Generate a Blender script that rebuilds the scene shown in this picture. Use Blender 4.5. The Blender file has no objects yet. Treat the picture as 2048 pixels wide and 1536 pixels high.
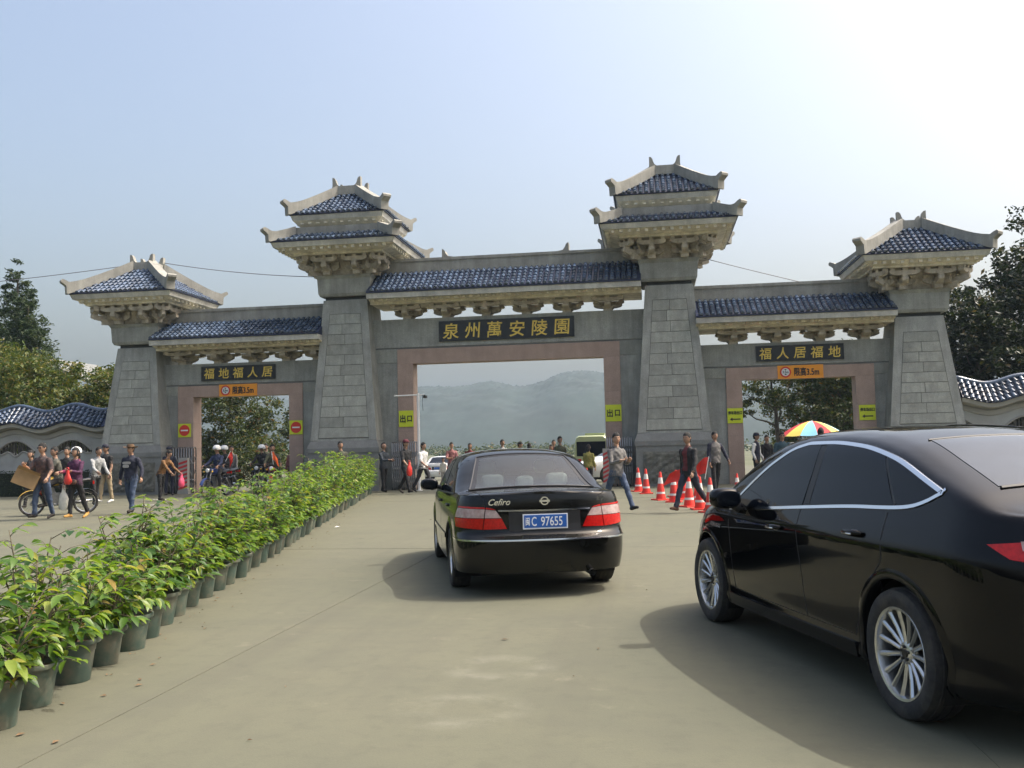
import bpy, bmesh, math, random
import numpy as np
from mathutils import Vector, Matrix, kdtree

random.seed(7)
rng = np.random.default_rng(7)
scene = bpy.context.scene
COL = scene.collection
R_ = math.radians

# ------------------------------------------------------------------ camera, world, sun, exposure
CAM = Vector((5.028, -33.0, 1.47))
_F = Vector((-0.14539, 0.98723, 0.06512)).normalized()
_Rt = Vector((0.98885, 0.14714, -0.022895)).normalized()
_U = _Rt.cross(_F)
cam_data = bpy.data.cameras.new("camera")
cam_data.sensor_width = 36.0
cam_data.lens = 1888.1 / 2048 * 36.0
cam_data.clip_start = 0.1
cam_data.clip_end = 6000
cam = bpy.data.objects.new("camera", cam_data)
COL.objects.link(cam)
cam.matrix_world = Matrix(((_Rt.x, _U.x, -_F.x, CAM.x), (_Rt.y, _U.y, -_F.y, CAM.y), (_Rt.z, _U.z, -_F.z, CAM.z), (0, 0, 0, 1)))
scene.camera = cam

SUN_EL = R_(56)
SUN_AZ = math.atan2(0.957, 0.289)          # measured from +Y towards +X
TO_SUN = Vector((math.sin(SUN_AZ) * math.cos(SUN_EL), math.cos(SUN_AZ) * math.cos(SUN_EL), math.sin(SUN_EL)))
world = bpy.data.worlds.new("World")
scene.world = world
world.use_nodes = True
wn = world.node_tree
wn.nodes.clear()
w_out = wn.nodes.new("ShaderNodeOutputWorld")
w_bg = wn.nodes.new("ShaderNodeBackground")
w_sky = wn.nodes.new("ShaderNodeTexSky")
w_sky.sky_type = 'NISHITA'
w_sky.sun_disc = False
w_sky.sun_elevation = SUN_EL
w_sky.sun_rotation = SUN_AZ
w_sky.altitude = 0
w_sky.air_density = 1.15
w_sky.dust_density = 9.3
w_sky.ozone_density = 0.7
w_bg.inputs[1].default_value = 0.15
wn.links.new(w_sky.outputs[0], w_bg.inputs[0])
wn.links.new(w_bg.outputs[0], w_out.inputs[0])

sun_data = bpy.data.lights.new("sun", 'SUN')
sun_data.energy = 2.0
sun_data.angle = R_(0.6)
sun_data.color = (1.0, 0.955, 0.885)
sun = bpy.data.objects.new("sun", sun_data)
COL.objects.link(sun)
sun.rotation_euler = TO_SUN.to_track_quat('Z', 'Y').to_euler()
sun.location = (40, 20, 60)

scene.view_settings.view_transform = 'Standard'
scene.view_settings.look = 'None'
scene.view_settings.exposure = 0.97
scene.view_settings.gamma = 1.0
scene.view_settings.use_curve_mapping = False
scene.render.engine = 'CYCLES'
scene.cycles.use_denoising = True
scene.cycles.max_bounces = 8
scene.cycles.diffuse_bounces = 4
scene.cycles.glossy_bounces = 4
scene.cycles.transmission_bounces = 6
scene.cycles.transparent_max_bounces = 12
scene.cycles.volume_bounces = 1
scene.cycles.caustics_reflective = False
scene.cycles.caustics_refractive = False

# ------------------------------------------------------------------ mesh helpers
class MB:
    """collects geometry for one mesh object"""
    def __init__(self):
        self.v = []; self.f = []; self.m = []
    def add(self, vs, fs, mi=0):
        o = len(self.v)
        self.v.extend([tuple(map(float, p)) for p in vs])
        for f in fs:
            self.f.append(tuple(i + o for i in f)); self.m.append(mi)
        return self
    def box(self, x0, x1, y0, y1, z0, z1, mi=0):
        vs = [(x0, y0, z0), (x1, y0, z0), (x1, y1, z0), (x0, y1, z0), (x0, y0, z1), (x1, y0, z1), (x1, y1, z1), (x0, y1, z1)]
        return self.add(vs, [(0, 3, 2, 1), (4, 5, 6, 7), (0, 1, 5, 4), (1, 2, 6, 5), (2, 3, 7, 6), (3, 0, 4, 7)], mi)
    def obox(self, c, sx, sy, sz, M=None, mi=0):
        vs = []
        for z in (-1, 1):
            for x, y in ((-1, -1), (1, -1), (1, 1), (-1, 1)):
                p = Vector((x * sx / 2, y * sy / 2, z * sz / 2))
                if M is not None: p = M @ p
                vs.append(p + Vector(c))
        return self.add(vs, [(0, 3, 2, 1), (4, 5, 6, 7), (0, 1, 5, 4), (1, 2, 6, 5), (2, 3, 7, 6), (3, 0, 4, 7)], mi)
    def frustum(self, cx, cy, h0, z0, h1, z1, mi=0, hy0=None, hy1=None, cap=True):
        a0 = h0 if hy0 is None else hy0; a1 = h1 if hy1 is None else hy1
        vs = [(cx - h0, cy - a0, z0), (cx + h0, cy - a0, z0), (cx + h0, cy + a0, z0), (cx - h0, cy + a0, z0),
              (cx - h1, cy - a1, z1), (cx + h1, cy - a1, z1), (cx + h1, cy + a1, z1), (cx - h1, cy + a1, z1)]
        fs = [(0, 1, 5, 4), (1, 2, 6, 5), (2, 3, 7, 6), (3, 0, 4, 7)]
        if cap: fs += [(0, 3, 2, 1), (4, 5, 6, 7)]
        return self.add(vs, fs, mi)
    def prism(self, poly, a, b, axis='y', mi=0):
        """extrude a 2-D polygon: axis 'y' -> poly is (x,z); 'x' -> (y,z); 'z' -> (x,y)"""
        n = len(poly)
        def mk(p, t):
            return (p[0], t, p[1]) if axis == 'y' else ((t, p[0], p[1]) if axis == 'x' else (p[0], p[1], t))
        vs = [mk(p, a) for p in poly] + [mk(p, b) for p in poly]
        fs = [tuple(range(n)), tuple(range(2 * n - 1, n - 1, -1))]
        for i in range(n):
            j = (i + 1) % n
            fs.append((i, i + n, j + n, j))
        return self.add(vs, fs, mi)
    def tube(self, pts, rad, seg=8, mi=0, cap=True, sq=None):
        """tapered tube through pts; sq=(sx,sy) squashes the ring"""
        pts = [Vector(p) for p in pts]; n = len(pts)
        if not hasattr(rad, '__len__'): rad = [rad] * n
        vs = []; up = None
        for i, p in enumerate(pts):
            d = (pts[min(i + 1, n - 1)] - pts[max(i - 1, 0)])
            if d.length < 1e-9: d = Vector((0, 0, 1))
            d.normalize()
            if up is None:
                up = Vector((0, 0, 1)) if abs(d.z) < .9 else Vector((1, 0, 0))
            a = d.cross(up)
            if a.length < 1e-6: a = d.orthogonal()
            a.normalize(); b = a.cross(d).normalized(); up = b
            for k in range(seg):
                t = 2 * math.pi * k / seg
                vs.append(p + a * (math.cos(t) * rad[i]) + b * (math.sin(t) * rad[i]))
        fs = []
        for i in range(n - 1):
            for k in range(seg):
                k2 = (k + 1) % seg
                fs.append((i * seg + k, i * seg + k2, (i + 1) * seg + k2, (i + 1) * seg + k))
        if cap:
            fs.append(tuple(range(seg - 1, -1, -1))); fs.append(tuple((n - 1) * seg + k for k in range(seg)))
        return self.add(vs, fs, mi)
    def lathe(self, prof, seg=24, c=(0, 0, 0), M=None, mi=0, cap=False):
        """prof: (r,z) pairs turned round z"""
        vs = []; n = len(prof)
        for r, z in prof:
            for k in range(seg):
                t = 2 * math.pi * k / seg
                p = Vector((r * math.cos(t), r * math.sin(t), z))
                if M is not None: p = M @ p
                vs.append(p + Vector(c))
        fs = []
        for i in range(n - 1):
            for k in range(seg):
                k2 = (k + 1) % seg
                fs.append((i * seg + k, i * seg + k2, (i + 1) * seg + k2, (i + 1) * seg + k))
        if cap:
            fs.append(tuple(range(seg - 1, -1, -1))); fs.append(tuple((n - 1) * seg + k for k in range(seg)))
        return self.add(vs, fs, mi)
    def grid(self, P, mi=0, closed_u=False, flip=False):
        P = np.asarray(P); n, m = P.shape[:2]
        vs = P.reshape(-1, 3); fs = []
        for i in range(n if closed_u else n - 1):
            i2 = (i + 1) % n
            for j in range(m - 1):
                q = (i * m + j, i2 * m + j, i2 * m + j + 1, i * m + j + 1)
                fs.append(q[::-1] if flip else q)
        return self.add(vs, fs, mi)
    def ellipsoid(self, c, rx, ry, rz, M=None, seg=14, rings=9, mi=0, e=1.0):
        prof = []
        def sp(v, p): return math.copysign(abs(v) ** p, v)
        vs = []
        for i in range(rings + 1):
            ph = -math.pi / 2 + math.pi * i / rings
            for k in range(seg):
                t = 2 * math.pi * k / seg
                p = Vector((rx * sp(math.cos(ph), e) * sp(math.cos(t), e), ry * sp(math.cos(ph), e) * sp(math.sin(t), e), rz * sp(math.sin(ph), e)))
                if M is not None: p = M @ p
                vs.append(p + Vector(c))
        fs = []
        for i in range(rings):
            for k in range(seg):
                k2 = (k + 1) % seg
                fs.append((i * seg + k, i * seg + k2, (i + 1) * seg + k2, (i + 1) * seg + k))
        return self.add(vs, fs, mi)
    def xform(self, M):
        self.v = [tuple(M @ Vector(p)) for p in self.v]; return self
    def merge(self, o, M=None, mi=None):
        vs = o.v if M is None else [M @ Vector(p) for p in o.v]
        k = len(self.v); self.v.extend([tuple(p) for p in vs])
        for f, m in zip(o.f, o.m):
            self.f.append(tuple(i + k for i in f)); self.m.append(m if mi is None else mi)
        return self
    def mesh(self, name, mats, smooth=None):
        me = bpy.data.meshes.new(name)
        me.from_pydata(self.v, [], self.f)
        for m in (mats if isinstance(mats, (list, tuple)) else [mats]):
            me.materials.append(m)
        if any(self.m): me.polygons.foreach_set("material_index", self.m)
        if smooth:
            me.polygons.foreach_set("use_smooth", [True] * len(me.polygons))
            if smooth is not True: me.set_sharp_from_angle(angle=R_(smooth))
        me.update()
        return me

def tag(o, label=None, cat=None, group=None, kind=None):
    if label: o["label"] = label
    if cat: o["category"] = cat
    if group: o["group"] = group
    if kind: o["kind"] = kind
    return o

def put(name, me, parent=None, M=None, **kw):
    o = bpy.data.objects.new(name, me); COL.objects.link(o)
    if parent is not None: o.parent = parent
    if M is not None: o.matrix_basis = M
    return tag(o, **kw)

def mk(name, mb, mats, parent=None, smooth=None, M=None, **kw):
    return put(name, mb.mesh(name, mats, smooth), parent, M, **kw)

def thing(name, label, cat, loc=(0, 0, 0), rotz=0.0, group=None, scale=1.0):
    o = bpy.data.objects.new(name, None); COL.objects.link(o)
    o.empty_display_size = 0.2
    o.location = loc; o.rotation_euler = (0, 0, rotz); o.scale = (scale,) * 3
    return tag(o, label, cat, group)

def part_empty(name, parent, M=None):
    o = bpy.data.objects.new(name, None); COL.objects.link(o); o.parent = parent
    o.empty_display_size = 0.1
    if M is not None: o.matrix_basis = M
    return o

def dup(root, loc, rotz=0.0, label=None, group=None, scale=None):
    r = root.copy(); COL.objects.link(r); r.location = loc; r.rotation_euler = (0, 0, rotz)
    if scale is not None: r.scale = (scale,) * 3
    tag(r, label, None, group)
    for ch in list(root.children):
        c = ch.copy(); COL.objects.link(c); c.parent = r
        for g in list(ch.children):
            d = g.copy(); COL.objects.link(d); d.parent = c
    return r

def T(x, y, z): return Matrix.Translation((x, y, z))
def RZ(a): return Matrix.Rotation(a, 4, 'Z')
def RX(a): return Matrix.Rotation(a, 4, 'X')
def RY(a): return Matrix.Rotation(a, 4, 'Y')
def SC(x, y=None, z=None):
    y = x if y is None else y; z = x if z is None else z
    return Matrix.Diagonal((x, y, z, 1))
def basis(x, y, z, o):
    return Matrix(((x[0], y[0], z[0], o[0]), (x[1], y[1], z[1], o[1]), (x[2], y[2], z[2], o[2]), (0, 0, 0, 1)))

def spl(pts):
    """monotone cubic through (x,y) pairs, vectorised"""
    xs = np.array([p[0] for p in pts], float); ys = np.array([p[1] for p in pts], float)
    h = np.diff(xs); d = np.diff(ys) / h
    m = np.zeros(len(xs)); m[0] = d[0]; m[-1] = d[-1]
    for i in range(1, len(xs) - 1):
        if d[i - 1] * d[i] > 0:
            w1 = 2 * h[i] + h[i - 1]; w2 = h[i] + 2 * h[i - 1]
            m[i] = (w1 + w2) / (w1 / d[i - 1] + w2 / d[i])
    def f(x):
        x = np.clip(np.asarray(x, float), xs[0], xs[-1])
        i = np.clip(np.searchsorted(xs, x) - 1, 0, len(xs) - 2)
        t = (x - xs[i]) / h[i]
        return ((2 * t**3 - 3 * t**2 + 1) * ys[i] + (t**3 - 2 * t**2 + t) * h[i] * m[i]
                + (-2 * t**3 + 3 * t**2) * ys[i + 1] + (t**3 - t**2) * h[i] * m[i + 1])
    return f

# ------------------------------------------------------------------ materials
MATS = {}
def nodes_of(m):
    m.use_nodes = True
    nt = m.node_tree; b = nt.nodes["Principled BSDF"]
    return nt, b
def setin(b, k, v):
    if k in b.inputs: b.inputs[k].default_value = v
def mat(name, col, rough=.6, metal=0., var=0., vscale=6., bump=0., bscale=40., coat=0., objvar=0., spec=None, col2=None, c2scale=1.5, c2amt=.5, fine=0., finescale=150., trans=0., sheen=0., streak=0.):
    """principled material with procedural mottling: var = noise in value, col2 = blotches of a second colour,
    fine = fine grain, objvar = each object's own tint, bump = relief"""
    if name in MATS: return MATS[name]
    m = bpy.data.materials.new(name); MATS[name] = m
    nt, b = nodes_of(m); L = nt.links.new
    setin(b, "Roughness", rough); setin(b, "Metallic", metal)
    if coat: setin(b, "Coat Weight", coat); setin(b, "Coat Roughness", .04)
    if spec is not None: setin(b, "Specular IOR Level", spec)
    rgb = nt.nodes.new("ShaderNodeRGB"); rgb.outputs[0].default_value = (*col, 1)
    cur = rgb.outputs[0]
    tc = nt.nodes.new("ShaderNodeTexCoord"); co = tc.outputs["Object"]
    if objvar or var or fine or col2:
        oi = nt.nodes.new("ShaderNodeObjectInfo")
        off = nt.nodes.new("ShaderNodeVectorMath"); off.operation = 'MULTIPLY_ADD'
        cmb = nt.nodes.new("ShaderNodeCombineXYZ")
        for k in range(3): L(oi.outputs["Random"], cmb.inputs[k])
        L(cmb.outputs[0], off.inputs[0]); off.inputs[1].default_value = (37., 61., 83.); L(co, off.inputs[2]); co = off.outputs[0]
    def noise(scale, detail=4., rough_=.6):
        n = nt.nodes.new("ShaderNodeTexNoise"); n.inputs["Scale"].default_value = scale
        n.inputs["Detail"].default_value = detail; n.inputs["Roughness"].default_value = rough_
        L(co, n.inputs["Vector"]); return n
    if col2 is not None:
        n = noise(c2scale, 6., .65)
        r = nt.nodes.new("ShaderNodeMapRange"); r.inputs[1].default_value = .42; r.inputs[2].default_value = .68
        r.inputs[3].default_value = 0.; r.inputs[4].default_value = c2amt
        L(n.outputs["Fac"], r.inputs[0])
        mx = nt.nodes.new("ShaderNodeMix"); mx.data_type = 'RGBA'; L(r.outputs[0], mx.inputs[0]); L(cur, mx.inputs[6])
        mx.inputs[7].default_value = (*col2, 1); cur = mx.outputs[2]
    def scale_by(cur, fac_out, amt, lo=.3, hi=.7):
        r = nt.nodes.new("ShaderNodeMapRange"); r.inputs[1].default_value = lo; r.inputs[2].default_value = hi
        r.inputs[3].default_value = 1 - amt; r.inputs[4].default_value = 1 + amt
        L(fac_out, r.inputs[0])
        mx = nt.nodes.new("ShaderNodeVectorMath"); mx.operation = 'SCALE'; L(cur, mx.inputs[0]); L(r.outputs[0], mx.inputs["Scale"])
        return mx.outputs[0]
    if var: cur = scale_by(cur, noise(vscale).outputs["Fac"], var)
    if streak:
        mp = nt.nodes.new("ShaderNodeMapping"); mp.inputs["Scale"].default_value = (1., 1., .10); L(co, mp.inputs[0])
        ns = nt.nodes.new("ShaderNodeTexNoise"); ns.inputs["Scale"].default_value = 5.; ns.inputs["Detail"].default_value = 5.; ns.inputs["Roughness"].default_value = .65; L(mp.outputs[0], ns.inputs["Vector"])
        cur = scale_by(cur, ns.outputs["Fac"], streak, .36, .66)
    if fine: cur = scale_by(cur, noise(finescale, 2., .7).outputs["Fac"], fine)
    if objvar: cur = scale_by(cur, oi.outputs["Random"], objvar, 0., 1.)
    L(cur, b.inputs["Base Color"])
    if bump:
        bp = nt.nodes.new("ShaderNodeBump"); bp.inputs["Strength"].default_value = bump; bp.inputs["Distance"].default_value = .01
        nb = nt.nodes.new("ShaderNodeTexNoise"); nb.inputs["Scale"].default_value = bscale; nb.inputs["Detail"].default_value = 3
        L(tc.outputs["Object"], nb.inputs["Vector"]); L(nb.outputs["Fac"], bp.inputs["Height"]); L(bp.outputs[0], b.inputs["Normal"])
    if trans: setin(b, "Transmission Weight", trans)
    if sheen: setin(b, "Sheen Weight", sheen)
    return m

def leaf_mat(name, cols, rough=.45, tl=.35, by='island'):
    """foliage: every leaf picks its own colour from a ramp; some light comes through it"""
    if name in MATS: return MATS[name]
    m = bpy.data.materials.new(name); MATS[name] = m
    nt, b = nodes_of(m); L = nt.links.new
    if by == 'island':
        g = nt.nodes.new("ShaderNodeNewGeometry"); fac = g.outputs["Random Per Island"]
    else:
        g = nt.nodes.new("ShaderNodeObjectInfo"); fac = g.outputs["Random"]
    cr = nt.nodes.new("ShaderNodeValToRGB"); L(fac, cr.inputs[0])
    e = cr.color_ramp.elements
    while len(e) < len(cols): e.new(.5)
    for i, (p, c) in enumerate(cols):
        e[i].position = p; e[i].color = (*c, 1)
    L(cr.outputs[0], b.inputs["Base Color"]); setin(b, "Roughness", rough); setin(b, "Specular IOR Level", .35)
    t = nt.nodes.new("ShaderNodeBsdfTranslucent")
    mul = nt.nodes.new("ShaderNodeMix"); mul.data_type = 'RGBA'; mul.blend_type = 'MULTIPLY'; mul.inputs[0].default_value = 1
    L(cr.outputs[0], mul.inputs[6]); mul.inputs[7].default_value = (1.5, 1.45, .6, 1); L(mul.outputs[2], t.inputs[0])
    ms = nt.nodes.new("ShaderNodeMixShader"); ms.inputs[0].default_value = tl
    L(b.outputs[0], ms.inputs[1]); L(t.outputs[0], ms.inputs[2])
    L(ms.outputs[0], nt.nodes["Material Output"].inputs[0])
    return m

def glass_mat(name, tint, refl_ior=1.5, rough=.02, dark=.0):
    """thin window glass: clear tinted pane with a fresnel reflection"""
    if name in MATS: return MATS[name]
    m = bpy.data.materials.new(name); MATS[name] = m
    nt, b = nodes_of(m); L = nt.links.new
    tr = nt.nodes.new("ShaderNodeBsdfTransparent"); tr.inputs[0].default_value = (*tint, 1)
    gl = nt.nodes.new("ShaderNodeBsdfGlossy"); gl.inputs["Roughness"].default_value = rough
    fr = nt.nodes.new("ShaderNodeFresnel"); fr.inputs[0].default_value = refl_ior
    ms = nt.nodes.new("ShaderNodeMixShader"); L(fr.outputs[0], ms.inputs[0]); L(tr.outputs[0], ms.inputs[1]); L(gl.outputs[0], ms.inputs[2])
    cur = ms.outputs[0]
    if dark:  # pale diffuse film standing in for sky reflected in the pane
        df = nt.nodes.new("ShaderNodeBsdfDiffuse"); df.inputs[0].default_value = (.34, .35, .33, 1)
        m2 = nt.nodes.new("ShaderNodeMixShader"); m2.inputs[0].default_value = dark; L(cur, m2.inputs[1]); L(df.outputs[0], m2.inputs[2]); cur = m2.outputs[0]
    L(cur, nt.nodes["Material Output"].inputs[0])
    return m

GRANITE = mat("granite_grey", (.283, .290, .262), .75, var=.14, vscale=2.2, fine=.22, finescale=55, bump=.25, bscale=60, col2=(.188, .192, .172), c2scale=.9, c2amt=.55, streak=.13)
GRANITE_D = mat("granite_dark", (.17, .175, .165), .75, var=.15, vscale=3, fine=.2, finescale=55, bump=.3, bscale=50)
BLOCK = mat("granite_block", (.292, .300, .262), .78, var=.12, vscale=3, fine=.22, finescale=60, objvar=.13, bump=.3, bscale=55, col2=(.195, .20, .172), c2scale=2.5, c2amt=.4, streak=.10)
BEIGE = mat("stone_beige_bounce", (.70, .66, .545), .8, var=.15, vscale=3, fine=.15, finescale=50, bump=.25, bscale=50, col2=(.46, .41, .315), c2scale=1.6, c2amt=.55, streak=.13)  # beige stone, paled and warmed to carry ground bounce under the eaves
CONC = mat("ridge_concrete", (.30, .295, .26), .8, var=.13, vscale=2, fine=.14, finescale=45, bump=.2, bscale=40, col2=(.17, .165, .145), c2scale=1.2, c2amt=.55, streak=.13)
FASCIA = mat("fascia_stone", (.50, .495, .45), .8, var=.13, vscale=2, fine=.14, finescale=45, bump=.2, bscale=40, col2=(.30, .29, .26), c2scale=1.2, c2amt=.55, streak=.13)
BRACK = mat("bracket_stone", (.44, .40, .325), .85, var=.25, vscale=4, fine=.18, finescale=45, bump=.4, bscale=35, col2=(.24, .205, .15), c2scale=3.2, c2amt=.8)
PINK = mat("granite_pink", (.345, .25, .20), .7, var=.1, vscale=2.5, fine=.2, finescale=55, bump=.15, bscale=60, streak=.05)
ROUGHST = mat("rough_stone", (.13, .13, .11), .9, var=.35, vscale=5, bump=1., bscale=14, col2=(.06, .062, .052), c2scale=4, c2amt=.6)
TILE = mat("glazed_tile_blue", (.056, .086, .140), .24, var=.3, vscale=4, objvar=.45, coat=.4, col2=(.11, .12, .135), c2scale=9, c2amt=.35)
TILE_J = mat("glazed_tile_blue_b", (.056, .086, .140), .24, var=.35, vscale=5, coat=.4, col2=(.11, .12, .135), c2scale=9, c2amt=.35)
NECK = mat("neck_black_stone", (.03, .034, .034), .6, var=.2, vscale=6)
MORTAR = mat("mortar_dark", (.12, .12, .105), .95, var=.2, vscale=9)
PAN = mat("roof_pan_blue", (.018, .026, .062), .4, var=.3, vscale=6)
BLACKST = mat("plaque_black", (.018, .02, .022), .25, var=.2, vscale=8)
GOLD = mat("gold_leaf", (.72, .52, .10), .45, metal=.15, var=.15, vscale=20)
STEEL = mat("stainless", (.22, .22, .215), .42, metal=.9, var=.12, vscale=8)
WHITEP = mat("white_paint", (.72, .72, .70), .55, var=.08, vscale=3)
# ------------------------------------------------------------------ ground, hills, haze
def concrete_mat():
    m = bpy.data.materials.new("concrete_apron"); nt, b = nodes_of(m); L = nt.links.new
    g = nt.nodes.new("ShaderNodeNewGeometry"); pos = g.outputs["Position"]
    def noise(s, d=5., r=.6, sx=1., sy=1.):
        mp = nt.nodes.new("ShaderNodeMapping"); mp.inputs["Scale"].default_value = (sx, sy, 1); L(pos, mp.inputs[0])
        n = nt.nodes.new("ShaderNodeTexNoise"); n.inputs["Scale"].default_value = s; n.inputs["Detail"].default_value = d
        n.inputs["Roughness"].default_value = r; L(mp.outputs[0], n.inputs["Vector"]); return n.outputs["Fac"]
    def rng_(x, a, bb, c, d):
        r = nt.nodes.new("ShaderNodeMapRange"); L(x, r.inputs[0])
        for i, v in enumerate((a, bb, c, d)): r.inputs[i + 1].default_value = v
        return r.outputs[0]
    def mixc(f, a, bcol):
        mx = nt.nodes.new("ShaderNodeMix"); mx.data_type = 'RGBA'; L(f, mx.inputs[0])
        if isinstance(a, tuple): mx.inputs[6].default_value = (*a, 1)
        else: L(a, mx.inputs[6])
        mx.inputs[7].default_value = (*bcol, 1); return mx.outputs[2]
    c = mixc(rng_(noise(.22), .38, .65, 0, 1), (0.113, 0.115, 0.079), (0.129, 0.127, 0.088))
    c = mixc(rng_(noise(.9, 6, .7), .42, .68, 0, .9), c, (0.104, 0.105, 0.076))
    c = mixc(rng_(noise(.55, 6, .7, .35, 1.6), .5, .75, 0, .55), c, (0.141, 0.135, 0.091))
    c = mixc(rng_(noise(6., 4, .7), .50, .75, 0, .5), c, (0.081, 0.082, 0.059))
    c = mixc(rng_(noise(60., 2, .6), .35, .7, 0, .25), c, (0.090, 0.089, 0.065))
    c = mixc(rng_(noise(.8, 4, .6, 1.6, .09), .52, .72, 0, .55), c, (0.085, 0.082, 0.063))
    c = mixc(rng_(noise(2.2, 6, .75), .60, .72, 0, .45), c, (0.184, 0.172, 0.124))
    # dark spots (oil, gum)
    v = nt.nodes.new("ShaderNodeTexVoronoi"); v.inputs["Scale"].default_value = .8; L(pos, v.inputs["Vector"])
    c = mixc(rng_(v.outputs["Distance"], .02, .06, .5, 0), c, (0.049, 0.049, 0.036))
    # two worn pale rings in the paving
    for (px, py, r0) in ((3.98, -26.7, .27), (3.93, -27.71, .27)):
        d = nt.nodes.new("ShaderNodeVectorMath"); d.operation = 'DISTANCE'; L(pos, d.inputs[0]); d.inputs[1].default_value = (px, py, 0)
        a = nt.nodes.new("ShaderNodeMath"); a.operation = 'SUBTRACT'; L(d.outputs["Value"], a.inputs[0]); a.inputs[1].default_value = r0
        ab = nt.nodes.new("ShaderNodeMath"); ab.operation = 'ABSOLUTE'; L(a.outputs[0], ab.inputs[0])
        w = rng_(ab.outputs[0], .0, .15, .38, 0)
        ml = nt.nodes.new("ShaderNodeMath"); ml.operation = 'MULTIPLY'; L(w, ml.inputs[0]); L(rng_(noise(4., 6, .7), .40, .62, 0, 1), ml.inputs[1])
        c = mixc(ml.outputs[0], c, (0.219, 0.215, 0.167))
    L(c, b.inputs["Base Color"]); setin(b, "Roughness", .85); setin(b, "Specular IOR Level", .3)
    bp = nt.nodes.new("ShaderNodeBump"); bp.inputs["Strength"].default_value = .35; bp.inputs["Distance"].default_value = .004
    L(noise(90., 3), bp.inputs["Height"]); L(bp.outputs[0], b.inputs["Normal"])
    return m
CONCRETE = concrete_mat()
JOINT = mat("joint_filler", (.20, .18, .14), .95, var=.3, vscale=8)
EARTH = mat("earth", (.075, .085, .04), .95, var=.3, vscale=.3, col2=(.15, .13, .085), c2scale=.06, c2amt=.6)

def gz(y):
    """height of the ground: level forecourt, gentle fall behind the gate"""
    return float(np.interp(y, [2.0, 8, 30, 70], [0, -.12, -.70, -1.2]))

gr = MB()
ys = [-400, -60, -6, 2, 5, 8, 14, 20, 30, 45, 70, 400, 2500]
xs = [-2500, -300, -60, -27, 0, 26, 60, 300, 2500]
gr.grid([[(x, y, gz(y) - .014) for y in ys] for x in xs])
ground = mk("ground", gr, EARTH, kind="structure")

apron = MB()
apron.box(-27, 26, -60, 2.0, -.40, -.010)
apron_o = mk("forecourt", apron, JOINT, kind="structure")
xj = [-27, -20.5, -16, -11.5, -7, -2.5, 2.0, 6.5, 11, 15.5, 20, 26]
yj = [-60, -49.4, -43.4, -37.4, -31.4, -25.4, -19.4, -13.4, -7.4, -1.4, 2.0]
for i in range(len(xj) - 1):
    for j in range(len(yj) - 1):
        ga, gb = (.004 if abs(xj[i] - 2) < .1 else .0015), (.004 if abs(xj[i + 1] - 2) < .1 else .0015)
        x0, x1, y0, y1 = xj[i] + ga, xj[i + 1] - gb, yj[j] + .002, yj[j + 1] - .002
        s = MB(); s.box(x0, x1, y0, y1, -.012, rng.uniform(-.0015, .0015))
        mk("concrete_slab", s, CONCRETE, apron_o)
rd = MB()
rdy = [2.0, 5, 8, 14, 20, 30, 45, 70]
rd.grid([[(x, y, gz(y) + .0) for y in rdy] for x in (-14, -4, 4, 16)])
mk("inner_road", rd, CONCRETE, kind="structure")

# worn white paint marks on the forecourt at the left
for k, (x, y, l) in enumerate(((-10.9, -4.6, .55), (-9.6, -7.6, .5))):
    s = MB(); s.add([(x, y, .006), (x + l, y + .05, .006), (x + l, y + .16, .006), (x, y + .11, .006)], [(0, 1, 2, 3)])
    mk("road_marking", s, WHITEP, kind="structure")

# hills far behind
def hill_h(x, y):
    r = 0
    for a, b_, c_, d_ in HN: r += d_ * np.sin(x * a + c_) * np.cos(y * b_ + 1.3 * c_)
    return r
HN = [(.011, .009, .3, 7.), (.023, .019, 1.7, 4.), (.051, .043, 2.9, 2.0), (.11, .09, .7, 1.0), (.23, .2, 4.1, .5)]
FOREST = mat("forest_hill", (.016, .028, .024), .95, var=.4, vscale=.035, col2=(.026, .036, .030), c2scale=.012, c2amt=.6, bump=1., bscale=.3)
hx = np.concatenate([np.linspace(-900, -470, 60), np.linspace(-466, 260, 360), np.linspace(270, 700, 60)]); hy = np.concatenate([np.linspace(520, 800, 46), np.linspace(806, 900, 40), np.linspace(910, 1150, 14)])
X, Y = np.meshgrid(hx, hy, indexing='ij')
ridge = spl([(-900, 15), (-560, 34), (-450, 46), (-340, 52), (-220, 60), (-202, 60.5), (-182, 59.3), (-165, 60.7), (-148, 62.5), (-133, 60.6), (-121, 58.3), (-109, 58.9), (-95, 62.7), (-83, 67.6), (-71, 69.6), (-52, 68.5), (-39, 66), (4, 61), (90, 52), (140, 50), (240, 56), (400, 44), (700, 20)])
# the profile above is per bearing at 860 m; scale with the distance from the camera
bx = (X - 5.0) * (860 + 33.) / (Y + 33.) + 5.0
prof = np.clip(1 - ((Y - 860) / np.where(Y < 860, 330., 280.)) ** 2, 0, 1) ** .8
Zh = ridge(bx) * prof + hill_h(X, Y) * prof * (1 - .75 * np.exp(-((Y - 860) / 60.) ** 2)) - 3
Zh += (np.abs(rng.normal(0, .75, Zh.shape)) + np.roll(np.abs(rng.normal(0, .6, Zh.shape)), 1, 0)) * prof
hb = MB(); hb.grid(np.stack([X, Y, Zh], -1), flip=False)
mk("hills", hb, FOREST, smooth=True, kind="structure")
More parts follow.
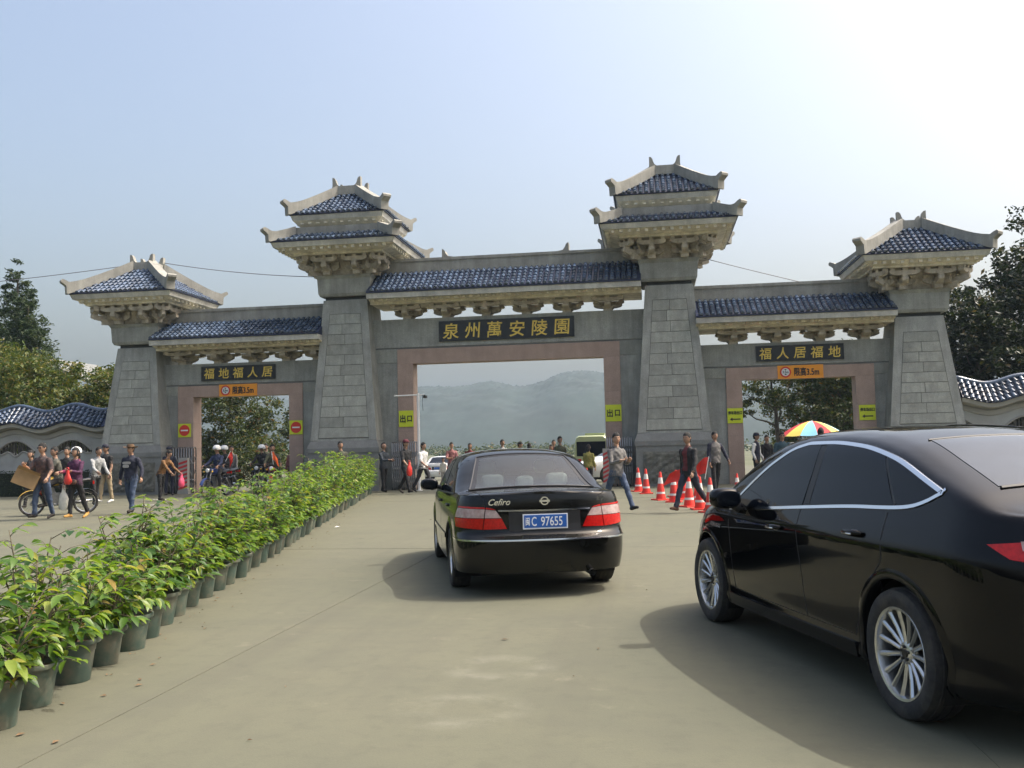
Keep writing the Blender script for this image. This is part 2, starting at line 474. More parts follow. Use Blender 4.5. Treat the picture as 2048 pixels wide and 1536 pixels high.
# ------------------------------------------------------------------ tiled roofs
def tile_mb(l, r):
    mb = MB(); n = 7
    rings = [(0.0, r * 1.13), (.028, r * 1.13), (.030, r), (l, r * .84)]
    vs = []
    for y, rr in rings:
        for k in range(n):
            a = math.pi * k / (n - 1)
            vs.append((rr * math.cos(a), y, rr * math.sin(a) * .95))
    fs = []
    for i in range(len(rings) - 1):
        for k in range(n - 1):
            fs.append((i * n + k, i * n + k + 1, (i + 1) * n + k + 1, (i + 1) * n + k))
    fs.append(tuple(range(n)))
    return mb.add(vs, fs)
TILE_MESH = {}
def tile_me(l, r):
    k = (round(l, 3), round(r, 3))
    if k not in TILE_MESH:
        TILE_MESH[k] = tile_mb(l, r).mesh("tile", TILE, 40)
    return TILE_MESH[k]

def lay_tiles(parent, spots, l, r, single, pname="tile_field"):
    """spots: matrices for the tiles; single -> each tile its own object, else one joined part"""
    if single:
        me = tile_me(l, r)
        for M in spots:
            jit = RX(random.uniform(-.03, .03)) @ RZ(random.uniform(-.03, .03))
            put("tile", me, parent, M @ jit)
    else:
        src = tile_mb(l, r); mb = MB()
        for M in spots: mb.merge(src, M)
        if mb.v: mk(pname, mb, TILE_J, parent, smooth=40, kind="stuff")

def slope_spots(A, I, O, cols, path, rows, inside=None):
    """A: unit along the eave, I: unit horizontal inwards, O: origin on the eave line; path(t)->(d,z)"""
    out = []; A = Vector(A); I = Vector(I); O = Vector(O)
    for j in range(rows):
        t0, t1 = j / rows, (j + 1) / rows
        d0, z0 = path(t0); d1, z1 = path(t1)
        tv = (I * (d1 - d0) + Vector((0, 0, z1 - z0))).normalized()
        nv = A.cross(tv).normalized()
        tl = (tv - nv * .075).normalized(); nl = A.cross(tl).normalized()
        for a in cols:
            if inside is not None and not inside(a, (t0 + t1) / 2): continue
            p = O + A * a + I * d0 + Vector((0, 0, z0)) + nv * .030 - tv * .02
            out.append(basis(A, tl, nl, p))
    return out

def hip_roof(parent, cx, cy, h0, z0, h1, z1, rows, step, singles=(0,), concave=.14, ridge_w=.30, ridge_h=.34, tail=.20):
    def path(t): return (h0 - h1) * t, z0 + (z1 - z0) * ((1 - concave) * t + concave * t * t)
    sides = [((1, 0, 0), (0, 1, 0)), ((0, 1, 0), (-1, 0, 0)), ((-1, 0, 0), (0, -1, 0)), ((0, -1, 0), (1, 0, 0))]
    L_ = math.hypot(h0 - h1, z1 - z0) / rows * 1.2
    pan = MB()
    for k, (A, I) in enumerate(sides):
        O = Vector((cx, cy, 0)) - Vector(I) * h0
        nt_ = 6
        P = []
        for a in (-1, 1):
            row = []
            for i in range(nt_ + 1):
                d, z = path(i / nt_); h = h0 - d
                row.append(tuple(O + Vector(A) * (a * h) + Vector(I) * d + Vector((0, 0, z))))
            P.append(row)
        pan.grid(P)
        n = int(2 * h0 / step); off = [(i - (n - 1) / 2) * step for i in range(n)]
        sp = slope_spots(A, I, O, off, path, rows, lambda a, t: abs(a) < h0 + (h1 - h0) * t - .10)
        lay_tiles(parent, sp, L_, step * .36, k in singles)
    pan.frustum(cx, cy, h0, z0 - .03, h0, z0 - .001, cap=True)
    mk("roof_pan", pan, PAN, parent)
    # hip ridges with upturned tails
    D = (h0 - h1) * math.sqrt(2)
    for k in range(4):
        ang = math.pi / 4 + k * math.pi / 2
        top = []; bot = []
        N = 9
        for i in range(N + 1):
            d = D * i / N; t = 1 - i / N
            z = path(t)[1]
            e = max(0, (i / N - .72) / .28)
            top.append((d, z + ridge_h + .07 * e * e)); bot.append((d, z - .02))
        tl = tail
        poly = top + [(D + tl * .55, z0 + ridge_h + .13), (D + tl * 1.1, z0 + ridge_h + .17), (D + tl * 1.35, z0 + ridge_h + .12), (D + tl * 1.3, z0 + ridge_h + .05),
                      (D + tl * .85, z0 + ridge_h - .01), (D + tl * .45, z0 + ridge_h - .08), (D + tl * .36, z0 - .02)] + bot[::-1]
        # inner start at the ring corner
        r0 = h1 * math.sqrt(2)
        mb = MB(); mb.prism([(p[0] + r0, p[1]) for p in poly], -ridge_w / 2, ridge_w / 2, 'y')
        # a slightly wider cap course on top
        mk("hip_ridge", mb, CONC, parent, M=T(cx, cy, 0) @ RZ(ang))

def horn_ring(parent, cx, cy, h, z0, z1, zh, sx=.2):
    mb = MB()
    w = .22
    mb.box(cx - h, cx + h, cy - h, cy - h + w, z0, z1); mb.box(cx - h, cx + h, cy + h - w, cy + h, z0, z1)
    mb.box(cx - h, cx - h + w, cy - h + w, cy + h - w, z0, z1 - .003); mb.box(cx + h - w, cx + h, cy - h + w, cy + h - w, z0, z1 - .003)
    mb.box(cx - h + w, cx + h - w, cy - h + w, cy + h - w, z0, z0 + .1)
    mk("ridge_ring", mb, CONC, parent)
    H = zh - z1
    for sxn in (-1, 1):
        for syn in (-1, 1):
            poly = [(0, 0), (.0, H), (.07, H * .97), (.12, H * .75), (.145, H * .45), (.18, H * .2), (.26, 0)]
            hb_ = MB(); hb_.prism(poly, 0, .17, 'y')
            if sxn > 0: hb_.v = [(-p[0], p[1], p[2]) for p in hb_.v]; hb_.f = [f[::-1] for f in hb_.f]
            yb = cy - h + .01 if syn < 0 else cy + h - .18
            mk("horn", hb_, CONC, parent, M=T(cx + sxn * (h - .006), yb, z1))

# ------------------------------------------------------------------ bracket sets under the eaves
def bow(half, z0, z1):
    h = z1 - z0
    return [(-half, z1), (-half, z0 + h * .55), (-half * .93, z0 + h * .36), (-half * .78, z0 + h * .16), (-half * .55, z0), (half * .55, z0),
            (half * .78, z0 + h * .16), (half * .93, z0 + h * .36), (half, z0 + h * .55), (half, z1)]
def bracket_mb():
    mb = MB()
    mb.frustum(0, 0, .15, 0, .15, .09, hy0=.24, hy1=.24); mb.frustum(0, 0, .15, .09, .21, .17, hy0=.24, hy1=.30)
    mb.prism(bow(.50, .13, .29), -.10, .10, 'y')
    mb.prism([(p[0] * 1.15, p[1] + .001) for p in bow(.50, .12, .285)], -.11, .11, 'x')
    for x in (-.40, 0, .40):
        mb.frustum(x, 0, .075, .29, .115, .37, hy0=.12, hy1=.15)
    mb.frustum(0, -.46, .08, .285, .12, .365, hy0=.09, hy1=.12); mb.frustum(0, .46, .08, .285, .12, .365, hy0=.09, hy1=.12)
    for y in (-.46, .46):
        mb.prism(bow(.56, .35, .47), y - .08, y + .08, 'y')
        for x in (-.45, 0, .45): mb.frustum(x, y, .07, .47, .10, .54, hy0=.08, hy1=.10)
    return mb
BR_MESH = bracket_mb().mesh("bracket", BRACK)

def dentils(parent, segs, z0, z1, depth, step=.27, w=.11):
    """segs: (start xy, end xy, outward xy)"""
    mb = MB()
    for a, b_, o in segs:
        a = Vector(a); b_ = Vector(b_); o = Vector(o); n = max(2, int((b_ - a).length / step)); dr = (b_ - a).normalized()
        for i in range(n):
            c = a + (b_ - a) * ((i + .5) / n)
            p = [c - dr * w / 2, c + dr * w / 2, c + dr * w / 2 + o * depth, c - dr * w / 2 + o * depth]
            vs = [(q.x, q.y, z) for z in (z0, z1) for q in p]
            mb.add(vs, [(0, 3, 2, 1), (4, 5, 6, 7), (0, 1, 5, 4), (1, 2, 6, 5), (2, 3, 7, 6), (3, 0, 4, 7)])
    mk("rafter_ends", mb, BEIGE, parent, kind="stuff")

# ------------------------------------------------------------------ gate towers
YC = .30
def shaft_blocks(parent, cx, hb, zb, ht, zt, courses):
    """stone blocks of the recessed front panel: each its own piece, on the leaning face"""
    def hw(z): return hb + (ht - hb) * (z - zb) / (zt - zb)
    z0, z1 = zb + .10, zt - .52
    hc = (z1 - z0) / courses; g = .008
    for c in range(courses):
        za, zc = z0 + c * hc + g, z0 + (c + 1) * hc - g
        js = [-1, 0, 1] if c % 2 else ([-1, -.18, 1] if c % 4 == 2 else [-1, 1])
        for k in range(len(js) - 1):
            def px(s, z): return cx + s * (hw(z) - .27)
            xa0, xb0 = px(js[k], za) + g, px(js[k + 1], za) - g
            xa1, xb1 = px(js[k], zc) + g, px(js[k + 1], zc) - g
            ya0, ya1 = YC - hw(za), YC - hw(zc); pr = .022 + random.uniform(-.004, .004)
            mb = MB()
            mb.add([(xa0, ya0 - pr, za), (xb0, ya0 - pr, za), (xb0, ya0 + .02, za), (xa0, ya0 + .02, za),
                    (xa1, ya1 - pr, zc), (xb1, ya1 - pr, zc), (xb1, ya1 + .02, zc), (xa1, ya1 + .02, zc)],
                   [(0, 3, 2, 1), (4, 5, 6, 7), (0, 1, 5, 4), (1, 2, 6, 5), (2, 3, 7, 6), (3, 0, 4, 7)])
            mk("stone_block", mb, BLOCK, parent)

def tower(cx, inner, label, singles_low, singles_up):
    t = thing("gate_tower", label, "gate tower", (cx, YC, 0), 0, "towers of the stone gateway")
    par = part_empty  # parts are placed in world coordinates below, so parent with an inverse offset
    def M0(): return None
    base = t
    zt, ht, hb = (6.85, .80, 1.20) if inner else (5.42, .745, 1.15)
    # parts are built in world x,y; shift so that they hang on the empty
    S = [len(bpy.data.objects)]
    before = set(COL.objects)
    pl = MB()
    h = hb + .09
    pl.box(cx - h, cx + h, YC - h, YC + h, -.02, 1.36); pl.frustum(cx, YC, h + .03, 1.361, h + .03, 1.52); pl.frustum(cx, YC, h + .03, 1.52, hb + .012, 1.78)
    plo = mk("plinth", pl, GRANITE_D, base)
    pp = MB(); pp.box(cx - h + .24, cx + h - .24, YC - h - .02, YC - h + .02, .10, 1.16)
    rr = MB()
    nx, nz = 22, 12
    P = np.zeros((nx, nz, 3))
    for i in range(nx):
        for j in range(nz):
            e = 0 if i in (0, nx - 1) or j in (0, nz - 1) else rng.uniform(.005, .05)
            P[i, j] = (cx - h + .24 + (2 * h - .48) * i / (nx - 1), YC - h - .021 - e, .10 + 1.06 * j / (nz - 1))
    rr.merge(pp); rr.grid(P)
    mk("carved_panel", rr, ROUGHST, base)
    sh = MB(); sh.frustum(cx, YC, hb, 1.781, ht, zt)
    mk("shaft", sh, GRANITE, base)
    # raised border strips round the panel
    def hw(z): return hb + (ht - hb) * (z - 1.78) / (zt - 1.78)
    bd = MB()
    for s in (-1, 1):
        za, zb2 = 1.80, zt - .004
        vs = []
        for z in (za, zb2):
            w = hw(z); xo, xi = cx + s * (w + .012), cx + s * (w - .262)
            vs += [(xo, YC - w - .018, z), (xi, YC - w - .018, z), (xi, YC - w + .03, z), (xo, YC - w + .03, z)]
        bd.add(vs, [(0, 3, 2, 1), (4, 5, 6, 7), (0, 1, 5, 4), (1, 2, 6, 5), (2, 3, 7, 6), (3, 0, 4, 7)])
    za, zb2 = zt - .51, zt - .006
    vs = []
    for z in (za, zb2):
        w = hw(z); vs += [(cx - w + .264, YC - w - .018, z), (cx + w - .264, YC - w - .018, z), (cx + w - .264, YC - w + .03, z), (cx - w + .264, YC - w + .03, z)]
    bd.add(vs, [(0, 3, 2, 1), (4, 5, 6, 7), (0, 1, 5, 4), (1, 2, 6, 5), (2, 3, 7, 6), (3, 0, 4, 7)])
    mk("panel_border", bd, GRANITE, base)
    bk = MB(); vs = []
    for z in (1.86, zt - .505):
        w = hw(z); vs += [(cx - w + .255, YC - w - .006, z), (cx + w - .255, YC - w - .006, z), (cx + w - .255, YC - w + .03, z), (cx - w + .255, YC - w + .03, z)]
    bk.add(vs, [(0, 3, 2, 1), (4, 5, 6, 7), (0, 1, 5, 4), (1, 2, 6, 5), (2, 3, 7, 6), (3, 0, 4, 7)])
    mk("mortar_bed", bk, MORTAR, base)
    shaft_blocks(base, cx, hb, 1.78, ht, zt, 12 if inner else 9)
    # dark neck, cap block, bracket zone
    nk = MB(); nk.frustum(cx, YC, ht - .05, zt + .001, ht - .05, zt + .12)
    mk("neck", nk, NECK, base)
    z = zt + .121
    cb = MB(); hc = ht + .16
    cb.frustum(cx, YC, hc - .05, z, hc, z + .1); cb.frustum(cx, YC, hc, z + .1, hc + .03, z + .62); cb.frustum(cx, YC, hc + .03, z + .62, hc + .10, z + .74)
    mk("cap_block", cb, GRANITE, base)
    zb = z + .741                                   # bracket zone starts
    bz = .66
    core = MB(); core.frustum(cx, YC, hc - .08, zb, hc + .12, zb + bz)
    mk("bracket_core", core, BRACK, base)
    for k, (dx, dy, a) in enumerate(((0, -1, 0), (1, 0, math.pi / 2), (0, 1, math.pi), (-1, 0, -math.pi / 2))):
        for s in (-.55, .55):
            ca, sa = math.cos(a), math.sin(a)
            px, py = s * ca, s * sa
            put("bracket", BR_MESH, base, T(cx + dx * (hc + .02) + px, YC + dy * (hc + .02) + py, zb) @ RZ(a) @ SC(.86, 1.0, bz / .545))
    for k in range(4):
        a = math.pi / 4 + k * math.pi / 2
        put("bracket", BR_MESH, base, T(cx + math.cos(a) * (hc + .06) * 1.414, YC + math.sin(a) * (hc + .06) * 1.414, zb) @ RZ(a + math.pi / 2) @ SC(.5, 1.15, bz / .545 * .98))
    ze = zb + bz
    h0 = 2.26 if inner else 1.98
    sf = MB(); sf.frustum(cx, YC, hc + .66, ze, hc + .66, ze + .08); sf.frustum(cx, YC, hc + .72, ze + .081, h0 - .16, ze + .20)
    mk("soffit", sf, BEIGE, base)
    dz = ze + .12
    q = h0 - .30
    dentils(base, [((cx - q, YC - q), (cx + q, YC - q), (0, -1)), ((cx + q, YC - q), (cx + q, YC + q), (1, 0)), ((cx - q, YC + q), (cx - q, YC - q), (-1, 0))], dz - .02, dz + .075, .12)
    fc = MB(); fc.frustum(cx, YC, h0 - .10, ze + .201, h0 - .03, ze + .37)
    mk("fascia", fc, FASCIA, base)
    zr = ze + .41
    if inner:
        hip_roof(base, cx, YC, h0, zr, 1.60, zr + .33, 2, .19, singles_low, concave=.1, ridge_h=.30, tail=.20)
        bn = MB(); bn.frustum(cx, YC, 1.60, zr + .20, 1.60, zr + .60)
        mk("band_course", bn, CONC, base)
        us = MB(); us.frustum(cx, YC, 1.40, zr + .601, 1.64, zr + .84)
        mk("soffit", us, BEIGE, base)
        q = 1.47
        dentils(base, [((cx - q, YC - q), (cx + q, YC - q), (0, -1)), ((cx + q, YC - q), (cx + q, YC + q), (1, 0)), ((cx - q, YC + q), (cx - q, YC - q), (-1, 0))], zr + .72, zr + .80, .10)
        uf = MB(); uf.frustum(cx, YC, 1.64, zr + .841, 1.70, zr + 1.01)
        mk("fascia", uf, FASCIA, base)
        z2 = zr + 1.05; h2 = 1.74; hr = .44; ztop = 10.90
        hip_roof(base, cx, YC, h2, z2, hr, ztop - .12, 7, .19, singles_up)
        horn_ring(base, cx, YC, .54, ztop - .12, 11.10, 11.42)
    else:
        hip_roof(base, cx, YC, h0, zr, .40, 8.42, 7, .19, singles_up)
        horn_ring(base, cx, YC, .47, 8.40, 8.70, 9.00)
    # hang the parts on the empty without moving them
    inv = T(-cx, -YC, 0)
    for o in set(COL.objects) - before:
        if o.parent is base: o.matrix_basis = inv @ o.matrix_basis
    return t

tower(-5.75, True, "two-tiered stone gate tower with blue roofs, left of the main archway", (0, 1), (0, 1))
tower(5.75, True, "two-tiered stone gate tower with blue roofs, right of the main archway", (0,), (0,))
tower(-13.84, False, "single-roofed stone gate tower at the far left end beside the wavy wall", (), (0, 1))
tower(13.84, False, "single-roofed stone gate tower at the far right end by dark trees", (), (0, 3))

# ------------------------------------------------------------------ writing
def text_mesh(s, size, bold=0.0, extrude=.006, align='CENTER', shear=0.0):
    cu = bpy.data.curves.new("txt", 'FONT'); cu.body = s; cu.size = size; cu.extrude = extrude; cu.offset = bold
    cu.align_x = align; cu.align_y = 'CENTER'; cu.shear = shear; cu.resolution_u = 3
    o = bpy.data.objects.new("txt", cu); COL.objects.link(o)
    dg = bpy.context.evaluated_depsgraph_get(); dg.update()
    me = bpy.data.meshes.new_from_object(o.evaluated_get(dg))
    bpy.data.objects.remove(o); bpy.data.curves.remove(cu)
    return me
def lettering(parent, s, size, material, M, bold=0., extrude=.006, name="lettering", sx=1., shear=0.):
    me = text_mesh(s, size, bold, extrude, shear=shear); me.materials.clear(); me.materials.append(material)
    # centre the glyphs on their own bounds
    co = np.zeros(len(me.vertices) * 3); me.vertices.foreach_get("co", co); co = co.reshape(-1, 3)
    if len(co):
        c = (co.max(0) + co.min(0)) / 2; co[:, 0] -= c[0]; co[:, 1] -= c[1]; co[:, 0] *= sx
        me.vertices.foreach_set("co", co.ravel()); me.update()
    return put(name, me, parent, M)
FRONT = RX(math.pi / 2)           # text faces -y

def plaque(x0, x1, z0, z1, chars, size, label):
    cx, cz = (x0 + x1) / 2, (z0 + z1) / 2
    t = thing("name_plaque", label, "sign board", (cx, 0, cz), 0, "black plaques with gold characters")
    w, h = x1 - x0, z1 - z0
    b = MB(); b.box(-w / 2, w / 2, -.05, -.002, -h / 2, h / 2)
    fr = MB(); e = .03
    for q in ((-w / 2 - e, w / 2 + e, h / 2, h / 2 + e), (-w / 2 - e, w / 2 + e, -h / 2 - e, -h / 2), (-w / 2 - e, -w / 2, -h / 2, h / 2), (w / 2, w / 2 + e, -h / 2, h / 2)):
        fr.box(q[0], q[1], -.062, -.001, q[2], q[3])
    mk("board", b, BLACKST, t); mk("frame", fr, BLACKST, t)
    n = len(chars)
    for i, ch in enumerate(chars):
        lettering(t, ch, size, GOLD, T(-w / 2 + w * (i + .5) / n, -.058, 0) @ FRONT, bold=size * .010, extrude=.008, name="character", shear=.08)
    return t

# ------------------------------------------------------------------ bays between the towers
def bay(xa, xb, oa, ob, oz, pa, pb, pz, bz0, bz1, sz, eave, ridge, brx, horns, label, fdrop=.30):
    """xa..xb bay, oa..ob opening, pa..pb outer edge of the pink frame"""
    cx = (xa + xb) / 2
    t = thing("gate_bay", label, "gateway", (0, 0, 0), 0, "archway bays of the stone gateway")
    beam = MB(); beam.box(xa, xb, 0, .60, bz0 + .03, bz1)
    mk("beam", beam, GRANITE, t)
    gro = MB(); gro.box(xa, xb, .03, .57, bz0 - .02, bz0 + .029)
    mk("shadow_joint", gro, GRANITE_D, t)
    for (a, b_) in ((xa, pa), (pb, xb)):
        p1 = MB(); p1.box(a, b_ - .002, .012, .588, sz + .03, bz0 - .021)
        mk("pilaster_block", p1, BLOCK, t)
        p2 = MB(); p2.box(a, b_ - .002, .03, .57, -.02, sz + .029)
        mk("pilaster", p2, GRANITE, t)
    fr = MB(); fr.box(pa, pb, -.02, .62, oz, pz); mk("frame_lintel", fr, PINK, t)
    for (a, b_) in ((pa, oa), (ob, pb)):
        # jambs laid in courses of pink stone
        zz = [-.02, oz * .2, oz * .46, oz * .73, oz]
        for k in range(4):
            j = MB(); j.box(a, b_, -.02, .62, zz[k] + (.003 if k else 0), zz[k + 1] - .003); mk("jamb_stone", j, PINK, t)
        jb = MB(); jb.box(a + .01, b_ - .01, -.01, .61, -.02, oz - .001); mk("jamb_core", jb, GRANITE_D, t)
    ra = 0 if horns else 1
    rxa, rxb = (xa + .17, xb - .17) if horns else ((xa + .32, xb - .25) if xa < 0 else (xa + .25, xb - .32))
    # brackets on the beam
    for x in brx:
        put("bracket", BR_MESH, t, T(x, .30, bz1) @ SC(1, 1.12, (eave - fdrop - .13 - bz1) / .545))
    zf0 = eave - fdrop
    so = MB(); so.box(rxa, rxb, -.55, 1.15, zf0 - .13, zf0 - .05)
    so.prism([(-.60, zf0 - .049), (1.20, zf0 - .049), (1.42, zf0 + .02), (-.82, zf0 + .02)], rxa, rxb, 'x')
    mk("soffit", so, BEIGE, t)
    dentils(t, [((rxa + .05, -.72), (rxb - .05, -.72), (0, -1))], zf0 - .055, zf0 + .018, .14)
    fa = MB(); fa.prism([(-1.03, zf0 + .021), (1.63, zf0 + .021), (1.66, zf0 + .20), (-1.06, zf0 + .20)], rxa, rxb, 'x')
    mk("fascia", fa, FASCIA, t)
    # roof: two slopes and a ridge beam
    ze = zf0 + .26; zt = ridge - .52
    def path(u): return 1.18 * u, (zt - ze) * (.82 * u + .18 * u * u)
    L_ = math.hypot(1.18, zt - ze) / 6 * 1.2
    step = .192; n = int((rxb - rxa - .06) / step); cols = [(i - (n - 1) / 2) * step for i in range(n)]
    lay_tiles(t, slope_spots((1, 0, 0), (0, 1, 0), (cx, -1.10, ze), cols, path, 6), L_, step * .36, True)
    lay_tiles(t, slope_spots((-1, 0, 0), (0, -1, 0), (cx, 1.70, ze), cols, path, 6), L_, step * .36, False)
    pn = MB()
    pr = [(-1.10, ze - .05), (-1.10, ze)] + [(-1.10 + path(u)[0], ze + path(u)[1]) for u in (.25, .5, .75, 1)]
    pr += [(1.70 - path(u)[0], ze + path(u)[1]) for u in (1, .75, .5, .25)] + [(1.70, ze), (1.70, ze - .05)]
    pn.prism(pr[::-1], rxa, rxb, 'x')
    mk("roof_pan", pn, PAN, t)
    rb = MB(); rb.box(rxa, rxb, .10, .50, zt - .03, ridge - .10); rb.box(rxa, rxb, .06, .54, ridge - .10, ridge)
    mk("ridge_beam", rb, CONC, t)
    for s in horns:
        poly = [(0, 0), (.0, .30), (.05, .29), (.10, .24), (.14, .14), (.22, .04), (.45, 0)]
        hb_ = MB(); hb_.prism(poly, .08, .52, 'y')
        if s > 0: hb_.v = [(-p[0], p[1], p[2]) for p in hb_.v]; hb_.f = [f[::-1] for f in hb_.f]
        mk("horn", hb_, CONC, t, M=T(s, 0, ridge))
    return t

bay(-4.98, 4.98, -3.42, 3.42, 4.50, -3.99, 3.99, 5.03, 5.06, 6.12, 4.52, 7.04, 8.33, [-3.62, -2.17, -.72, .72, 2.17, 3.62], (-2.3, 2.3),
    "wide central archway bay with pink stone frame under a long blue tiled roof")
for s in (-1, 1):
    lab = "left archway bay with no-entry signs on its pink frame" if s < 0 else "right archway bay with a parasol and trees seen through it"
    a, b_ = sorted((s * 6.35, s * 13.35)); o1, o2 = sorted((s * 8.10, s * 11.83)); p1, p2 = sorted((s * 7.58, s * 12.44))
    bay(a, b_, o1, o2, 3.54, p1, p2, 3.95, 3.98, 4.77, 3.58, 5.75, 6.84, [s * x for x in (7.05, 7.88 + .35, 9.33 + .2, 10.77 + .12, 12.22 + .1)] if s < 0 else [7.88, 9.33, 10.77, 12.22], (), lab, fdrop=.36)

plaque(-2.40, 2.40, 5.28, 5.95, "泉州萬安陵園", .60, "long black plaque with six gold characters over the central archway")
plaque(-11.46, -8.64, 4.16, 4.63, "福地福人居", .42, "short black plaque with five gold characters over the left archway")
plaque(8.64, 11.46, 4.16, 4.63, "福人居福地", .42, "short black plaque with five gold characters over the right archway")

# ------------------------------------------------------------------ traffic signs on the gateway
YELLOW = mat("sign_yellow_green", (.55, .62, .02), .5, var=.06, vscale=3)
ORANGE = mat("sign_orange", (.80, .30, .02), .5, var=.06, vscale=3)
SIGNRED = mat("sign_red", (.55, .03, .015), .45)
SIGNBLK = mat("sign_black", (.012, .013, .012), .5)
def board(name, x0, x1, z0, z1, material, label, group):
    t = thing(name, label, "sign", ((x0 + x1) / 2, -.02, (z0 + z1) / 2), 0, group)
    b = MB(); w, h = (x1 - x0) / 2, (z1 - z0) / 2
    b.box(-w, w, -.022, -.001, -h, h); mk("board", b, material, t)
    return t, w, h
def disc(parent, name, r, y, material, x=0, z=0, rin=0):
    d = MB()
    if rin: d.lathe([(rin, 0), (r, 0), (r, .006), (rin, .006), (rin, 0)], 40)
    else: d.lathe([(r, 0), (r, .006)], 40, cap=True)
    return mk(name, d, material, parent, M=T(x, y, z) @ RX(math.pi / 2))
for x0, x1, z0, z1, lab in ((-12.42, -11.92, 2.06, 2.56, "square yellow no-entry sign with red disc on the left archway's left jamb"),
                            (-8.08, -7.58, 2.06, 2.57, "square yellow no-entry sign with red disc on the left archway's right jamb")):
    t, w, h = board("no_entry_sign", x0, x1, z0, z1, YELLOW, lab, "no-entry signs")
    disc(t, "red_disc", .205, -.0225, SIGNRED)
    b = MB(); b.box(-.14, .14, -.034, -.0285, -.026, .026); mk("white_bar", b, WHITEP, t)
for x0, x1, z0, z1, lab in ((-3.96, -3.43, 2.23, 2.81, "yellow-green exit sign on the central archway's left jamb"),
                            (3.44, 3.99, 2.23, 2.81, "yellow-green exit sign on the central archway's right jamb")):
    t, w, h = board("exit_sign", x0, x1, z0, z1, YELLOW, lab, "exit signs")
    lettering(t, "出", .29, SIGNBLK, T(-w * .45, -.029, 0) @ FRONT, bold=.006, name="character", sx=.82)
    lettering(t, "口", .26, SIGNBLK, T(w * .50, -.029, 0) @ FRONT, bold=.006, name="character", sx=.82)
for x0, x1, z0, z1, lab in ((7.58, 8.09, 2.06, 2.57, "yellow-green parking exit sign with left arrow on the right archway's left jamb"),
                            (11.90, 12.42, 2.05, 2.56, "yellow-green parking exit sign with left arrow on the right archway's right jamb")):
    t, w, h = board("parking_exit_sign", x0, x1, z0, z1, YELLOW, lab, "parking exit signs")
    lettering(t, "停车场出口", .125, SIGNBLK, T(0, -.029, .10) @ FRONT, bold=.003, sx=.75)
    ar = MB(); ar.prism([(-.18, -.12), (-.09, -.06), (-.09, -.10), (.18, -.10), (.18, -.14), (-.09, -.14), (-.09, -.18)], -.030, -.0235, 'y')
    mk("arrow", ar, SIGNBLK, t)
for x0, x1, z0, z1, lab in ((9.30, 10.80, 3.52, 3.97, "orange height-limit board above the right archway opening"),
                            (-10.80, -9.32, 3.53, 3.97, "orange height-limit board above the left archway opening")):
    t, w, h = board("height_limit_sign", x0, x1, z0, z1, ORANGE, lab, "height-limit signs")
    disc(t, "red_ring", .185, -.0225, SIGNRED, x=-.49, rin=.135); disc(t, "white_disc", .133, -.0225, WHITEP, x=-.49)
    lettering(t, "3.5m", .115, SIGNBLK, T(-.49, -.036, 0) @ FRONT, bold=.002, extrude=.003, sx=.9)
    for dz, f in ((.10, -1), (-.10, 1)):
        tr = MB(); tr.prism([(-.045, 0), (.045, 0), (0, f * .045)], -.036, -.0287, 'y'); mk("triangle", tr, SIGNBLK, t, M=T(-.49, 0, dz))
    lettering(t, "限高3.5m", .30, SIGNBLK, T(.20, -.029, 0) @ FRONT, bold=.006, sx=.70)
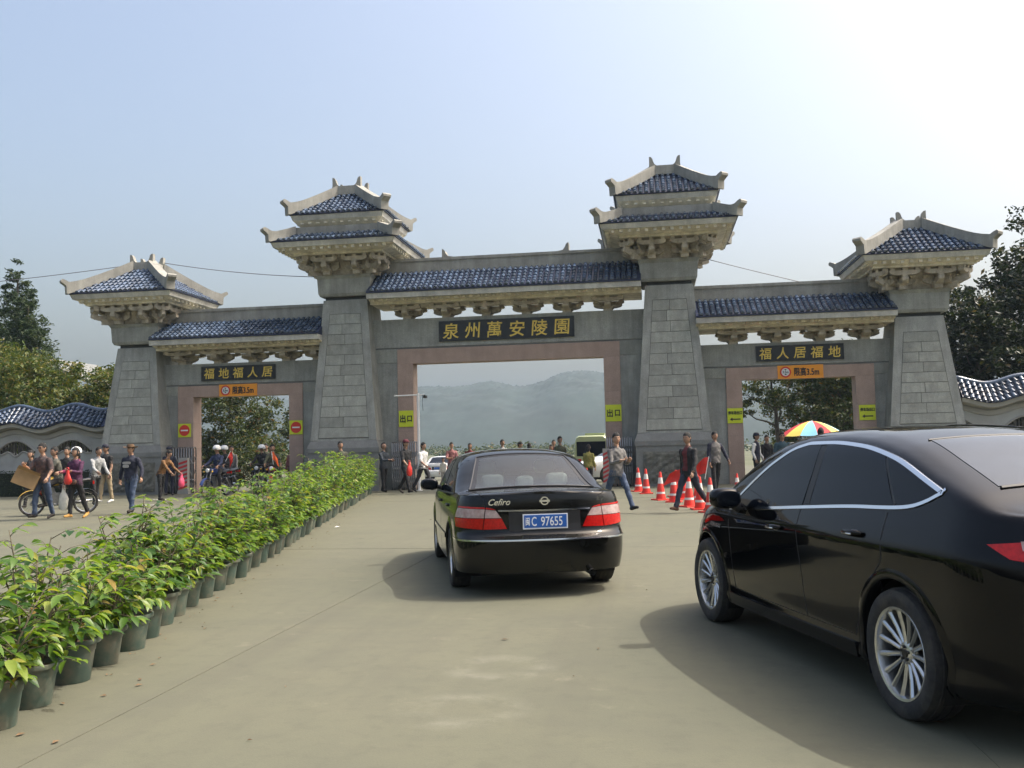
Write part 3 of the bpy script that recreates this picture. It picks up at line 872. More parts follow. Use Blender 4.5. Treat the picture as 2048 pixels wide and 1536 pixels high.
# ------------------------------------------------------------------ wavy boundary walls with blue tiled tops
WALLW = mat("wall_whitewash", (.36, .365, .345), .85, var=.14, vscale=1.5, col2=(.30, .29, .26), c2scale=1.2, c2amt=.6, fine=.1)
WALLG = mat("wall_coping", (.33, .32, .285), .85, var=.15, vscale=2, fine=.12, col2=(.28, .27, .24), c2scale=2, c2amt=.5)
GRILLE = mat("grille_dark", (.05, .045, .035), .5, var=.3, vscale=9)
def wave_wall(x0, x1, ph, label, first_window, singles=True):
    """ph: x of one crest; wavelength 2.30"""
    t = thing("garden_wall", label, "wall", (0, 0, 0), 0, "wavy walls beside the gateway")
    WL = 2.34
    def wv(x): return .5 + .5 * math.cos(2 * math.pi * (x - ph) / WL)
    def top(x): return 3.15 + .24 * wv(x)
    def eav(x): return 2.40 + .24 * wv(x)
    n = int((x1 - x0) / .06); xs_ = [x0 + (x1 - x0) * i / n for i in range(n + 1)]
    # body in vertical strips, with leaf-shaped openings left free
    def hole(x):
        u = (x - ph) / WL; k = round(u); d = abs(u - k) * WL
        if d > .80: return None
        e = 1 - (d / .80) ** 2
        return 1.58 - .10 * math.cos(d * 9) * e, 1.66 + .42 * e
    body = MB()
    yf, yb = .05, .40
    for i in range(n):
        xa, xb = xs_[i], xs_[i + 1]; xm = (xa + xb) / 2
        hl = hole(xm); zt = (eav(xm)) - .02
        if hl is None: body.box(xa, xb, yf, yb, -.02, zt)
        else:
            body.box(xa, xb, yf, yb, -.02, min(hl[0], hl[1])); body.box(xa, xb, yf, yb, max(hl[0], hl[1]), zt)
    mk("wall_body", body, WALLW, t)
    pl = MB(); pl.box(x0, x1, yf - .05, yb + .05, -.02, .95); mk("wall_base", pl, WALLW, t)
    # grilles in the openings
    k0, k1 = math.ceil((x0 - ph) / WL), math.floor((x1 - ph) / WL)
    for k in range(k0, k1 + 1):
        cx = ph + k * WL; g = MB()
        for q in range(13):
            x = cx - .72 + 1.44 * q / 12
            hl = hole(x)
            if hl is None: continue
            if (q + k) % 3 == 0: g.box(x - .045, x + .045, .17, .24, hl[0] - .01, hl[1] + .01)
            else:
                zc = (hl[0] + hl[1]) / 2; hh = (hl[1] - hl[0]) / 2
                g.box(x - .02, x + .02, .18, .23, hl[0] - .01, hl[1] + .01)
                g.ellipsoid((x, .205, zc), .05, .03, hh * .55, seg=8, rings=5)
        mk("window_grille", g, GRILLE, t)
        arch = MB()
        for s in (0, 1):
            pts = []
            for q in range(25):
                x = cx - .79 + 1.58 * q / 24; hl = hole(x)
                pts.append((x, yf - .015, hl[s]))
            arch.tube(pts, .035, 6)
        mk("window_surround", arch, WALLG, t)
    # coping band under the tiles
    cp = MB()
    P = []
    for x in xs_:
        e = eav(x)
        P.append([(x, -.10, e - .10), (x, -.26, e - .04), (x, -.28, e + .09), (x, .72, e + .09), (x, .70, e - .04), (x, .54, e - .10), (x, -.10, e - .10)])
    cp.grid(P); mk("coping", cp, WALLG, t)
    # arch-shaped moulding strip below the coping
    ml = MB(); P = []
    for x in xs_:
        e = eav(x) - .13
        P.append([(x, yf - .002, e - .17), (x, yf - .045, e - .16), (x, yf - .05, e), (x, yf - .002, e)])
    ml.grid(P, flip=True); mk("moulding", ml, WALLG, t)
    # tiles: columns across the wave
    pan = MB(); P = []
    for x in xs_:
        P.append([(x, -.33, eav(x) + .095), (x, -.33, eav(x) + .12), (x, .23, top(x) - .02), (x, .79, eav(x) + .12), (x, .79, eav(x) + .095)])
    pan.grid(P); mk("roof_pan", pan, PAN, t)
    step = .19; rows = 4; sp = []; spb = []
    nc = int((x1 - x0 - .1) / step)
    for i in range(nc):
        x = x0 + .1 + step * i
        sl = (eav(x + .02) - eav(x - .02)) / .04
        A = Vector((1, 0, sl)).normalized()
        za, zb = eav(x) + .12, top(x) - .02
        for (I, ya, yr, dst) in (((0, 1, 0), -.33, .23, sp), ((0, -1, 0), .79, .23, spb)):
            AA = A if I[1] > 0 else -A
            for j in range(rows):
                f0 = j / rows
                p = Vector((x, ya + (yr - ya) * f0, za + (zb - za) * f0))
                tv = Vector((0, yr - ya, zb - za)).normalized()
                nv = AA.cross(tv).normalized(); tv2 = nv.cross(AA).normalized()
                tl = (tv2 - nv * .08).normalized(); nl = AA.cross(tl).normalized()
                dst.append(basis(AA, tl, nl, p + nv * .03 - tv * .02))
    L_ = math.hypot(.56, .72) / rows * 1.2
    vis = [M for M in sp if -20.8 < M.translation.x < 18.2]
    lay_tiles(t, vis, L_, step * .36, True); lay_tiles(t, [M for M in sp if not -20.8 < M.translation.x < 18.2] + spb, L_, step * .36, False)
    rc = MB(); rc.tube([(x, .23, top(x) + .02) for x in xs_], .085, 8); mk("ridge_roll", rc, TILE_J, t, smooth=True)
    return t
wave_wall(-25.8, -15.10, -16.75, "whitewashed wavy wall with blue tiles and leaf-shaped windows, left of the gateway", 0)
wave_wall(15.10, 24.5, 17.20, "wavy wall with blue tiled top between the right tower and the frame edge", 0)

# clipped hedge at the foot of the left wall
HEDGE_L = leaf_mat("hedge_leaf", [(0., (.012, .022, .008)), (.5, (.022, .038, .012)), (1., (.04, .055, .018))], .6, .2)
def leaf_quads(mb, C, size, n_up=.4, fold=.25, asp=.45):
    """leaf cards: C (n,3) centres, size scalar or (n,)"""
    C = np.asarray(C); n = len(C)
    d = rng.normal(size=(n, 3)); d[:, 2] = d[:, 2] * .7; d /= np.linalg.norm(d, axis=1)[:, None]
    u = rng.normal(size=(n, 3)); u[:, 2] += n_up * 2
    s = np.cross(d, u); s /= np.linalg.norm(s, axis=1)[:, None]
    nn = np.cross(s, d)
    sz = (np.ones(n) * size * rng.uniform(.65, 1.3, n))[:, None]
    a = C - d * sz * .5; b_ = C + d * sz * .5
    l = C + s * sz * asp * .5 + nn * sz * fold * .25 - d * sz * .08; r = C - s * sz * asp * .5 + nn * sz * fold * .25 - d * sz * .08
    V = np.stack([a, l, b_, r], 1).reshape(-1, 3)
    F = np.arange(4 * n).reshape(n, 4)
    o = len(mb.v)
    mb.v.extend(map(tuple, V.tolist())); mb.f.extend(map(tuple, (F[:, [0, 1, 2, 3]] + o).tolist())); mb.m.extend([0] * n)
hd = MB()
n = 9000
pts = np.stack([rng.uniform(-25.5, -15.35, n), rng.uniform(-1.05, -.15, n), rng.uniform(0.02, .95, n)], 1)
keep = (np.abs(pts[:, 1] + .6) > .28) | (pts[:, 2] > .72)
leaf_quads(hd, pts[keep], .085)
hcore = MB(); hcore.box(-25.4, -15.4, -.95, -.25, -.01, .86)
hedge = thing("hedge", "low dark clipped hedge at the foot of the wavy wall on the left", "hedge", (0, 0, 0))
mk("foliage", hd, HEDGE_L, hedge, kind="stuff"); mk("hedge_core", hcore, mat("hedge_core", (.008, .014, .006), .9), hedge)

# ------------------------------------------------------------------ trees
BARK = mat("bark", (.10, .085, .065), .9, var=.3, vscale=10, bump=.6, bscale=30)
BARK_P = mat("bark_pale", (.20, .18, .15), .9, var=.25, vscale=10, bump=.5, bscale=30)
L_CON = leaf_mat("conifer_leaf", [(0., (.018, .034, .016)), (.45, (.03, .055, .024)), (.85, (.045, .075, .03)), (1., (.075, .09, .035))], .6, .25)
L_YEL = leaf_mat("yellowing_leaf", [(0., (.030, .055, .015)), (.35, (.060, .095, .02)), (.7, (.10, .125, .025)), (.92, (.16, .14, .03)), (1., (.22, .18, .09))], .5, .3)
L_MID = leaf_mat("broad_leaf", [(0., (.02, .034, .012)), (.4, (.04, .062, .018)), (.8, (.065, .09, .025)), (.95, (.13, .12, .03)), (1., (.18, .09, .03))], .5, .3)
L_DRK = leaf_mat("dark_leaf", [(0., (.008, .015, .006)), (.5, (.016, .028, .010)), (.86, (.03, .045, .014)), (.96, (.08, .075, .03)), (1., (.16, .12, .06))], .45, .22)
def tree(name, label, base, height, clumps, leaf, nleaf, lsize, trunk_r, limbs, bark=BARK, group="trees round the gateway", crown0=.3, asp=.45, lean=(0, 0)):
    """clumps: (dx, dy, z, rx, ry, rz) ellipsoids of foliage; limbs reach into them"""
    x, y, z0 = base
    t = thing(name, label, "tree", base, 0, group)
    tr = MB()
    H = height
    spine = [(lean[0] * k / 6 + random.uniform(-.06, .06) * (k > 0), lean[1] * k / 6 + random.uniform(-.06, .06) * (k > 0), H * .92 * k / 6 - .1) for k in range(7)]
    tr.tube(spine, [trunk_r * (1 - .13 * k) for k in range(7)], 9)
    mk("trunk", tr, bark, t, smooth=60)
    for k, (dx, dy, cz, rx, ry, rz) in enumerate(clumps[:limbs]):
        lm = MB()
        s = max(.2, min(.85, (cz - rz * .7) / H)); i = int(s * 6); p0 = Vector(spine[i])
        p3 = Vector((dx, dy, cz)); m = p0.lerp(p3, .5) + Vector((random.uniform(-.2, .2), random.uniform(-.2, .2), -.1 * H * .1))
        r = trunk_r * (1 - .13 * i) * .55
        lm.tube([p0, p0.lerp(m, .5) + Vector((0, 0, .05)), m, m.lerp(p3, .5), p3], [r, r * .8, r * .62, r * .42, r * .2], 6)
        for q in range(4):
            d = Vector((random.uniform(-1, 1) * rx, random.uniform(-1, 1) * ry, random.uniform(-.2, 1) * rz)) * .85
            lm.tube([m.lerp(p3, .3 + .15 * q), m.lerp(p3, .5 + .12 * q) + d * .5, p3 + d], [r * .35, r * .22, r * .07], 5)
        mk("limb", lm, bark, t, smooth=60)
    cr = MB()
    wts = np.array([c[3] * c[4] + c[3] * c[5] for c in clumps]); wts = wts / wts.sum()
    for (dx, dy, cz, rx, ry, rz), w in zip(clumps, wts):
        nl = int(nleaf * w)
        # twigs: leaves gather along short sprays so that gaps show between them
        ns = max(6, nl // 26)
        d = rng.normal(size=(ns, 3)); d /= np.linalg.norm(d, axis=1)[:, None]
        rr = rng.uniform(.45, 1.08, ns)[:, None] ** .6
        S = d * rr * np.array([rx, ry, rz]) + np.array([dx, dy, cz])
        idx = rng.integers(0, ns, nl)
        sp = rng.normal(size=(nl, 3)) * np.array([.16, .16, .10]) * (rx + rz) * .55
        leaf_quads(cr, S[idx] + sp, lsize, asp=asp)
    mk("crown", cr, leaf, t, kind="stuff")
    return t
def blob(n, R, z0, z1, rmin, rmax, sq=.8):
    out = []
    for i in range(n):
        a = i * 2.399 + random.uniform(-.3, .3); f = random.random(); z = z0 + (z1 - z0) * (i + .5) / n
        prof = math.sin(math.pi * (.18 + .75 * (z - z0) / (z1 - z0)))
        q = R * prof * random.uniform(.35, .95)
        r = random.uniform(rmin, rmax)
        out.append((q * math.cos(a), q * math.sin(a), z, r, r, r * sq))
    random.shuffle(out)
    return out
def cone(n, R, z0, z1):
    out = []
    for i in range(n):
        f = (i + .5) / n; z = z0 + (z1 - z0) * f; q = R * (1 - f) * .6; a = i * 2.4
        r = .25 + R * .42 * (1 - f) + .1
        out.append((q * math.cos(a), q * math.sin(a), z, r, r, r * 1.25))
    return out
gzz = gz
# left: two slim conifers and yellowing bushes behind the wavy wall
tree("conifer_tree", "tall slim conifer behind the wall at the left edge of the photo", (-29.3, 14, gz(14)), 12.6, cone(30, 3.1, 1.8, 12.3), L_CON, 30000, .26, .22, 6, group="conifers on the left", asp=.28)
tree("conifer_tree", "shorter pointed conifer right of the tallest one on the left", (-27.6, 12.5, gz(12.5)), 10.8, cone(28, 3.2, 1.6, 10.5), L_CON, 28000, .26, .2, 6, group="conifers on the left", asp=.28)
tree("conifer_tree", "dark conifer cut by the left edge of the photo", (-31.6, 15, gz(15)), 11, cone(22, 3.0, 1.8, 10.6), L_CON, 16000, .26, .2, 5, group="conifers on the left", asp=.28)
tree("yellowing_tree", "bushy yellow-green tree behind the wavy wall below the conifers", (-22.6, 6.5, gz(6.5)), 5.6, blob(18, 2.8, 1.8, 5.6, .8, 1.2), L_YEL, 17000, .20, .12, 7, group="yellowing trees on the left")
tree("yellowing_tree", "yellow-green tree with sparse top close to the far left tower", (-18.3, 6.0, gz(6)), 5.2, blob(18, 2.5, 1.6, 5.0, .7, 1.05) + [(.9, 0, 5.5, .22, .22, .55), (1.1, .1, 5.1, .3, .3, .3), (-1.1, 0, 5.1, .18, .18, .3)], L_YEL, 15000, .19, .12, 8, group="yellowing trees on the left")
tree("yellowing_tree", "olive tree rising behind the wall at the far left edge", (-25.6, 8.0, gz(8)), 6.6, blob(16, 2.6, 2.0, 6.6, .9, 1.3), L_YEL, 14000, .20, .13, 7, group="yellowing trees on the left")
# behind the left archway
tree("broadleaf_tree", "rounded green tree filling the left archway", (-17.6, 15.5, gz(15.5)), 6.4, blob(22, 3.3, .5, 5.8, .9, 1.3), L_MID, 24000, .20, .16, 8, group="trees seen through the archways")
tree("broadleaf_tree", "smaller green tree at the right side of the left archway", (-16.0, 22, gz(22)), 5.0, blob(12, 2.0, .6, 4.9, .7, 1.0), L_MID, 9000, .2, .12, 6, group="trees seen through the archways")
# behind the right archway: open tree with bare twisted limbs, denser one beside it
tree("open_tree", "open tree with bare twisted branches left in the right archway", (11.2, 13.5, gz(13.5)), 5.4, [(-1.7, 0, 4.0, .9, .8, .55), (-.7, .3, 4.6, .9, .9, .6), (.6, 0, 4.9, 1.0, .9, .6), (-1.9, -.3, 3.2, .6, .6, .4), (1.5, .2, 4.3, .9, .8, .6), (-.2, -.4, 3.7, .7, .7, .4)], L_MID, 5200, .17, .17, 6, bark=BARK, group="trees seen through the archways", lean=(-.5, 0))
tree("broadleaf_tree", "dense dull green tree at the right of the right archway", (14.0, 12.5, gz(12.5)), 5.8, blob(18, 2.3, .6, 5.4, .8, 1.15), L_MID, 18000, .19, .16, 7, group="trees seen through the archways")
tree("broadleaf_tree", "green tree standing behind the parasol in the right archway", (13.6, 18, gz(18)), 6.4, blob(16, 2.6, .8, 6.0, .9, 1.2), L_MID, 14000, .2, .16, 7, group="trees seen through the archways")
# right: dark trees beyond the right tower
tree("dark_tree", "big dark tree filling the right edge beside the right tower", (20.3, 7.0, gz(7)), 9.8, blob(28, 3.2, .9, 8.6, 1.0, 1.5), L_DRK, 27000, .24, .26, 9, group="dark trees on the right")
tree("dark_tree", "tall dark tree cut by the right edge of the photo", (22.6, 9.0, gz(9)), 11.8, blob(20, 2.7, 3, 11.4, .9, 1.4), L_DRK, 15000, .24, .26, 9, group="dark trees on the right")
tree("dark_tree", "low dark tree against the right tower above the wavy wall", (17.4, 5.2, gz(5)), 6.4, blob(18, 1.9, .9, 6.6, .7, 1.05), L_DRK, 15000, .2, .16, 7, group="dark trees on the right")
tree("dark_tree", "slender tree whose tip shows over the right tower roof", (17.5, 10.5, gz(10)), 10.8, [(0, 0, 10.6, .35, .35, .4), (.3, .1, 9.6, .6, .5, .5), (-.2, 0, 8.6, .8, .7, .6), (.5, 0, 7.6, .9, .8, .6), (0, 0, 6.3, 1.1, 1, .8)], L_DRK, 3800, .17, .14, 5, group="dark trees on the right")
# far: a low belt of trees that closes the view between hills and ground
belt = MB()
for i in range(330):
    y = random.uniform(170, 330); x = random.uniform(-.9, .55) * (y + 60)
    r = random.uniform(2.2, 4.4)
    n = 260
    d = rng.normal(size=(n, 3)); d /= np.linalg.norm(d, axis=1)[:, None]
    leaf_quads(belt, d * np.array([r * 1.3, r, r * .75]) * rng.uniform(.5, 1.05, (n, 1)) + np.array([x, y, r * .22 - 1.5]), .75, asp=.6)
mk("far_woodland", belt, L_MID, label="hazy belt of trees at the foot of the hills", cat="woodland", kind="stuff")
# pitched roof of a house beyond the yellowing trees
fh = thing("house", "grey pitched roof of a house showing beyond the trees on the left", "house", (-30.0, 21, gz(21)), 0)
b = MB(); b.box(-7, .6, 0, 6, 0, 5.9); mk("wall", b, WALLW, fh)
b = MB(); b.prism([(-8, 6.05), (-3.2, 8.0), (1.6, 6.05), (1.6, 6.25), (-3.2, 8.22), (-8, 6.25)], -.6, 6.6, 'y'); mk("roof", b, GRANITE_D, fh)
for k in range(3):
    b = MB(); b.box(-5.5 + 2.2 * k, -4.5 + 2.2 * k, -.04, .02, 2.5, 4.1); mk("window", b, PAN, fh)
# pink stone post with white band seen in the left archway
pp = thing("stone_post", "pink post with a white band inside the left archway", "post", (-9.75, 6.0, gz(6)), 0)
b = MB(); b.box(-.16, .16, -.16, .16, 0, 1.55); b.frustum(0, 0, .19, 1.75, .05, 1.95); mk("shaft", b, PINK, pp)
b = MB(); b.box(-.19, .19, -.19, .19, 1.551, 1.749); mk("band", b, WHITEP, pp)
b = MB(); b.box(-.22, .22, -.22, .22, -.05, .25); mk("foot", b, GRANITE_D, pp)

# ------------------------------------------------------------------ folding gates, camera pole, wires
REDST = mat("stripe_red", (.42, .03, .03), .5)
def folding_gate(x0, x1, label, n, h=1.68, striped=None, sw=.2):
    t = thing("folding_gate", label, "folding gate", ((x0 + x1) / 2, -.42, 0), 0, "retracted folding gates")
    w = (x1 - x0)
    for i in range(n):
        x = -w / 2 + w * (i + .5) / n
        b = MB()
        b.tube([(x, -.16, .06), (x, -.16, h - .06), (x, -.10, h), (x, .10, h), (x, .16, h - .06), (x, .16, .06)], .020, 6)
        b.tube([(x, -.16, .5), (x, .16, .5)], .012, 5); b.tube([(x, -.16, 1.1), (x, .16, 1.1)], .012, 5)
        mk("gate_leaf", b, STEEL, t, smooth=60)
    for z in (.35, .8, 1.25):
        b = MB()
        for i in range(n - 1):
            xa, xb = -w / 2 + w * (i + .5) / n, -w / 2 + w * (i + 1.5) / n
            for y in (-.185, .185):
                b.tube([(xa, y, z - .12), (xb, y, z + .12)], .010, 4); b.tube([(xa, y, z + .12), (xb, y, z - .12)], .010, 4)
        mk("lattice", b, STEEL, t, kind="stuff")
    for i in range(0, n, 2):
        x = -w / 2 + w * (i + .5) / n
        for y in (-.16, .16):
            b = MB(); b.lathe([(.05, -.015), (.05, .015)], 12, cap=True); mk("castor", b, SIGNBLK, t, M=T(x, y, .05) @ RY(math.pi / 2))
    if striped is not None:
        s = striped; b = MB()
        b.box(s - sw, s + sw, -.40, -.24, .12, 1.30); b.box(s - sw - .04, s + sw + .04, -.42, -.22, .0, .119); mk("drive_box", b, WALLG, t)
        for k in range(7):
            z = .14 + k * .150; b = MB()
            b.add([(s - sw, -.405, z), (s + sw, -.405, z + .10), (s + sw, -.405, z + .18), (s - sw, -.405, z + .08)], [(0, 1, 2, 3)]); mk("stripe", b, REDST, t)
    return t
folding_gate(-4.12, -3.15, "retracted steel folding gate beside the central archway's left jamb", 13)
folding_gate(3.45, 4.35, "retracted steel folding gate beside the central archway's right jamb", 12, striped=-.46, sw=.10)
folding_gate(-13.0, -11.55, "retracted steel folding gate with red striped box inside the left archway's edge", 14, striped=.45, sw=.17)

cp = thing("camera_pole", "pale steel pole with a small camera on its arm by the central archway", "pole", (-2.95, -1.2, 0))
b = MB(); b.tube([(0, 0, 0), (0, 0, 3.35)], .045, 10); b.lathe([(.11, 0), (.11, .02)], 14, cap=True); mk("pole", b, WHITEP, cp, smooth=50)
b = MB(); b.tube([(-.85, 0, 3.28), (.22, 0, 3.30)], .022, 8); mk("arm", b, WHITEP, cp, smooth=50)
b = MB(); b.obox((.26, -.05, 3.22), .09, .24, .09); b.tube([(.22, 0, 3.3), (.26, -.02, 3.24)], .015, 6); b.tube([(.26, -.16, 3.22), (.26, -.19, 3.22)], .035, 10); mk("camera", b, SIGNBLK, cp)
b = MB(); b.tube([(.16, 0, 3.3), (.15, 0, 3.0), (.17, 0, 2.75)], .008, 5); mk("cable", b, SIGNBLK, cp)

WIRE = mat("wire", (.09, .09, .10), .6)
def wire(a, b_, sag, label):
    pts = []
    for i in range(25):
        f = i / 24; p = Vector(a).lerp(Vector(b_), f); p.z -= sag * 4 * f * (1 - f); pts.append(p)
    m = MB(); m.tube(pts, .013, 4); mk("overhead_wire", m, WIRE, label=label, cat="wire", group="overhead wires")
wire((-27, 1.2, 8.35), (-14.1, .7, 8.85), .12, "thin wire running left from the far left tower top")
wire((-13.6, .7, 8.85), (-6.9, .6, 7.92), .12, "thin wire between the two left tower roofs")
wire((6.9, .6, 7.95), (12.5, .6, 6.95 - .65), .05, "thin wire slanting down right from the right inner tower")
# ------------------------------------------------------------------ potted shrubs along the lane
POT = mat("pot_green_plastic", (.055, .088, .070), .5, var=.2, vscale=5, objvar=.3, col2=(.15, .12, .085), c2scale=5, c2amt=.75)
SOIL = mat("pot_soil", (.10, .062, .038), .95, var=.3, vscale=20, bump=.6, bscale=40)
STEM = mat("stem", (.10, .085, .05), .8, var=.2, vscale=20)
RAMP = [(0., (.025, .068, .015)), (.30, (.064, .138, .022)), (.64, (.130, .220, .028)), (.92, (.205, .270, .040)), (.985, (.29, .27, .05)), (1., (.24, .14, .04))]
L_POT = leaf_mat("pot_leaf", RAMP, .38, .40)
L_POT1 = leaf_mat("pot_leaf_single", RAMP, .38, .40, by='object')
def leaf_mb(l, w):
    """one pointed leaf along +y with a folded midrib and a drooping tip"""
    n = 5; vs = []; mb = MB()
    for i in range(n):
        f = i / (n - 1)
        ww = w * (math.sin(math.pi * min(1, f * .92 + .06)) ** .85) * (1 - .25 * f) if 0 < i < n - 1 else 0
        z = -.28 * l * f * f
        vs.append((0, l * f, z))
        if 0 < i < n - 1: vs += [(-ww / 2, l * f - .02 * l, z + ww * .22), (ww / 2, l * f - .02 * l, z + ww * .22)]
    # indices: 0 base; i -> 1+3(i-1)..; tip last
    fs = [(0, 1, 2), (0, 3, 1)]
    for i in range(1, n - 2):
        a = 1 + 3 * (i - 1); b_ = a + 3
        fs += [(a, b_, b_ + 1, a + 1), (a, a + 2, b_ + 2, b_)]
    a = 1 + 3 * (n - 3); tip = len(vs) - 1
    fs += [(a, tip, a + 1), (a, a + 2, tip)]
    return mb.add(vs, [f[::-1] for f in fs])
LEAF_SRC = leaf_mb(.096, .047)
LEAF_ME = LEAF_SRC.mesh("leaf", L_POT1, True)
def leaf_frame(p, d, roll, s):
    y = Vector(d).normalized(); x = y.cross(Vector((0, 0, 1)))
    if x.length < .05: x = Vector((1, 0, 0))
    x.normalize(); z = x.cross(y)
    return basis(x, y, z, p) @ RY(roll) @ SC(s)
def shrub(seed, height, n_twig, leaves_per):
    """returns stems (MB) and leaf matrices; built above the pot, origin on the ground"""
    r = random.Random(seed); st = MB(); LM = []
    zs = .23
    for k in range(r.choice((3, 4, 4, 5))):
        a = r.uniform(0, 6.28); lean = r.uniform(.05, .24); h = height * r.uniform(.75, 1.05)
        p0 = Vector((.06 * math.cos(a), .06 * math.sin(a), zs))
        pts = [p0 + Vector((math.cos(a) * lean * f ** 1.3, math.sin(a) * lean * f ** 1.3, (h - zs) * f)) for f in (0, .25, .5, .75, 1)]
        st.tube(pts, [.011, .009, .007, .005, .003], 5)
        for q in range(n_twig):
            f = .06 + .94 * (q + r.random() * .8) / n_twig; f = min(f, 1)
            i = min(3, int(f * 4)); b0 = pts[i].lerp(pts[i + 1], f * 4 - i)
            ta = r.uniform(0, 6.28); tl = r.uniform(.10, .27) * (1.2 - .45 * f)
            e = b0 + Vector((math.cos(ta) * tl, math.sin(ta) * tl, r.uniform(.00, .13)))
            st.tube([b0, b0.lerp(e, .5) + Vector((0, 0, .02)), e], [.004, .003, .002], 4)
            for m in range(leaves_per):
                g = (m + 1) / leaves_per; bp = b0.lerp(e, .25 + .75 * g)
                la = ta + (0 if m == leaves_per - 1 else (1.15 if m % 2 else -1.15)) + r.uniform(-.35, .35)
                d = Vector((math.cos(la), math.sin(la), r.uniform(-.45, .30)))
                LM.append(leaf_frame(bp, d, r.uniform(-.5, .5), r.uniform(.75, 1.4) * (1.05 if f < .4 else .95)))
    for q in range(9):           # low leaves spilling over the rim
        ta = q * .70 + r.uniform(-.3, .3); e = Vector((math.cos(ta) * r.uniform(.10, .21), math.sin(ta) * r.uniform(.10, .21), r.uniform(.28, .42)))
        st.tube([(0, 0, zs), e * .6 + Vector((0, 0, .12)), e], [.004, .003, .002], 4)
        for m in range(3):
            la = ta + (m - 1) * .8 + r.uniform(-.3, .3)
            LM.append(leaf_frame(e, Vector((math.cos(la), math.sin(la), r.uniform(-.9, -.1))), r.uniform(-.5, .5), r.uniform(.8, 1.35)))
    return st, LM
def pot_mb():
    p = MB()
    p.lathe([(.128, .0), (.132, .012), (.156, .17), (.168, .235), (.196, .238), (.201, .250), (.199, .268), (.185, .268), (.172, .25), (.164, .19)], 28)
    p.lathe([(.0, .002), (.128, .002)], 28)
    return p
POT_ME = pot_mb().mesh("pot", POT, 45)
_s = MB(); _s.lathe([(.001, .238), (.08, .235), (.168, .226)], 20); SOIL_ME = _s.mesh("soil", SOIL, True)
SH = []
for k in range(7):
    st, LM = shrub(100 + k, [1.12, 1.25, 1.02, 1.18, 1.32, 1.08, 1.22][k], 12, 5)
    fm = MB()
    for M in LM: fm.merge(LEAF_SRC, M)
    SH.append((st.mesh("stems", STEM, True), fm.mesh("foliage", L_POT, True)))
# the row: right-hand edge of the pots from beside the camera to the gateway
ROW = [(1.95, -30.2), (1.61, -28.32), (1.53, -27.85), (1.42, -27.33), (1.31, -26.83), (1.20, -26.31), (1.02, -25.55), (.63, -24.15), (.56, -23.69), (-.24, -20.14), (-1.99, -12.4), (-4.28, -2.05)]
cum = [0]
for a, b_ in zip(ROW, ROW[1:]): cum.append(cum[-1] + math.hypot(b_[0] - a[0], b_[1] - a[1]))
def row_at(s):
    i = max(k for k in range(len(cum) - 1) if cum[k] <= s + 1e-9); f = (s - cum[i]) / (cum[i + 1] - cum[i])
    return ROW[i][0] + (ROW[i + 1][0] - ROW[i][0]) * f, ROW[i][1] + (ROW[i + 1][1] - ROW[i][1]) * f
SP = .50; NP = int(cum[-1] / SP)
_u = ["", "first", "second", "third", "fourth", "fifth", "sixth", "seventh", "eighth", "ninth", "tenth", "eleventh", "twelfth", "thirteenth", "fourteenth", "fifteenth", "sixteenth", "seventeenth", "eighteenth", "nineteenth"]
_t = {2: ("twentieth", "twenty"), 3: ("thirtieth", "thirty"), 4: ("fortieth", "forty"), 5: ("fiftieth", "fifty"), 6: ("sixtieth", "sixty"), 7: ("seventieth", "seventy")}
def ordinal(n): return _u[n] if n < 20 else (_t[n // 10][0] if n % 10 == 0 else _t[n // 10][1] + "-" + _u[n % 10])
for row in (0, 1):
    cnt = 0
    for i in range(NP):
        s = i * SP + (.22 if row else 0) + random.uniform(-.05, .05)
        s = min(max(s, 0), cum[-1] - .01)
        x, y = row_at(s)
        x += -.17 - row * .40 + random.uniform(-.03, .03)
        if row and (y > -3.2 or y < -27.0 or (y < -17 and i % 2)): continue
        if not row and y < -28.75: continue
        cnt += 1
        near = row == 0 and cnt <= 10
        if row == 0: lab = f"potted shrub in a green pot, {ordinal(cnt)} from the camera in the lane-side row"
        else: lab = f"potted shrub in a green pot, {ordinal(cnt)} from the camera in the row behind"
        k = random.randrange(len(SH)); hf = float(np.interp(y, [-30, -24, -17, -11, -2], [.70, .72, .86, 1.02, 1.06])); sc = random.uniform(.94, 1.06)
        t = thing("potted_shrub", lab, "potted plant", (x, y, 0), random.uniform(0, 6.28), "potted shrubs along the lane", sc)
        put("pot", POT_ME, t, SC(.92, .92, .98)); put("soil", SOIL_ME, t, SC(.92, .92, .98))
        if near:
            st, LM = shrub(900 + i, random.uniform(.98, 1.22) * hf * random.uniform(.80, 1.18) + .06, 10, 5)
            mk("stems", st, STEM, t, smooth=True)
            for M in LM[:299]: put("leaf", LEAF_ME, t, M)
            fm = MB()
            for M in LM[299:]: fm.merge(LEAF_SRC, M)
            if fm.v: mk("foliage", fm, L_POT, t, smooth=True, kind="stuff")
        else:
            hf *= random.uniform(.84, 1.12); Mz = T(0, 0, .28) @ SC(.86 + .14 * hf, .86 + .14 * hf, hf) @ T(0, 0, -.28); put("stems", SH[k][0], t, Mz); put("foliage", SH[k][1], t, Mz, kind="stuff")
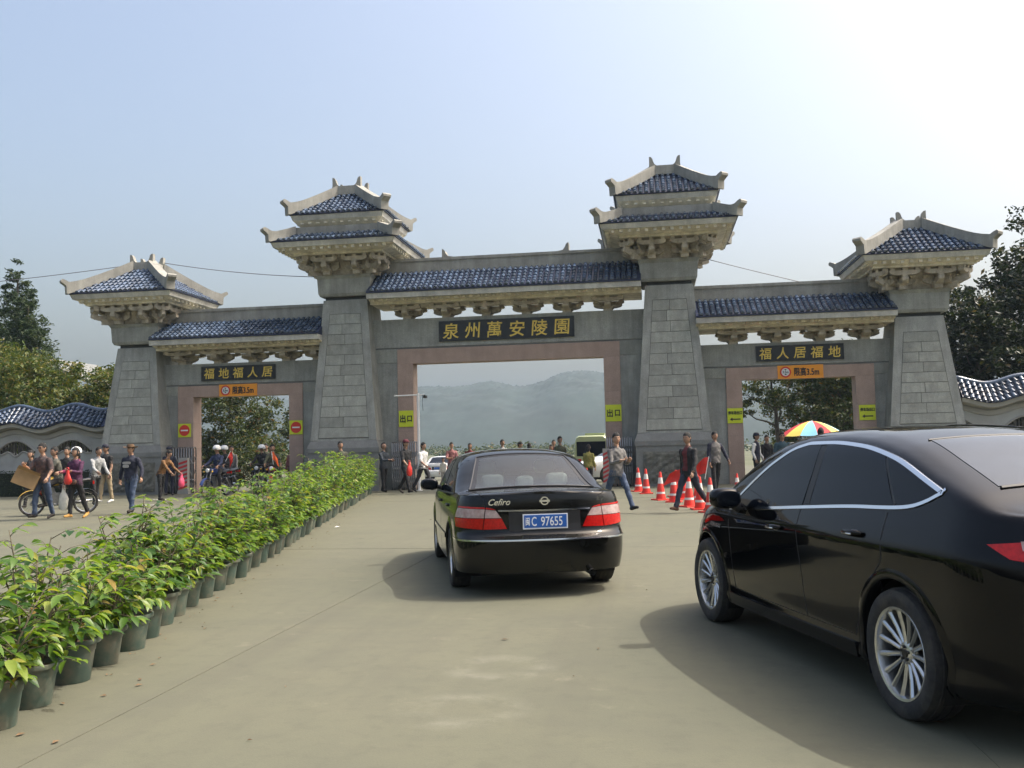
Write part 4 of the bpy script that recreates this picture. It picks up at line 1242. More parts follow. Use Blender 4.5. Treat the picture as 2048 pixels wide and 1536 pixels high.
# ------------------------------------------------------------------ cars
RUBBER = mat("tyre_rubber", (.022, .022, .022), .85, var=.2, vscale=30, bump=.2, bscale=80, col2=(.09, .08, .065), c2scale=7, c2amt=.5)
TRIMB = mat("black_trim", (.012, .012, .013), .45)
WELL = mat("wheel_well", (.006, .006, .006), .9)
CHROME = mat("chrome", (.78, .79, .80), .12, metal=1.)
ALLOY = mat("alloy", (.58, .585, .58), .26, metal=.9, var=.1, vscale=12)
REDLENS = mat("tail_lens_red", (.45, .008, .006), .16, var=.25, vscale=45)
CLRLENS = mat("tail_lens_clear", (.46, .36, .34), .12, var=.18, vscale=25, col2=(.22, .05, .04), c2scale=9, c2amt=.5)
SEAMM = mat("panel_gap", (.004, .004, .004), .7)
PLATEB = mat("plate_blue", (.02, .11, .40), .45)
PLATEW = mat("plate_white", (.78, .80, .82), .45)
SEATM = mat("seat_cream", (.56, .62, .52), .8, var=.1, vscale=8)
SHELF = mat("shelf_cream", (.50, .54, .45), .85, var=.1, vscale=6)
CABIN = mat("cabin_dark", (.03, .031, .03), .8)
def paint(name, col, dust=.12, dcol=(.28, .25, .19), rough=.08, spec=.5):
    """clear-coated car paint with a film of road dust that gathers low down"""
    m = bpy.data.materials.new(name); nt, b = nodes_of(m); L = nt.links.new
    tc = nt.nodes.new("ShaderNodeTexCoord")
    n = nt.nodes.new("ShaderNodeTexNoise"); n.inputs["Scale"].default_value = 3.; n.inputs["Detail"].default_value = 6; L(tc.outputs["Object"], n.inputs["Vector"])
    sx = nt.nodes.new("ShaderNodeSeparateXYZ"); L(tc.outputs["Object"], sx.inputs[0])
    r = nt.nodes.new("ShaderNodeMapRange"); r.inputs[1].default_value = .15; r.inputs[2].default_value = .65; r.inputs[3].default_value = dust * 2.4; r.inputs[4].default_value = dust * .5; L(sx.outputs[2], r.inputs[0])
    r2 = nt.nodes.new("ShaderNodeMapRange"); r2.inputs[1].default_value = .3; r2.inputs[2].default_value = .75; L(n.outputs["Fac"], r2.inputs[0])
    ml = nt.nodes.new("ShaderNodeMath"); ml.operation = 'MULTIPLY'; L(r.outputs[0], ml.inputs[0]); L(r2.outputs[0], ml.inputs[1])
    mx = nt.nodes.new("ShaderNodeMix"); mx.data_type = 'RGBA'; mx.inputs[6].default_value = (*col, 1); mx.inputs[7].default_value = (*dcol, 1); L(ml.outputs[0], mx.inputs[0])
    L(mx.outputs[2], b.inputs["Base Color"])
    setin(b, "Roughness", rough); setin(b, "Metallic", .0); setin(b, "Specular IOR Level", spec)
    return m
P_BLK = paint("paint_black", (.0025, .0027, .0034), .004, rough=.03, spec=.27)
P_GRN = paint("paint_black_olive", (.0045, .0048, .0042), .02, spec=.36)
P_WHT = paint("paint_white", (.72, .73, .73), .05)
P_SIL = paint("paint_silver", (.45, .46, .47), .06)
GL_DARK = mat("tinted_glass", (.004, .006, .010), .03, spec=.20)
GL_SKY = mat("sky_grey_rear_glass", (.045, .052, .062), .14, spec=.34, var=.2, vscale=5)  # base lifted to grey: sky reflection put into the colour
GL_CLEAR = glass_mat("car_glass", (.66, .72, .74), 1.7, dark=.08)

class Car:
    drop = .055; rr = .13
    """local frame: +y forward, rear axle at y=0, ground z=0.
    The body is one skin: plan outlines at every height up to the shoulder, then cross-sections over hood, cabin and boot."""
    def __init__(s, **k):
        s.__dict__.update(k)
        s.zt = np.linspace(s.zb, 1.30, 80); s.cache = {}
        s.table()
    def outline(s, z):
        W = float(s.W(z)); yr = float(s.yr(z)); yf = float(s.yf(z))
        def capc(y0, L_, n, sgn, m):
            ph = np.linspace(0, math.pi / 2, 240)
            y = y0 + sgn * L_ * (1 - np.cos(ph) ** (2 / n)); x = W * np.sin(ph) ** (2 / n)
            d = np.concatenate([[0], np.cumsum(np.hypot(np.diff(x), np.diff(y)))]); t = np.linspace(0, d[-1], m)
            return np.interp(t, d, x), np.interp(t, d, y)
        xr, yr_ = capc(yr, s.Lr, s.nr, 1, s.mr); xf, yf_ = capc(yf, s.Lf, s.nf, -1, s.mf)
        ysd = np.linspace(yr_[-1], yf_[-1], s.ms + 2)[1:-1]
        x = np.concatenate([xr, np.full(s.ms, W), xf[::-1]]); y = np.concatenate([yr_, ysd, yf_[::-1]])
        ym = s.wb * .5
        tp = 1 - s.tap_r * np.clip((ym - y) / (ym + 1.0), 0, 1) ** 2 - s.tap_f * np.clip((y - ym) / (ym + .9), 0, 1) ** 2
        return x * tp, y
    def table(s):
        s.mr, s.ms, s.mf = 34, 124, 26
        s.TX = np.zeros((len(s.zt), s.mr + s.ms + s.mf)); s.TY = s.TX.copy()
        for i, z in enumerate(s.zt): s.TX[i], s.TY[i] = s.outline(z)
        s.N = s.TX.shape[1]
        # shoulder ring
        s.SX = np.zeros(s.N); s.SY = s.SX.copy(); s.SZ = s.SX.copy()
        for j in range(s.N):
            y = np.interp(.9, s.zt, s.TY[:, j])
            for _ in range(4):
                z = float(s.zs(y)); y = np.interp(z, s.zt, s.TY[:, j])
            s.SZ[j] = z; s.SY[j] = y; s.SX[j] = np.interp(z - s.wedge * 0, s.zt, s.TX[:, j])
    def low(s, j, u):
        z = s.zb + (s.SZ[j] - s.zb) * u
        return np.interp(z, s.zt, s.TX[:, j]), np.interp(z, s.zt, s.TY[:, j]), z
    def sec60(s, y):
        k = round(y, 3)
        if k not in s.cache: s.cache[k] = s.section(s.xs_at(y), y, float(s.zs(y)), 60)
        return s.cache[k]
    def kz(s, y):
        zs = float(s.zs(y)); h = max(float(s.zr(y)) - zs, .004)
        return zs + max(0, h - min(s.drop, .8 * h) - .75 * min(s.rr, .55 * h))
    def section(s, xs, y, zs, nv=30):
        h = max(float(s.zr(y)) - zs, .004); t = s.tumble
        drop = min(s.drop, .8 * h); r = min(s.rr, .55 * h)
        hs = h - drop
        k = max(0, hs - r * .75)
        xr = xs - t * k - s.bulge * k * k
        ctrl = [(xs, 0), (xs - t * k * .5 - s.bulge * k * k * .25 + .0, k * .5), (xr, k),
                (xr - t * r * .55 - .018 * min(1, h * 4), k + r * .45), (xr - t * r - .30 * r, hs - .015 * min(1, h * 4)),
                (xr - 1.1 * r - .06, hs + drop * .28), ((xr - r) * .62, h - drop * .30), ((xr - r) * .30, h - drop * .07), (0, h)]
        P = np.array(ctrl); d = np.concatenate([[0], np.cumsum(np.hypot(*np.diff(P, axis=0).T))])
        d /= max(d[-1], 1e-6)
        tt = np.linspace(0, 1, nv + 1)
        fx = spl(list(zip(d + np.arange(len(d)) * 1e-6, P[:, 0]))); fz = spl(list(zip(d + np.arange(len(d)) * 1e-6, P[:, 1])))
        return fx(tt), zs + fz(tt)
    def skin(s, nu=34, nv=30):
        G = np.zeros((s.N, nu + 1 + nv, 3))
        for j in range(s.N):
            for i in range(nu + 1): G[j, i] = s.low(j, i / nu)
            x, z = s.section(s.SX[j], s.SY[j], s.SZ[j], nv)
            G[j, nu + 1:, 0] = x[1:]; G[j, nu + 1:, 1] = s.SY[j]; G[j, nu + 1:, 2] = z[1:]
        return G
    def xs_at(s, y):
        j0, j1 = s.mr - 1, s.mr + s.ms + 1
        return float(np.interp(y, s.SY, s.SX))
    def side_x(s, y, z):
        zs = float(s.zs(y))
        if z <= zs:
            i = min(max((z - s.zt[0]) / (s.zt[1] - s.zt[0]), 0), len(s.zt) - 1.001); a = int(i); f = i - a
            return float((1 - f) * np.interp(y, s.TY[a], s.TX[a]) + f * np.interp(y, s.TY[a + 1], s.TX[a + 1]))
        x, zz = s.sec60(y)
        m = np.argmax(zz); return float(np.interp(z, zz[:m + 1], x[:m + 1]))
    def top_z(s, x, y):
        xx, zz = s.sec60(y)
        return float(np.interp(abs(x), xx[::-1], zz[::-1]))
    def arc(s, a, z, end='r'):
        """point on the outline at height z, |a| metres along it from the middle of the tail (or nose)"""
        i = min(max((z - s.zt[0]) / (s.zt[1] - s.zt[0]), 0), len(s.zt) - 1.001); q = int(i); f = i - q
        X = (1 - f) * s.TX[q] + f * s.TX[q + 1]; Y = (1 - f) * s.TY[q] + f * s.TY[q + 1]
        if end == 'f': X, Y = X[::-1], Y[::-1]
        d = np.concatenate([[0], np.cumsum(np.hypot(np.diff(X), np.diff(Y)))])
        x = np.interp(abs(a), d, X); y = np.interp(abs(a), d, Y)
        return math.copysign(x, a) if a else 0.0, float(y), z
    # --- patches laid on the skin, a few millimetres proud
    def patch(s, mb, P, off, mi=0, ref=(0, 1.3, .7), thick=.012):
        P = np.asarray(P, float)
        du = np.gradient(P, axis=0); dv = np.gradient(P, axis=1)
        n = np.cross(du, dv); n /= np.maximum(np.linalg.norm(n, axis=2), 1e-9)[..., None]
        c = P - np.array(ref); flip = np.sum(n * c) < 0
        if flip: n = -n
        Q = P + n * off
        mb.grid(Q, mi, flip=flip)
        # closed rim so that the piece has thickness
        B = P + n * (off - thick)
        loop = [(i, 0) for i in range(P.shape[0])] + [(P.shape[0] - 1, j) for j in range(1, P.shape[1])] + [(i, P.shape[1] - 1) for i in range(P.shape[0] - 2, -1, -1)] + [(0, j) for j in range(P.shape[1] - 2, 0, -1)]
        rim = np.array([[Q[i] for i in loop] + [Q[loop[0]]], [B[i] for i in loop] + [B[loop[0]]]]).transpose(1, 0, 2)
        mb.grid(rim, mi, flip=not flip)
        return mb
    def quad_yz(s, c, nu=14, nv=8, side=-1):
        """c: corners (y,z): rear-bottom, front-bottom, front-top, rear-top, or functions"""
        P = np.zeros((nu + 1, nv + 1, 3))
        for i in range(nu + 1):
            for j in range(nv + 1):
                u, v = i / nu, j / nv
                y, z = c(u, v); P[i, j] = (side * s.side_x(y, z), y, z)
        return P
    def strip_side(s, mb, path, w, off, side=-1, mi=0, closed=False):
        pts = np.array(path, float); n = len(pts)
        for i in range(n if closed else n - 1):
            a, b_ = pts[i], pts[(i + 1) % n]
            def nrm(k):
                p0 = pts[(k - 1) % n] if (closed or k > 0) else pts[k]; p1 = pts[(k + 1) % n] if (closed or k < n - 1) else pts[k]
                d = p1 - p0; d = d / max(np.hypot(*d), 1e-9); return np.array([-d[1], d[0]])
            na, nb = nrm(i), nrm((i + 1) % n)
            cr = []
            for p, nn in ((a, na), (b_, nb)):
                ring = []
                for e, o in ((-w / 2, -.004), (-w / 2, off), (w / 2, off), (w / 2, -.004)):
                    y, z = p + nn * e; ring.append((side * (s.side_x(y, z) + o), y, z))
                cr.append(ring)
            mb.grid(np.array(cr), mi, flip=(side > 0))
        return mb

def arch_pts(yc, zc, r, a0, a1, n=28): return [(yc + r * math.cos(a), zc + r * math.sin(a)) for a in np.linspace(a0, a1, n)]

def wheel_part(parent, M, r, w, rim_r, spokes, style):
    e = part_empty("wheel", parent, M)
    ty = MB()
    ty.lathe([(rim_r - .012, -w * .40), (rim_r + .01, -w * .47), (r * .90, -w * .50), (r * .975, -w * .44), (r, -w * .34), (r, w * .34), (r * .975, w * .44), (r * .90, w * .50), (rim_r + .01, w * .47), (rim_r - .012, w * .40)], 48)
    for k in (-.2, 0, .2):     # tread grooves as raised shoulders between
        ty.lathe([(r + .001, w * (k - .075)), (r + .006, w * (k - .065)), (r + .006, w * (k + .065)), (r + .001, w * (k + .075))], 48)
    mk("tyre", ty, RUBBER, e, smooth=40)
    rm = MB()
    of = w * .40      # outer face
    rm.lathe([(rim_r - .012, of - .004), (rim_r, of + .004), (rim_r - .004, of + .010), (rim_r - .018, of + .006), (rim_r - .026, of - .02), (rim_r - .035, -of)], 48)
    rm.lathe([(.0, of - .028), (.045, of - .026), (.062, of - .034), (.07, of - .06)], 24)
    for k in range(spokes):
        a = 2 * math.pi * k / spokes + .1
        ri, ro = .055, rim_r - .016
        wi, wo = (.011, .017) if style == 'multi' else (.026, .040)
        da = 0
        vs = []
        for rr_, ww, zf, zb_ in ((ri, wi, of - .03, of - .07), ((ri + ro) / 2, (wi + wo) * .46, of - .022, of - .06), (ro, wo, of - .004, of - .05)):
            for sx_, z in ((-ww, zf - .010), (-ww * .35, zf), (ww * .35, zf), (ww, zf - .010), (ww, zb_), (-ww, zb_)):
                vs.append((rr_ * math.cos(a) - sx_ * math.sin(a), rr_ * math.sin(a) + sx_ * math.cos(a), z))
        fs = []
        for q in range(2):
            for c in range(6): fs.append((q * 6 + c, q * 6 + (c + 1) % 6, (q + 1) * 6 + (c + 1) % 6, (q + 1) * 6 + c))
        rm.add(vs, fs)
    mk("rim", rm, ALLOY, e, smooth=35)
    bk = MB(); bk.lathe([(rim_r - .04, of - .085), (.0, of - .085)], 32); mk("brake_disc", bk, WELL, e)
    hb = MB()
    for k in range(5):
        a = 2 * math.pi * k / 5; hb.lathe([(.009, of - .03), (.009, of - .018)], 8, c=(.034 * math.cos(a), .034 * math.sin(a), 0), cap=True)
    hb.lathe([(.022, of - .028), (.022, of - .020)], 16, cap=True)
    mk("hub", hb, TRIMB, e)
    return e

def build_car(name, car, label, loc, rotz, paint_m, wheels=dict(r=.325, w=.215, rim=.225, spokes=15, style='multi'), holes=(), group=None, arch_r=None, cat="car"):
    t = thing(name, label, cat, loc, rotz, group)
    G = car.skin(); N, M_ = G.shape[:2]
    ar = arch_r or wheels['r'] + .055
    cyz = [(0, wheels['r'] + .005), (car.wb, wheels['r'] + .005)]
    flat = G.copy()
    inside = np.zeros((N, M_), bool)
    sidemask = np.zeros((N, M_), bool); sidemask[:, :36] = True
    for (yc, zc) in cyz:
        d = np.hypot(G[..., 1] - yc, G[..., 2] - zc)
        near = (np.abs(G[..., 1] - yc) < ar + .3)
        inside |= (d < ar) & sidemask & near & (G[..., 0] > car.Wmax * .72)
    hole = np.zeros((N, M_), bool)
    for fn in holes: hole |= fn(G)
    body = MB()
    for side in (-1, 1):
        P = G.copy(); P[..., 0] *= side
        vs = P.reshape(-1, 3).copy(); fs = []
        insf = inside.reshape(-1); hol = hole.reshape(-1)
        for j in range(N - 1):
            for i in range(M_ - 1):
                q = (j * M_ + i, (j + 1) * M_ + i, (j + 1) * M_ + i + 1, j * M_ + i + 1)
                if sum(insf[k] for k in q) >= 3 or all(hol[k] for k in q): continue
                fs.append(q if side > 0 else q[::-1])
        # snap the ragged edge of the wheel openings to the circle
        used = set(k for f in fs for k in f)
        for k in used:
            if insf[k]:
                for (yc, zc) in cyz:
                    dy, dz = vs[k][1] - yc, vs[k][2] - zc; d = math.hypot(dy, dz)
                    if d < ar:
                        vs[k][1] = yc + dy / d * ar; vs[k][2] = zc + dz / d * ar
        body.add(vs, [f[::-1] for f in fs])
    # floor
    und = [(car.TX[0][j] * .97, car.TY[0][j]) for j in range(N)]
    body_o = body.mesh("body", [paint_m], None)
    bm = bmesh.new(); bm.from_mesh(body_o); bmesh.ops.remove_doubles(bm, verts=bm.verts, dist=.0012); bmesh.ops.delete(bm, geom=[v for v in bm.verts if not v.link_faces], context='VERTS'); bm.to_mesh(body_o); bm.free()
    body_o.polygons.foreach_set("use_smooth", [True] * len(body_o.polygons)); body_o.set_sharp_from_angle(angle=R_(38)); body_o.update()
    put("body", body_o, t)
    fl = MB()
    y0, y1 = -.62, car.wb + .62
    fl.box(-.62, .62, float(car.yr(car.zb)) + .12, float(car.yf(car.zb)) - .12, car.zb - .02, car.zb + .03)
    fl.box(-car.Wmax + .09, car.Wmax - .09, ar + .02, car.wb - ar - .02, car.zb - .019, car.zb + .029)
    mk("underbody", fl, WELL, t)
    # wheel arch lips, liners and wheels
    for (yc, zc) in cyz:
        for side in (-1, 1):
            lip = MB(); a0 = math.asin(max(-.9, (car.zb - zc) / ar)); ring = []
            for a in np.linspace(a0, math.pi - a0, 44):
                row = []
                for rr_, dx in ((ar + .050, .0005), (ar + .030, .007), (ar + .002, .010), (ar - .006, .002), (ar - .004, -.07)):
                    y, z = yc + rr_ * math.cos(a), zc + rr_ * math.sin(a)
                    row.append((side * (car.side_x(y, max(z, car.zb)) + dx), y, z))
                ring.append(row)
            lip.grid(np.array(ring), flip=(side > 0)); mk("arch_lip", lip, paint_m, t, smooth=50)
            ln = MB(); xo = car.side_x(yc, zc + ar) - .03; xi = xo - .32; ring = []
            for a in np.linspace(-.5, math.pi + .5, 30):
                ring.append([(side * xo, yc + (ar + .004) * math.cos(a), zc + (ar + .004) * math.sin(a)), (side * xi, yc + (ar + .004) * math.cos(a), zc + (ar + .004) * math.sin(a)), (side * xi, yc, zc)])
            ln.grid(np.array(ring)); mk("arch_liner", ln, WELL, t)
            M = T(side * (car.track - wheels['w'] * .5), yc, wheels['r']) @ (RY(math.pi / 2) if side > 0 else RY(-math.pi / 2))
            wheel_part(t, M, wheels['r'], wheels['w'], wheels['rim'], wheels['spokes'], wheels['style'])
    return t

def lens(mb_parent, name, car, P, off, m, **k):
    b = MB(); car.patch(b, P, off, **k); return mk(name, b, m, mb_parent, smooth=30)
def arc_patch(car, f, nu=18, nv=8, end='r'):
    return [[car.arc(*f(i / nu, j / nv), end) for j in range(nv + 1)] for i in range(nu + 1)]
def bil(c):
    return lambda u, v: tuple((1 - u) * (1 - v) * c[0][k] + u * (1 - v) * c[1][k] + u * v * c[2][k] + (1 - u) * v * c[3][k] for k in (0, 1))
def top_patch(car, f, nu=20, nv=14):
    P = []
    for i in range(nu + 1):
        row = []
        for j in range(nv + 1):
            x, y = f(i / nu, j / nv); row.append((x, y, car.top_z(x, y)))
        P.append(row)
    return P

# ---------------- the saloon in the middle, seen from behind
def saloon_spec(**kw):
    d = dict(zb=.235, wb=2.75, Lr=.55, nr=3.0, Lf=.75, nf=2.6, tap_r=.05, tap_f=.06, Wmax=.885, track=.865, wedge=0., tumble=.36, bulge=.10,
        W=spl([(.15, .835), (.22, .86), (.36, .878), (.50, .885), (.66, .884), (.80, .872), (.92, .850), (1.02, .815), (1.3, .80)]),
        yr=spl([(.15, -.93), (.24, -.985), (.40, -1.045), (.545, -1.055), (.575, -1.05), (.605, -.985), (.66, -.965), (.80, -.962), (.93, -.955), (1.00, -.94), (1.03, -.92), (1.3, -.8)]),
        yf=spl([(.15, 3.60), (.30, 3.68), (.50, 3.70), (.62, 3.66), (.75, 3.56), (.85, 3.45), (1.3, 3.3)]),
        zs=spl([(-1.2, .985), (-.95, .99), (-.6, .985), (-.2, .975), (.3, .965), (1.5, .935), (2.2, .915), (2.6, .885), (3.2, .80), (3.7, .68)]),
        zr=spl([(-1.2, .99), (-.96, 1.018), (-.80, 1.026), (-.40, 1.030), (-.20, 1.035), (-.02, 1.09), (.30, 1.25), (.60, 1.372), (.80, 1.415), (1.15, 1.438), (1.5, 1.435), (1.85, 1.395), (2.2, 1.255), (2.6, 1.035), (2.72, .985), (2.95, .945), (3.3, .87), (3.55, .79), (3.72, .68)]))
    d.update(kw); return Car(**d)
CEF = saloon_spec()
def rw_u(s):   # rear screen outline on the skin: u across (-1..1), v up the glass
    return None
RWB, RWT = -.17, .60
def rw_half(y): return float(np.interp(y, [RWB, RWT], [.665, .505]))
def rw_hole(G):
    return (G[..., 1] > RWB + .02) & (G[..., 1] < RWT - .02) & (G[..., 0] < np.interp(G[..., 1], [RWB, RWT], [.645, .485])) & (G[..., 2] > .95)
def ws_hole(G):
    return (G[..., 1] > 1.80) & (G[..., 1] < 2.55) & (G[..., 0] < np.interp(G[..., 1], [1.80, 2.55], [.50, .66])) & (G[..., 2] > .95)

def saloon_trim(t, car, paint_m, rear_glass, detail=True, plate="闽C 97655"):
    # rear and front screens
    f = lambda u, v: ((u * 2 - 1) * rw_half(RWB + (RWT - RWB) * v), RWB + (RWT - RWB) * v + .035 * (1 - v) * (1 - (u * 2 - 1) ** 2) * -1)
    b = MB(); car.patch(b, top_patch(car, f, 24, 16), .004, thick=.006); mk("rear_screen", b, rear_glass, t, smooth=40)
    fw = lambda u, v: ((u * 2 - 1) * float(np.interp(v, [0, 1], [.52, .68])), 1.78 + .80 * v)
    b = MB(); car.patch(b, top_patch(car, fw, 24, 16), .004, thick=.006); mk("windscreen", b, rear_glass, t, smooth=40)
    # black border band printed round the glass, hiding the body edge below it
    for k_, (ua, ub, va, vb) in enumerate(((0, 1, 0, .06), (0, 1, .94, 1), (0, .045, .06, .94), (.955, 1, .06, .94))):
        fb = lambda u, v: f(ua + (ub - ua) * u, va + (vb - va) * v)
        b = MB(); car.patch(b, top_patch(car, fb, 20 if k_ < 2 else 4, 4 if k_ < 2 else 16), .0055, thick=.003); mk("screen_border", b, TRIMB, t, smooth=40)
    # rubber surround of the rear screen
    sr = MB()
    path = [f(u, 0) for u in np.linspace(0, 1, 21)] + [f(1, v) for v in np.linspace(.08, .92, 12)] + [f(u, 1) for u in np.linspace(1, 0, 21)] + [f(0, v) for v in np.linspace(.92, .08, 12)]
    pts = [(x, y, car.top_z(x, y) + .006) for x, y in path]
    sr.tube(pts + [pts[0]], .011, 6); mk("screen_seal", sr, TRIMB, t, smooth=60)
    # side glass, dark, and pillars
    for side in (-1, 1):
        def zlo(y): return float(car.zs(y)) + .018
        def win(c, nm):
            b = MB(); car.patch(b, car.quad_yz(bil(c), 14, 8, side), .003, ref=(0, 1.2, .9)); mk(nm, b, GL_DARK, t, smooth=40)
        win([(.30, zlo(.30)), (1.10, zlo(1.1)), (1.10, 1.365), (.58, 1.315)], "side_window")
        win([(1.18, zlo(1.18)), (2.28, zlo(2.28)), (1.72, 1.345), (1.18, 1.368)], "side_window")
        ch = MB(); car.strip_side(ch, [(y, float(car.zs(y)) + .004) for y in np.linspace(-.05, 2.35, 30)], .016, .006, side); mk("belt_strip", ch, TRIMB, t)
        if detail:
            sm = MB()
            for y0 in (.10, 1.14, 2.30):
                pth = [(y0 + (.18 * max(0, (.55 - z) / .3) if y0 < .5 else 0), z) for z in np.linspace(.30, float(car.zs(y0)) - .01, 16)]
                car.strip_side(sm, pth, .007, .0006, side)
            mk("door_seams", sm, SEAMM, t, kind="stuff")
            ml = MB(); car.strip_side(ml, [(y, .50) for y in np.linspace(.42, 2.32, 26)], .045, .012, side); mk("side_moulding", ml, paint_m, t, smooth=40)
            for y0 in (.34, 1.36):
                h = MB(); h.ellipsoid((side * (car.side_x(y0, .84) + .012), y0, .84), .018, .085, .018, seg=10, rings=6); mk("door_handle", h, paint_m, t, smooth=True)
        mr = MB(); xm = car.side_x(2.12, .95)
        mr.ellipsoid((side * (xm + .13), 2.12, 1.00), .115, .055, .072, e=.75); mk("mirror", mr, paint_m, t, smooth=True)
        mg = MB(); mg.ellipsoid((side * (xm + .13), 2.066, 1.00), .098, .006, .058, e=.75); mk("mirror_glass", mg, GL_DARK, t, smooth=True)
        ms_ = MB(); ms_.tube([(side * (xm - .02), 2.14, .955), (side * (xm + .06), 2.12, .975)], .028, 8); mk("mirror_stalk", ms_, TRIMB, t)
    # tail: lamps
    for side in (-1, 1):
        S = lambda c: [(side * a, z) for a, z in c]
        # (arc metres, z): inner lower tapers, outer wraps the corner
        def P(c, nu=14, nv=6): return arc_patch(car, bil(S(c)), nu, nv)
        lens(t, "tail_lamp_red", car, P([(.375, .665), (.605, .660), (.590, .765), (.425, .765)]), .010, REDLENS)
        lens(t, "tail_lamp_clear", car, P([(.428, .770), (.590, .770), (.578, .852), (.480, .842)]), .010, CLRLENS)
        lens(t, "tail_lamp_red", car, P([(.615, .660), (.985, .680), (1.035, .765), (.600, .765)]), .010, REDLENS)
        lens(t, "tail_lamp_clear", car, P([(.600, .770), (1.030, .770), (.955, .862), (.588, .854)]), .010, CLRLENS)
        lens(t, "tail_lamp_rim", car, P([(.480, .846), (.578, .856), (.574, .872), (.500, .858)]), .010, REDLENS)
        lens(t, "tail_lamp_rim", car, P([(.588, .858), (.955, .866), (.930, .882), (.590, .874)]), .010, REDLENS)
        lens(t, "head_lamp", car, [[car.arc(side * a, z, 'f') for z in np.linspace(.60, .72, 5)] for a in np.linspace(.42, .95, 12)], .006, CLRLENS)
    g = MB(); car.patch(g, [[car.arc(a, z, 'f') for z in np.linspace(.58, .70, 5)] for a in np.linspace(-.36, .36, 14)], .004); mk("grille", g, TRIMB, t)
    # bright strip above the plate, plate recess, plate
    b = MB(); car.patch(b, [[car.arc(a, z) for z in np.linspace(.826 + .012 * abs(a), .842 + .010 * abs(a), 3)] for a in np.linspace(-.455, .455, 26)], .010); mk("boot_strip", b, CHROME, t, smooth=40)
    b = MB(); car.patch(b, [[car.arc(a, z) for z in np.linspace(.635, .825, 4)] for a in np.linspace(-.355, .355, 16)], .001); mk("plate_recess", b, TRIMB, t)
    yp = float(car.yr(.73)) - .016
    pl = part_empty("number_plate", t, T(0, yp, .728))
    b = MB(); b.box(-.222, .222, -.006, .006, -.072, .072); mk("plate_frame", b, PLATEW, pl)
    b = MB(); b.box(-.210, .210, -.009, -.0061, -.058, .064); mk("plate_panel", b, PLATEB, pl)
    if plate:
        lettering(pl, plate[0], .086, PLATEW, T(-.176, -.0115, .003) @ FRONT, bold=.0012, extrude=.0012, sx=.55)
        lettering(pl, plate[1:2], .125, PLATEW, T(-.113, -.0115, .002) @ FRONT, bold=.001, extrude=.0012, sx=.62)
        lettering(pl, plate[2:].strip(), .125, PLATEW, T(.062, -.0115, .002) @ FRONT, bold=.001, extrude=.0012, sx=.70)
    # bumper: bright line, lower dark part, boot shut lines
    b = MB(); car.patch(b, [[car.arc(a, z) for z in (.548, .556, .564)] for a in np.linspace(-1.24, 1.24, 60)], .008); mk("bumper_strip", b, CHROME, t, smooth=40)
    sm = MB()
    def rear_line(pts, w=.007):
        for (a0, z0), (a1, z1) in zip(pts, pts[1:]):
            dx, dz = a1 - a0, z1 - z0; L_ = math.hypot(dx, dz) + 1e-9; nx, nz = -dz / L_ * w / 2, dx / L_ * w / 2
            car.patch(sm, [[car.arc(a0 + nx, z0 + nz), car.arc(a0 - nx, z0 - nz)], [car.arc(a1 + nx, z1 + nz), car.arc(a1 - nx, z1 - nz)]], .0008, thick=.002)
    for s in (-1, 1):
        rear_line([(s * .615, .985), (s * .598, .93), (s * .592, .88)]); rear_line([(s * .610, .655), (s * .60, .635), (s * .52, .618), (s * .30, .612), (0, .611)])
        rear_line([(s * 1.02, .655), (s * 1.06, .61), (s * 1.10, .58)])
    mk("boot_seams", sm, SEAMM, t, kind="stuff")
    for s in (-1, 1):
        b = MB(); pts = [(s * float(np.interp(y, [-.93, -.2], [.60, .70])), y) for y in np.linspace(-.90, -.22, 14)]
        b.tube([(x, y, car.top_z(x, y) + .0005) for x, y in pts], .0035, 5); mk("boot_gap", b, SEAMM, t)
    b = MB(); b.tube([(.45, -.80, .22), (.45, -1.02, .225)], .03, 12, cap=False); mk("exhaust_pipe", b, STEEL, t, smooth=60)
    return t

def cabin_inside(t):
    """cream seats, head restraints and parcel shelf seen through the rear screen"""
    b = MB(); b.box(-.62, .62, -.16, .22, .985, 1.0); mk("parcel_shelf", b, SHELF, t)
    for x in (-.36, .0, .36):
        h = MB(); h.ellipsoid((x, .30, 1.085 if x else 1.06), .125 if x else .10, .05, .075, e=.6); mk("head_restraint", h, SEATM, t, smooth=True)
    s = MB(); s.obox((0, .36, .84), 1.22, .16, .34, Matrix.Rotation(-.25, 3, 'X')); s.box(-.61, .61, .42, .95, .44, .60); mk("rear_seat", s, SEATM, t)
    for x in (-.36, .36):
        f = MB(); f.obox((x, 1.15, .86), .50, .14, .58, Matrix.Rotation(-.3, 3, 'X')); f.box(x - .25, x + .25, 1.18, 1.70, .42, .56); mk("front_seat", f, SEATM, t)
        h = MB(); h.ellipsoid((x, 1.07, 1.22), .13, .05, .085, e=.6); mk("head_restraint", h, SEATM, t, smooth=True)
    b = MB(); b.box(-.66, .66, 2.05, 2.55, .60, .93); mk("dashboard", b, CABIN, t)
    b = MB(); b.box(-.70, .70, -.2, 2.6, .30, .34); b.box(-.66, .66, -.20, -.17, .30, .985); mk("cabin_floor", b, CABIN, t)

cu = Vector((-math.sin(R_(16.4)), math.cos(R_(16.4)), 0)); cr_ = Vector((math.cos(R_(16.4)), math.sin(R_(16.4)), 0))
cef_loc = Vector((3.765, -22.834, 0)) - cr_ * .075
cef = build_car("saloon_car", CEF, "black saloon car seen from behind in the middle of the forecourt", cef_loc, R_(16.4), P_GRN,
                wheels=dict(r=.315, w=.205, rim=.20, spokes=10, style='wide'), holes=(rw_hole, ws_hole))
saloon_trim(cef, CEF, P_GRN, GL_CLEAR)
cabin_inside(cef)
